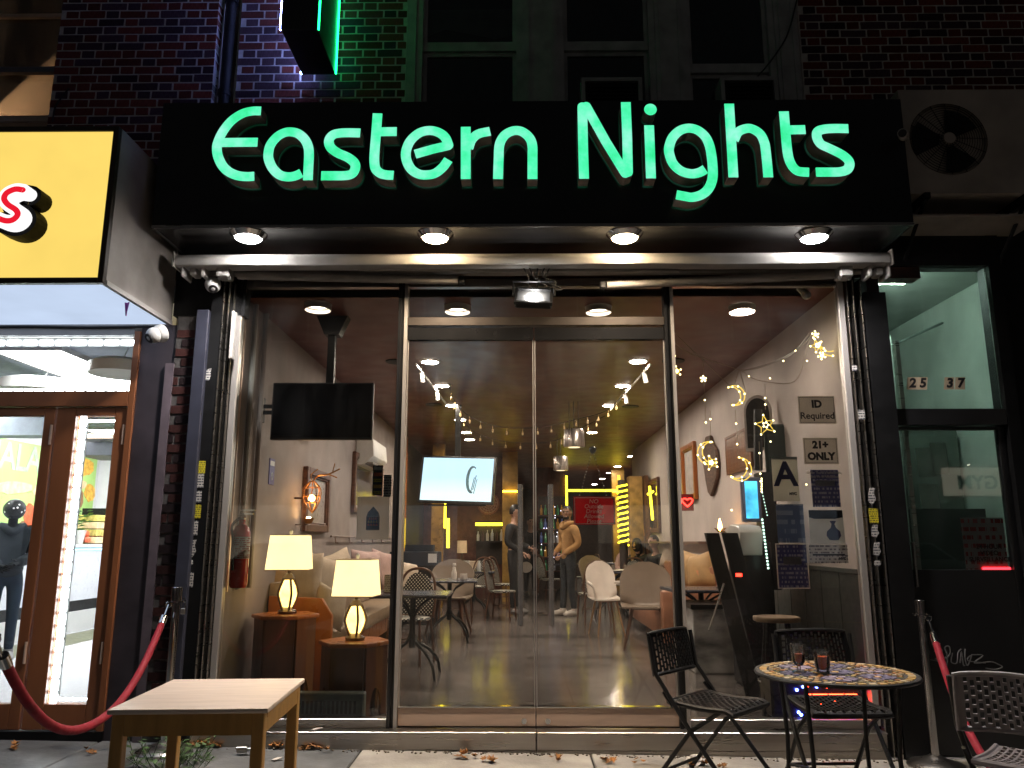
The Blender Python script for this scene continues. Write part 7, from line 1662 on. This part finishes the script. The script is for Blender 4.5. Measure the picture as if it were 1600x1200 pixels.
lab_of = {0: 'brown curled leaf in the drift against the step behind the wooden table', 1: 'brown leaf at the right of the drift behind the wooden table', 2: 'brown leaf by the right rear leg of the wooden table', 3: 'dry leaf right of the wooden table against the step', 4: 'dry leaf below the left window step end',
          5: 'yellow brown leaf on pale paving below the door joint', 6: 'small leaf on the paving left of the step joint', 7: 'dry leaf against the step under the right door', 8: 'dry leaf in the cluster below the right door', 9: 'small dry leaf near the black folding chair', 10: 'dry leaf under the black folding chair', 11: 'dark leaf on the dark slabs at the far left', 12: 'dark leaf on the slabs under the red rope', 13: 'leaf beside the crumpled napkin'}
for i, (u, v, n, sp_) in enumerate(spots):
    for k in range(n):
        p = PZ(u+rr.uniform(-sp_, sp_), v+rr.uniform(-3.5, 3.5), gz(0)+.012); p.y = min(p.y, -.135); p.z = gz(p.x)+.006+rr.uniform(0, .012)
        o = place(rr.choice(lm), 'fallen_leaf', None, p, rr.uniform(0, 6.28)); s_ = rr.uniform(.5, 1.1); o.scale = (s_, s_, s_); o.rotation_euler[0] = rr.uniform(-.5, .5); tag(o, lab_of[i], 'leaf', 'fallen leaves ' + 'at spot ' + lab_of[i].split(' ', 2)[2] if False else lab_of[i].replace('leaf', 'leaves', 1))
t = thing('weed_plant', 'green weeds growing round the foot of the wooden table', 'weed', (-1.95, -.62, gz(-1.95)))
b = MB(); st = MB()
for k in range(60):
    bx, by = rr.uniform(-2.28, -1.85), rr.uniform(-.75, -.38); a = rr.uniform(0, 6.28); hh = rr.uniform(.04, .16); g = gz(bx)
    tip = Vector((bx+.09*math.cos(a), by+.09*math.sin(a), g+hh)); st.tube([(bx, by, g-.005), tip], .002, 4)
    for j in range(3):
        c = Vector((bx, by, g)).lerp(tip, .5+.25*j); s_ = rr.uniform(.018, .036); d1 = Vector((math.cos(a+j*2), math.sin(a+j*2), rr.uniform(-.2, .5))).normalized(); d2 = d1.cross(Vector((0, 0, 1))).normalized()
        b.add([c, c+d1*s_*.6+d2*s_*.45, c+d1*s_*1.6, c+d1*s_*.6-d2*s_*.45], [(0, 1, 2, 3)])
st.build('stems', M['leaf_green'], t, kind='stuff'); b.build('leaves', M['leaf_green'], t, kind='stuff', smooth=0)
def crumple(u, v, r_, m, lab, name, cat, sc=(1, 1, .6), seed=0):
    p = PZ(u, v, gz(0)+.01); p.z = gz(p.x)-.004; b = MB(); b.ball((p.x, p.y, p.z+r_*sc[2]*.9), r_, 14, None, sc); r2 = random.Random(seed)
    b.v = [(x+r2.uniform(-.25, .25)*r_, y+r2.uniform(-.25, .25)*r_, max(p.z, z+r2.uniform(-.2, .2)*r_)) for x, y, z in b.v]
    b.single(name, m, lab, cat, smooth=0)
M['napkin'] = mat('white_napkin', (.65, .6, .56), .8, var=.08)
crumple(1086, 1187, .05, M['napkin'], 'crumpled white napkin under the black folding chair', 'crumpled_napkin', 'napkin', seed=4)
for u, v, w, lab in ((433, 1187, .07, 'white scrap of paper lying beside the right leg of the wooden table'), (497, 1128, .075, 'white paper scrap lying on the window ledge')):
    p = PZ(u, v, ZF if v < 1150 else gz(-1)+.01)
    if v < 1150: p = Vector((PY(u, v, -.07).x, -.085, ZF+.002))
    MB().add([(p.x-w/2, p.y-.01, p.z), (p.x-w*.1, p.y-.035, p.z+.004), (p.x+w/2, p.y+.01, p.z+.012), (p.x-w*.1, p.y+.03, p.z+.006)]+[(p.x-w/2, p.y-.01, p.z+.002), (p.x-w*.1, p.y-.035, p.z+.006), (p.x+w/2, p.y+.01, p.z+.014), (p.x-w*.1, p.y+.03, p.z+.008)], [(3, 2, 1, 0), (4, 5, 6, 7), (0, 1, 5, 4), (1, 2, 6, 5), (2, 3, 7, 6), (3, 0, 4, 7)]).single('paper_scrap', M['napkin'], lab, 'paper', smooth=0)
p = PZ(385, 1176, gz(-1.8)+.012); t = thing('lock_barrel', 'small steel lock barrel lying on the slab behind the wooden table', 'lock', p)
MB().tube([p+Vector((-.06, 0, .018)), p+Vector((.0, .01, .018))], .020, 12).build('barrel', M['steel'], t); MB().tube([p+Vector((.0, .01, .016)), p+Vector((.09, .03, .014))], .012, 10).build('shaft', M['chrome'], t); MB().cbox(p+Vector((.06, .03, .022)), (.05, .03, .02)).build('tongue', M['black_rubber'], t)
MB().cbox(PZ(1048, 1198, gz(.8)+.006), (.07, .01, .006)).single('cigarette_end', M['napkin'], 'tiny white cigarette end by the chair foot', 'cigarette end') if False else None
# cobble of grime along the base of the step
b = MB(); rr = random.Random(8)
for k in range(260):
    x = rr.uniform(-2.1, 2.4); y = -.125-abs(rr.gauss(0, .03)); s_ = rr.uniform(.003, .010); b.ball((x, y, gz(x)+s_*.3), s_, 5, None, (1, 1, .6))
b.single('grit', mat('street_grit', (.10, .08, .06), .9, var=.5), 'dirt and grit gathered along the foot of the steel step', 'grit', kind='stuff')
# ================================================================= people
def skin_mesh(joints, edges, radii, root, sub=2):
    names = list(joints); idx = {n: i for i, n in enumerate(names)}
    me = bpy.data.meshes.new('sk'); me.from_pydata([joints[n] for n in names], [(idx[a], idx[b]) for a, b in edges], [])
    ob = bpy.data.objects.new('sk', me); COL.objects.link(ob)
    ob.modifiers.new('s', 'SKIN').use_smooth_shade = True; ss = ob.modifiers.new('u', 'SUBSURF'); ss.levels = sub; ss.render_levels = sub
    for n in names:
        r = radii[n]; d = me.skin_vertices[0].data[idx[n]]; d.radius = r if isinstance(r, tuple) else (r, r); d.use_root = (n == root)
    dg = bpy.context.evaluated_depsgraph_get(); out = bpy.data.meshes.new_from_object(ob.evaluated_get(dg))
    b = MB(); b.v = [tuple(v.co) for v in out.vertices]; b.f = [tuple(p.vertices) for p in out.polygons]; b.mi = [0]*len(b.f)
    bpy.data.objects.remove(ob); bpy.data.meshes.remove(me); bpy.data.meshes.remove(out); return b
M['skin_a'] = mat('brown_skin', (.36, .19, .12), .5, var=.06); M['skin_b'] = mat('light_skin', (.48, .28, .20), .5, var=.06); M['hair'] = mat('black_hair', (.012, .010, .009), .45, var=.3, scale=40)
M['eye'] = mat('dark_eye', (.015, .012, .010), .2)
def head_into(b, c, r, face):
    """head, ears, nose merged into the body mesh; face = facing angle about z"""
    F_ = MT(*c, rz=face)
    h = MB(); h.ball((0, 0, 0), r, 18, None, (.80, .95, 1.22))
    h.v = [(x*(1-.22*max(0, -z/r)**1.5), y*(1-.10*max(0, -z/r)), z) for x, y, z in h.v]
    b.add(h.v, h.f, F_)
    b.ball((0, -r*.96, -r*.12), r*.17, 8, F_, (.8, 1.1, 1.3))
    for s in (-1, 1): b.ball((s*r*.80, 0, -r*.05), r*.2, 8, F_, (.45, .9, 1.3))
    b.ball((0, -r*.80, -r*.62), r*.26, 8, F_, (1.1, .7, .5))
def hand_into(b, w, d, s=1.0, curl=.5):
    """palm and five curled fingers at wrist w pointing along d"""
    d = Vector(d).normalized(); sd = d.cross(Vector((0, 1, .2))).normalized(); nn = sd.cross(d)
    b.tube([w, w+d*.045*s, w+d*.085*s], [.026*s, .036*s, .032*s], 8, sq=.5)
    for i, L in enumerate((.068, .076, .070, .055)):
        o = w+d*.082*s+sd*(i-1.5)*.019*s; b.tube([o, o+d*L*.45*s, o+d*L*.75*s+nn*L*.3*curl*s, o+d*L*.85*s+nn*L*.6*curl*s], [.009*s, .0088*s, .008*s, .007*s], 6)
    o = w+d*.03*s-sd*.03*s; b.tube([o, o+d*.03*s-sd*.025*s, o+d*.06*s-sd*.03*s+nn*.01*s], [.011*s, .010*s, .008*s], 6)
def person(lab, loc, rz, J, top, legs, shoes, skin, face=0, hairstyle='short', beard=False, hood=False, H=1.75, helmet=None, hands=True, shoes_on=True, puff=1.0):
    """J: joints in metres for a 1.75 m figure facing -y"""
    k = H/1.75; t = thing('person', lab, 'person', loc, rz)
    jd = {n: Vector(p)*k for n, p in J.items()}
    E = [('pel', 'abd'), ('abd', 'chest'), ('chest', 'neck'), ('neck', 'head'), ('chest', 'shL'), ('shL', 'elL'), ('elL', 'wrL'), ('chest', 'shR'), ('shR', 'elR'), ('elR', 'wrR'), ('pel', 'hiL'), ('hiL', 'knL'), ('knL', 'anL'), ('pel', 'hiR'), ('hiR', 'knR'), ('knR', 'anR'), ('anL', 'toL'), ('anR', 'toR')]
    r0 = dict(pel=(.11, .095), abd=(.105, .085), chest=(.125, .095), neck=.052, head=.055, shL=.058, elL=.042, wrL=.028, shR=.058, elR=.042, wrR=.028, hiL=.082, knL=.056, anL=.038, hiR=.082, knR=.056, anR=.038, toL=.034, toR=.034)
    r0 = {n: (tuple(a*k for a in r) if isinstance(r, tuple) else r*k) for n, r in r0.items()}
    body = skin_mesh(jd, E, r0, 'pel')
    head_into(body, jd['head']+Vector((0, 0, .05*k)), .098*k, face)
    if hands:
        for s in 'LR': hand_into(body, jd['wr'+s], jd['wr'+s]-jd['el'+s], k)
    body.build('body', skin, t, world=False, smooth=80)
    sc = lambda names, f, ex={}: {n: (tuple(a*f for a in r0[n]) if isinstance(r0[n], tuple) else r0[n]*f)*1 if n not in ex else ex[n] for n in names}
    tn = ['pel', 'abd', 'chest', 'neck', 'shL', 'elL', 'wrL', 'shR', 'elR', 'wrR']; tj = {n: jd[n] for n in tn}
    tj['neck'] = jd['chest'].lerp(jd['neck'], .75); tj['pel'] = jd['pel']+Vector((0, 0, -.09*k if jd['pel'].z > .8*k else -.02*k))
    for s in 'LR': tj['wr'+s] = jd['el'+s].lerp(jd['wr'+s], .97)
    tr_ = sc(tn, 1.22, {'pel': (.150*k, .125*k), 'neck': .075*k, 'wrL': .045*k, 'wrR': .045*k, 'elL': .062*k, 'elR': .062*k, 'shL': .080*k, 'shR': .080*k})
    tr_ = {n: (tuple(a*puff for a in r) if isinstance(r, tuple) else r*puff) for n, r in tr_.items()}
    top_b = skin_mesh(tj, [e for e in E if e[0] in tn and e[1] in tn], tr_, 'pel')
    top_b.build('jacket', top, t, world=False, smooth=80)
    ln = ['pel', 'hiL', 'knL', 'anL', 'hiR', 'knR', 'anR']; lj = {n: jd[n] for n in ln}; lj['wai'] = jd['pel'].lerp(jd['abd'], .95)
    skin_mesh(lj, [e for e in E if e[0] in ln and e[1] in ln]+[('pel', 'wai')], sc(ln+['wai'], 1.17, {'wai': (.122*k, .10*k), 'anL': .052*k, 'anR': .052*k, 'pel': (.125*k, .11*k)}), 'pel').build('trousers', legs, t, world=False, smooth=80)
    if shoes_on:
        for s in 'LR':
            a, o = jd['an'+s], jd['to'+s]; d = (o-a); d.z = 0; d = d.normalized() if d.length > 1e-6 else Vector((0, -1, 0)); z0 = 0
            b = MB(); pts = [a-d*.055*k, a-d*.02*k, a+d*.08*k, a+d*.15*k, a+d*.205*k]; b.tube([Vector((p.x, p.y, a.z-.08*k+h*k)) for p, h in zip(pts, (.045, .055, .045, .033, .026))], [.040*k, .050*k, .046*k, .044*k, .024*k], 10)
            b.v = [(x, y, max(z, a.z-.085*k)) for x, y, z in b.v]; b.tube([a+Vector((0, 0, .03*k)), a+Vector((0, 0, -.03*k))], .05*k, 10)
            b.build('shoe', shoes, t, world=False, smooth=80)
    hc = jd['head']+Vector((0, 0, .05*k)); F_ = MT(*hc, rz=face); r = .098*k
    if hairstyle == 'short' or hairstyle == 'bun':
        b = MB(); b.ball((0, 0, 0), r*1.05, 18, None, (.82, .98, 1.24)); b.f = [f for f in b.f if sum(b.v[i][2]+.55*b.v[i][1] for i in f)/len(f) > r*.22 or (sum(b.v[i][1] for i in f)/len(f) > r*.25 and sum(b.v[i][2] for i in f)/len(f) > -r*.55)]; b.mi = [0]*len(b.f)
        o = MB().add(b.v, b.f, F_); used = sorted({i for f in o.f for i in f}); mp = {a: i for i, a in enumerate(used)}; o.v = [o.v[i] for i in used]; o.f = [tuple(mp[i] for i in f) for f in o.f]
        o.build('hair', M['hair'], t, world=False, smooth=80)
    if hairstyle == 'long':
        b = MB(); b.ball((0, r*.12, r*.05), r*1.12, 16, F_, (.86, .95, 1.2)); b.tube([(0, r*.5, r*.2), (0, r*.75, -r*1.0), (0, r*.7, -r*2.4)], [r*.8, r*.75, r*.4], 10, True, False, F_); b.build('hair', M['hair'], t, world=False, smooth=80)
    if beard:
        b = MB(); b.ball((0, -r*.52, -r*.80), r*.50, 12, F_, (1.15, .85, .75)); b.build('beard', M['hair'], t, world=False, smooth=80)
    for s in (-1, 1):
        MB().ball((s*r*.33, -r*.86, r*.10), r*.10, 8, F_, (1.2, .6, .7)).build('eye', M['eye'], t, world=False); MB().tube([(s*r*.15, -r*.93, r*.27), (s*r*.5, -r*.82, r*.27)], r*.045, 5, True, False, F_).build('eyebrow', M['hair'], t, world=False)
    if hood:
        b = MB(); b.tube(spl([(-.085*k, -.055*k, 1.455*k), (-.10*k, .05*k, 1.47*k), (0, .125*k, 1.46*k), (.10*k, .05*k, 1.47*k), (.085*k, -.055*k, 1.455*k), (.0, -.10*k, 1.40*k)], 4, True), .042*k, 8, closed=True); b.build('hood', top, t, world=False, smooth=80)
    if helmet:
        b = MB(); b.ball((0, 0, r*.25), r*1.28, 18, F_, (.92, 1.05, .95)); b.v = [p for p in b.v]; b.build('helmet', helmet, t, world=False, smooth=80)
    return t
STAND = dict(pel=(0, 0, .93), abd=(0, .01, 1.10), chest=(0, .01, 1.30), neck=(0, .01, 1.47), head=(0, -.01, 1.585), shL=(.19, .01, 1.40), elL=(.25, .04, 1.13), wrL=(.20, -.10, .94), shR=(-.19, .01, 1.40), elR=(-.25, .04, 1.13), wrR=(-.20, -.10, .94),
             hiL=(.095, 0, .88), knL=(.10, -.02, .50), anL=(.105, .03, .085), hiR=(-.095, 0, .88), knR=(-.10, -.02, .50), anR=(-.105, .03, .085), toL=(.115, -.10, .04), toR=(-.115, -.10, .04))
def pose(**k): d = dict(STAND); d.update(k); return d
SIT = dict(pel=(0, .05, .50), abd=(0, .06, .68), chest=(0, .03, .88), neck=(0, .02, 1.05), head=(0, -.02, 1.165), shL=(.19, .03, .98), elL=(.24, -.06, .73), wrL=(.12, -.28, .70), shR=(-.19, .03, .98), elR=(-.24, -.06, .73), wrR=(-.12, -.28, .70),
           hiL=(.095, .03, .49), knL=(.11, -.38, .50), anL=(.11, -.36, .085), hiR=(-.095, .03, .49), knR=(-.11, -.38, .50), anR=(-.11, -.36, .085), toL=(.115, -.48, .04), toR=(-.115, -.48, .04))
M['tan_hoodie'] = mat('tan_hoodie', (.42, .23, .085), .85, var=.12, scale=9, bump=.3, bscale=18); M['slate_jeans'] = mat('slate_trousers', (.030, .034, .04), .8, var=.2, scale=10, bump=.2); M['white_shoe'] = mat('white_trainer', (.62, .56, .5), .6, var=.08)
M['black_cloth'] = mat('black_jacket', (.012, .012, .014), .75, var=.25, scale=8, bump=.3, bscale=20); M['dark_shoe'] = mat('grey_trainer', (.16, .15, .15), .6, var=.2); M['navy_jacket'] = mat('charcoal_puffer', (.007, .010, .014), .8, spec=.2, var=.25, scale=6, bump=.3, bscale=12); M['navy_jeans'] = mat('navy_jeans', (.006, .012, .022), .85, spec=.2, var=.2)
p = PZ(889, 962, ZF)
person('bearded man in a tan hoodie and slate trousers standing in the aisle', (p.x, p.y, ZF), R(-62), pose(wrL=(.13, -.17, .97), elL=(.245, .06, 1.13), wrR=(-.13, -.17, .99), anL=(.09, .05, .085), toL=(.10, -.08, .04), anR=(-.09, -.06, .085), toR=(-.09, -.19, .04)), M['tan_hoodie'], M['slate_jeans'], M['white_shoe'], M['skin_a'], R(42), 'short', True, True, 1.79)
p = PZ(806, 960, ZF)
person('man in black jacket and black trousers standing left of the door handles', (p.x-.02, p.y, ZF), R(70), pose(anL=(.14, .03, .085), toL=(.16, -.10, .04), anR=(-.12, .0, .085), toR=(-.13, -.13, .04), wrL=(.14, -.22, 1.05), wrR=(-.16, -.2, .98)), M['black_cloth'], M['black_cloth'], M['dark_shoe'], M['skin_b'], R(20), 'short', False, False, 1.82)
p = PZ(829, 932, ZF)
person('person in dark clothes further back holding a white plate', (p.x, p.y, ZF), R(20), pose(wrL=(.05, -.26, 1.02), wrR=(-.06, -.26, 1.0)), M['black_cloth'], M['black_cloth'], M['dark_shoe'], M['skin_b'], 0, 'short', False, False, 1.74)
c = PY(822, 887, p.y-.34); MB().lathe([(.02, 0), (.13, .012), (.135, .022), (.05, .01)], (0, 0, 0), 20, MT(c.x, c.y, c.z, rx=R(60))).single('plate', M['shell_white'], 'white plate held by the person further back', 'plate')
person('woman with dark tied hair and black top seated at the crowded table', (D(1024, 880, 13.4).x, 7.9, ZF), R(-65), SIT, M['black_cloth'], M['black_cloth'], M['dark_shoe'], M['skin_b'], 0, 'bun', False, False, 1.72)
person('person with long black hair leaning over the crowded table', (D(1000, 880, 14.4).x, 8.9, ZF), R(-40), dict(SIT, head=(0, -.10, 1.12), neck=(0, -.04, 1.03)), M['black_cloth'], M['black_cloth'], M['dark_shoe'], M['skin_b'], 0, 'long', False, False, 1.70)
person('seated person in pale rose top beyond the crowded table', (D(985, 880, 15.0).x, 9.6, ZF), R(-10), SIT, M['cush_c'], M['black_cloth'], M['dark_shoe'], M['skin_b'], 0, 'short', False, False, 1.7)
hm = mat('dotted_black_helmet', (.004, .004, .004), .5, spec=.3); nt = hm.node_tree; pb = nt.nodes['Principled BSDF']; src = pb.inputs['Base Color'].links[0].from_socket
vo = _n(nt, 'ShaderNodeTexVoronoi'); vo.inputs['Scale'].default_value = 20; tc = _n(nt, 'ShaderNodeTexCoord'); nt.links.new(tc.outputs['Object'], vo.inputs['Vector']); ls_ = _n(nt, 'ShaderNodeMath', operation='LESS_THAN'); ls_.inputs[1].default_value = .22; nt.links.new(vo.outputs['Distance'], ls_.inputs[0])
mx = _n(nt, 'ShaderNodeMix', data_type='RGBA'); nt.links.new(ls_.outputs[0], mx.inputs[0]); nt.links.new(src, mx.inputs[6]); mx.inputs[7].default_value = (.85, .85, .85, 1); nt.links.new(mx.outputs[2], pb.inputs['Base Color'])
M['soot_scarf'] = mat('black_scarf', (.004, .004, .005), .9, spec=.15, bump=.4, bscale=25)
person('rider in charcoal jacket and dotted black helmet inside the take-away', (-5.52, PX(10, 900, -5.52).y, .12), R(35), pose(wrL=(.08, -.22, 1.06), wrR=(-.08, -.22, 1.04)), M['navy_jacket'], M['navy_jeans'], M['dark_shoe'], M['soot_scarf'], R(-20), 'short', False, True, 1.66, helmet=hm, puff=1.28)
# ================================================================= the far side of the street (seen mirrored in the glass)
ob_ = thing('building', 'dark brick building across the street with a lit gym sign', 'building', (0, -20, 0))
M['far_brick'] = mat('far_brick', (.12, .06, .05), .85, var=.3, scale=4)
MB().box(-30, 30, -24, -20.2, -.1, 11).build('wall', M['far_brick'], ob_)
M['far_glow'] = emi('lit_shop_window', (1, .82, .62), .75, var=.7, scale=.9); M['far_cool'] = emi('cool_shop_window', (.70, .82, 1), .32, var=.7, scale=1.1)
for k, (x0, x1) in enumerate(((-20, -16), (-11.5, -7), (-5.5, -2.0), (2.5, 6), (9, 10.2), (16.4, 18.6), (21, 25))):
    w = MB().box(x0, x1, -20.19, -20.15, .6, 2.5).build('window', M['far_glow'] if k % 2 else M['far_cool'], ob_)
    MB().frame(x0-.08, x1+.08, .5, 2.6, .09, -20.14, -20.08).build('frame', M['black_paint'], w)
for k in range(10):
    x = -24+k*5.2
    for z in (4.8, 8.0): w = MB().box(x, x+1.2, -20.19, -20.16, z, z+1.7).build('window', M['win_void'], ob_); MB().frame(x-.06, x+1.26, z-.06, z+1.76, .06, -20.15, -20.10).build('frame', M['win_frame'], w)
gs = thing('fascia_sign', 'pale lit gym sign across the street under small lamps', 'shop sign', (15.5, -20.1, 2.9))
MB().box(13.7, 19.0, -20.15, -20.05, 2.8, 3.7).build('board', mat('cream_fascia', (.7, .62, .5), .6, emit=(1, .86, .66), estr=.75), gs)
textmesh('V GYM', .62, .012, .02, MT(15.05, -20.03, 3.2, rz=math.pi)).build('lettering', M['ink'], gs, smooth=0)
for k in range(5):
    x = 14.3+k*1.1; q = thing_part('sign_lamp', gs); MB().tube([(x, -20.05, 3.8), (x, -19.7, 3.98), (x, -19.6, 3.85)], .02, 6).build('arm', M['black_paint'], q); MB().lathe([(.12, -.06), (.03, .05)], (x, -19.6, 3.82), 10).build('hood', M['black_paint'], q); MB().ball((x, -19.6, 3.78), .05, 8).build('bulb', emi('gym_bulb', (1, .85, .65), 30) if k == 0 else bpy.data.materials['gym_bulb'], q)
def parked_car(x, lab, col):
    t = thing('parked_car', lab, 'parked car', (x, -15.2, -.12), group='cars parked across the street'); L = 2.2
    prof = [(-L, .35), (-L, .75), (-L+.25, .92), (-1.25, 1.0), (-.65, 1.42), (.75, 1.45), (1.35, 1.02), (L-.1, .88), (L, .65), (L, .35)]
    MB().prism([(x+a, z-.12) for a, z in prof], -16.0, -14.4).build('body', mat('car_paint_'+lab.split()[0], col, .25, coat=.6), t, bevel=.05, seg=2)
    for s in (-14.41, -15.99): MB().prism([(x-1.12, .9), (x-.62, 1.26), (x+.68, 1.28), (x+1.2, .92)], s-.02, s+.02).build('side_window', M['win_void'], t)
    for dx in (-1.35, 1.35):
        for s in (-14.5, -15.9): MB().tube([(x+dx, s-.1, .2), (x+dx, s+.1, .2)], .32, 18).build('wheel', M['black_rubber'], t)
    for s in (-14.7, -15.7):
        MB().cbox((x+L, s, .58), (.06, .3, .12)).build('tail_light', emi('tail_red', (1, .02, .02), 3) if 'tail_red' not in bpy.data.materials else bpy.data.materials['tail_red'], t); MB().cbox((x-L, s, .55), (.06, .3, .14)).build('headlight', M['white_plastic'], t)
parked_car(9.5, 'white car parked across the street', (.6, .6, .6)); parked_car(-6.0, 'silver car parked across the street', (.3, .31, .33)); parked_car(2.2, 'black car parked across the street', (.02, .02, .02))
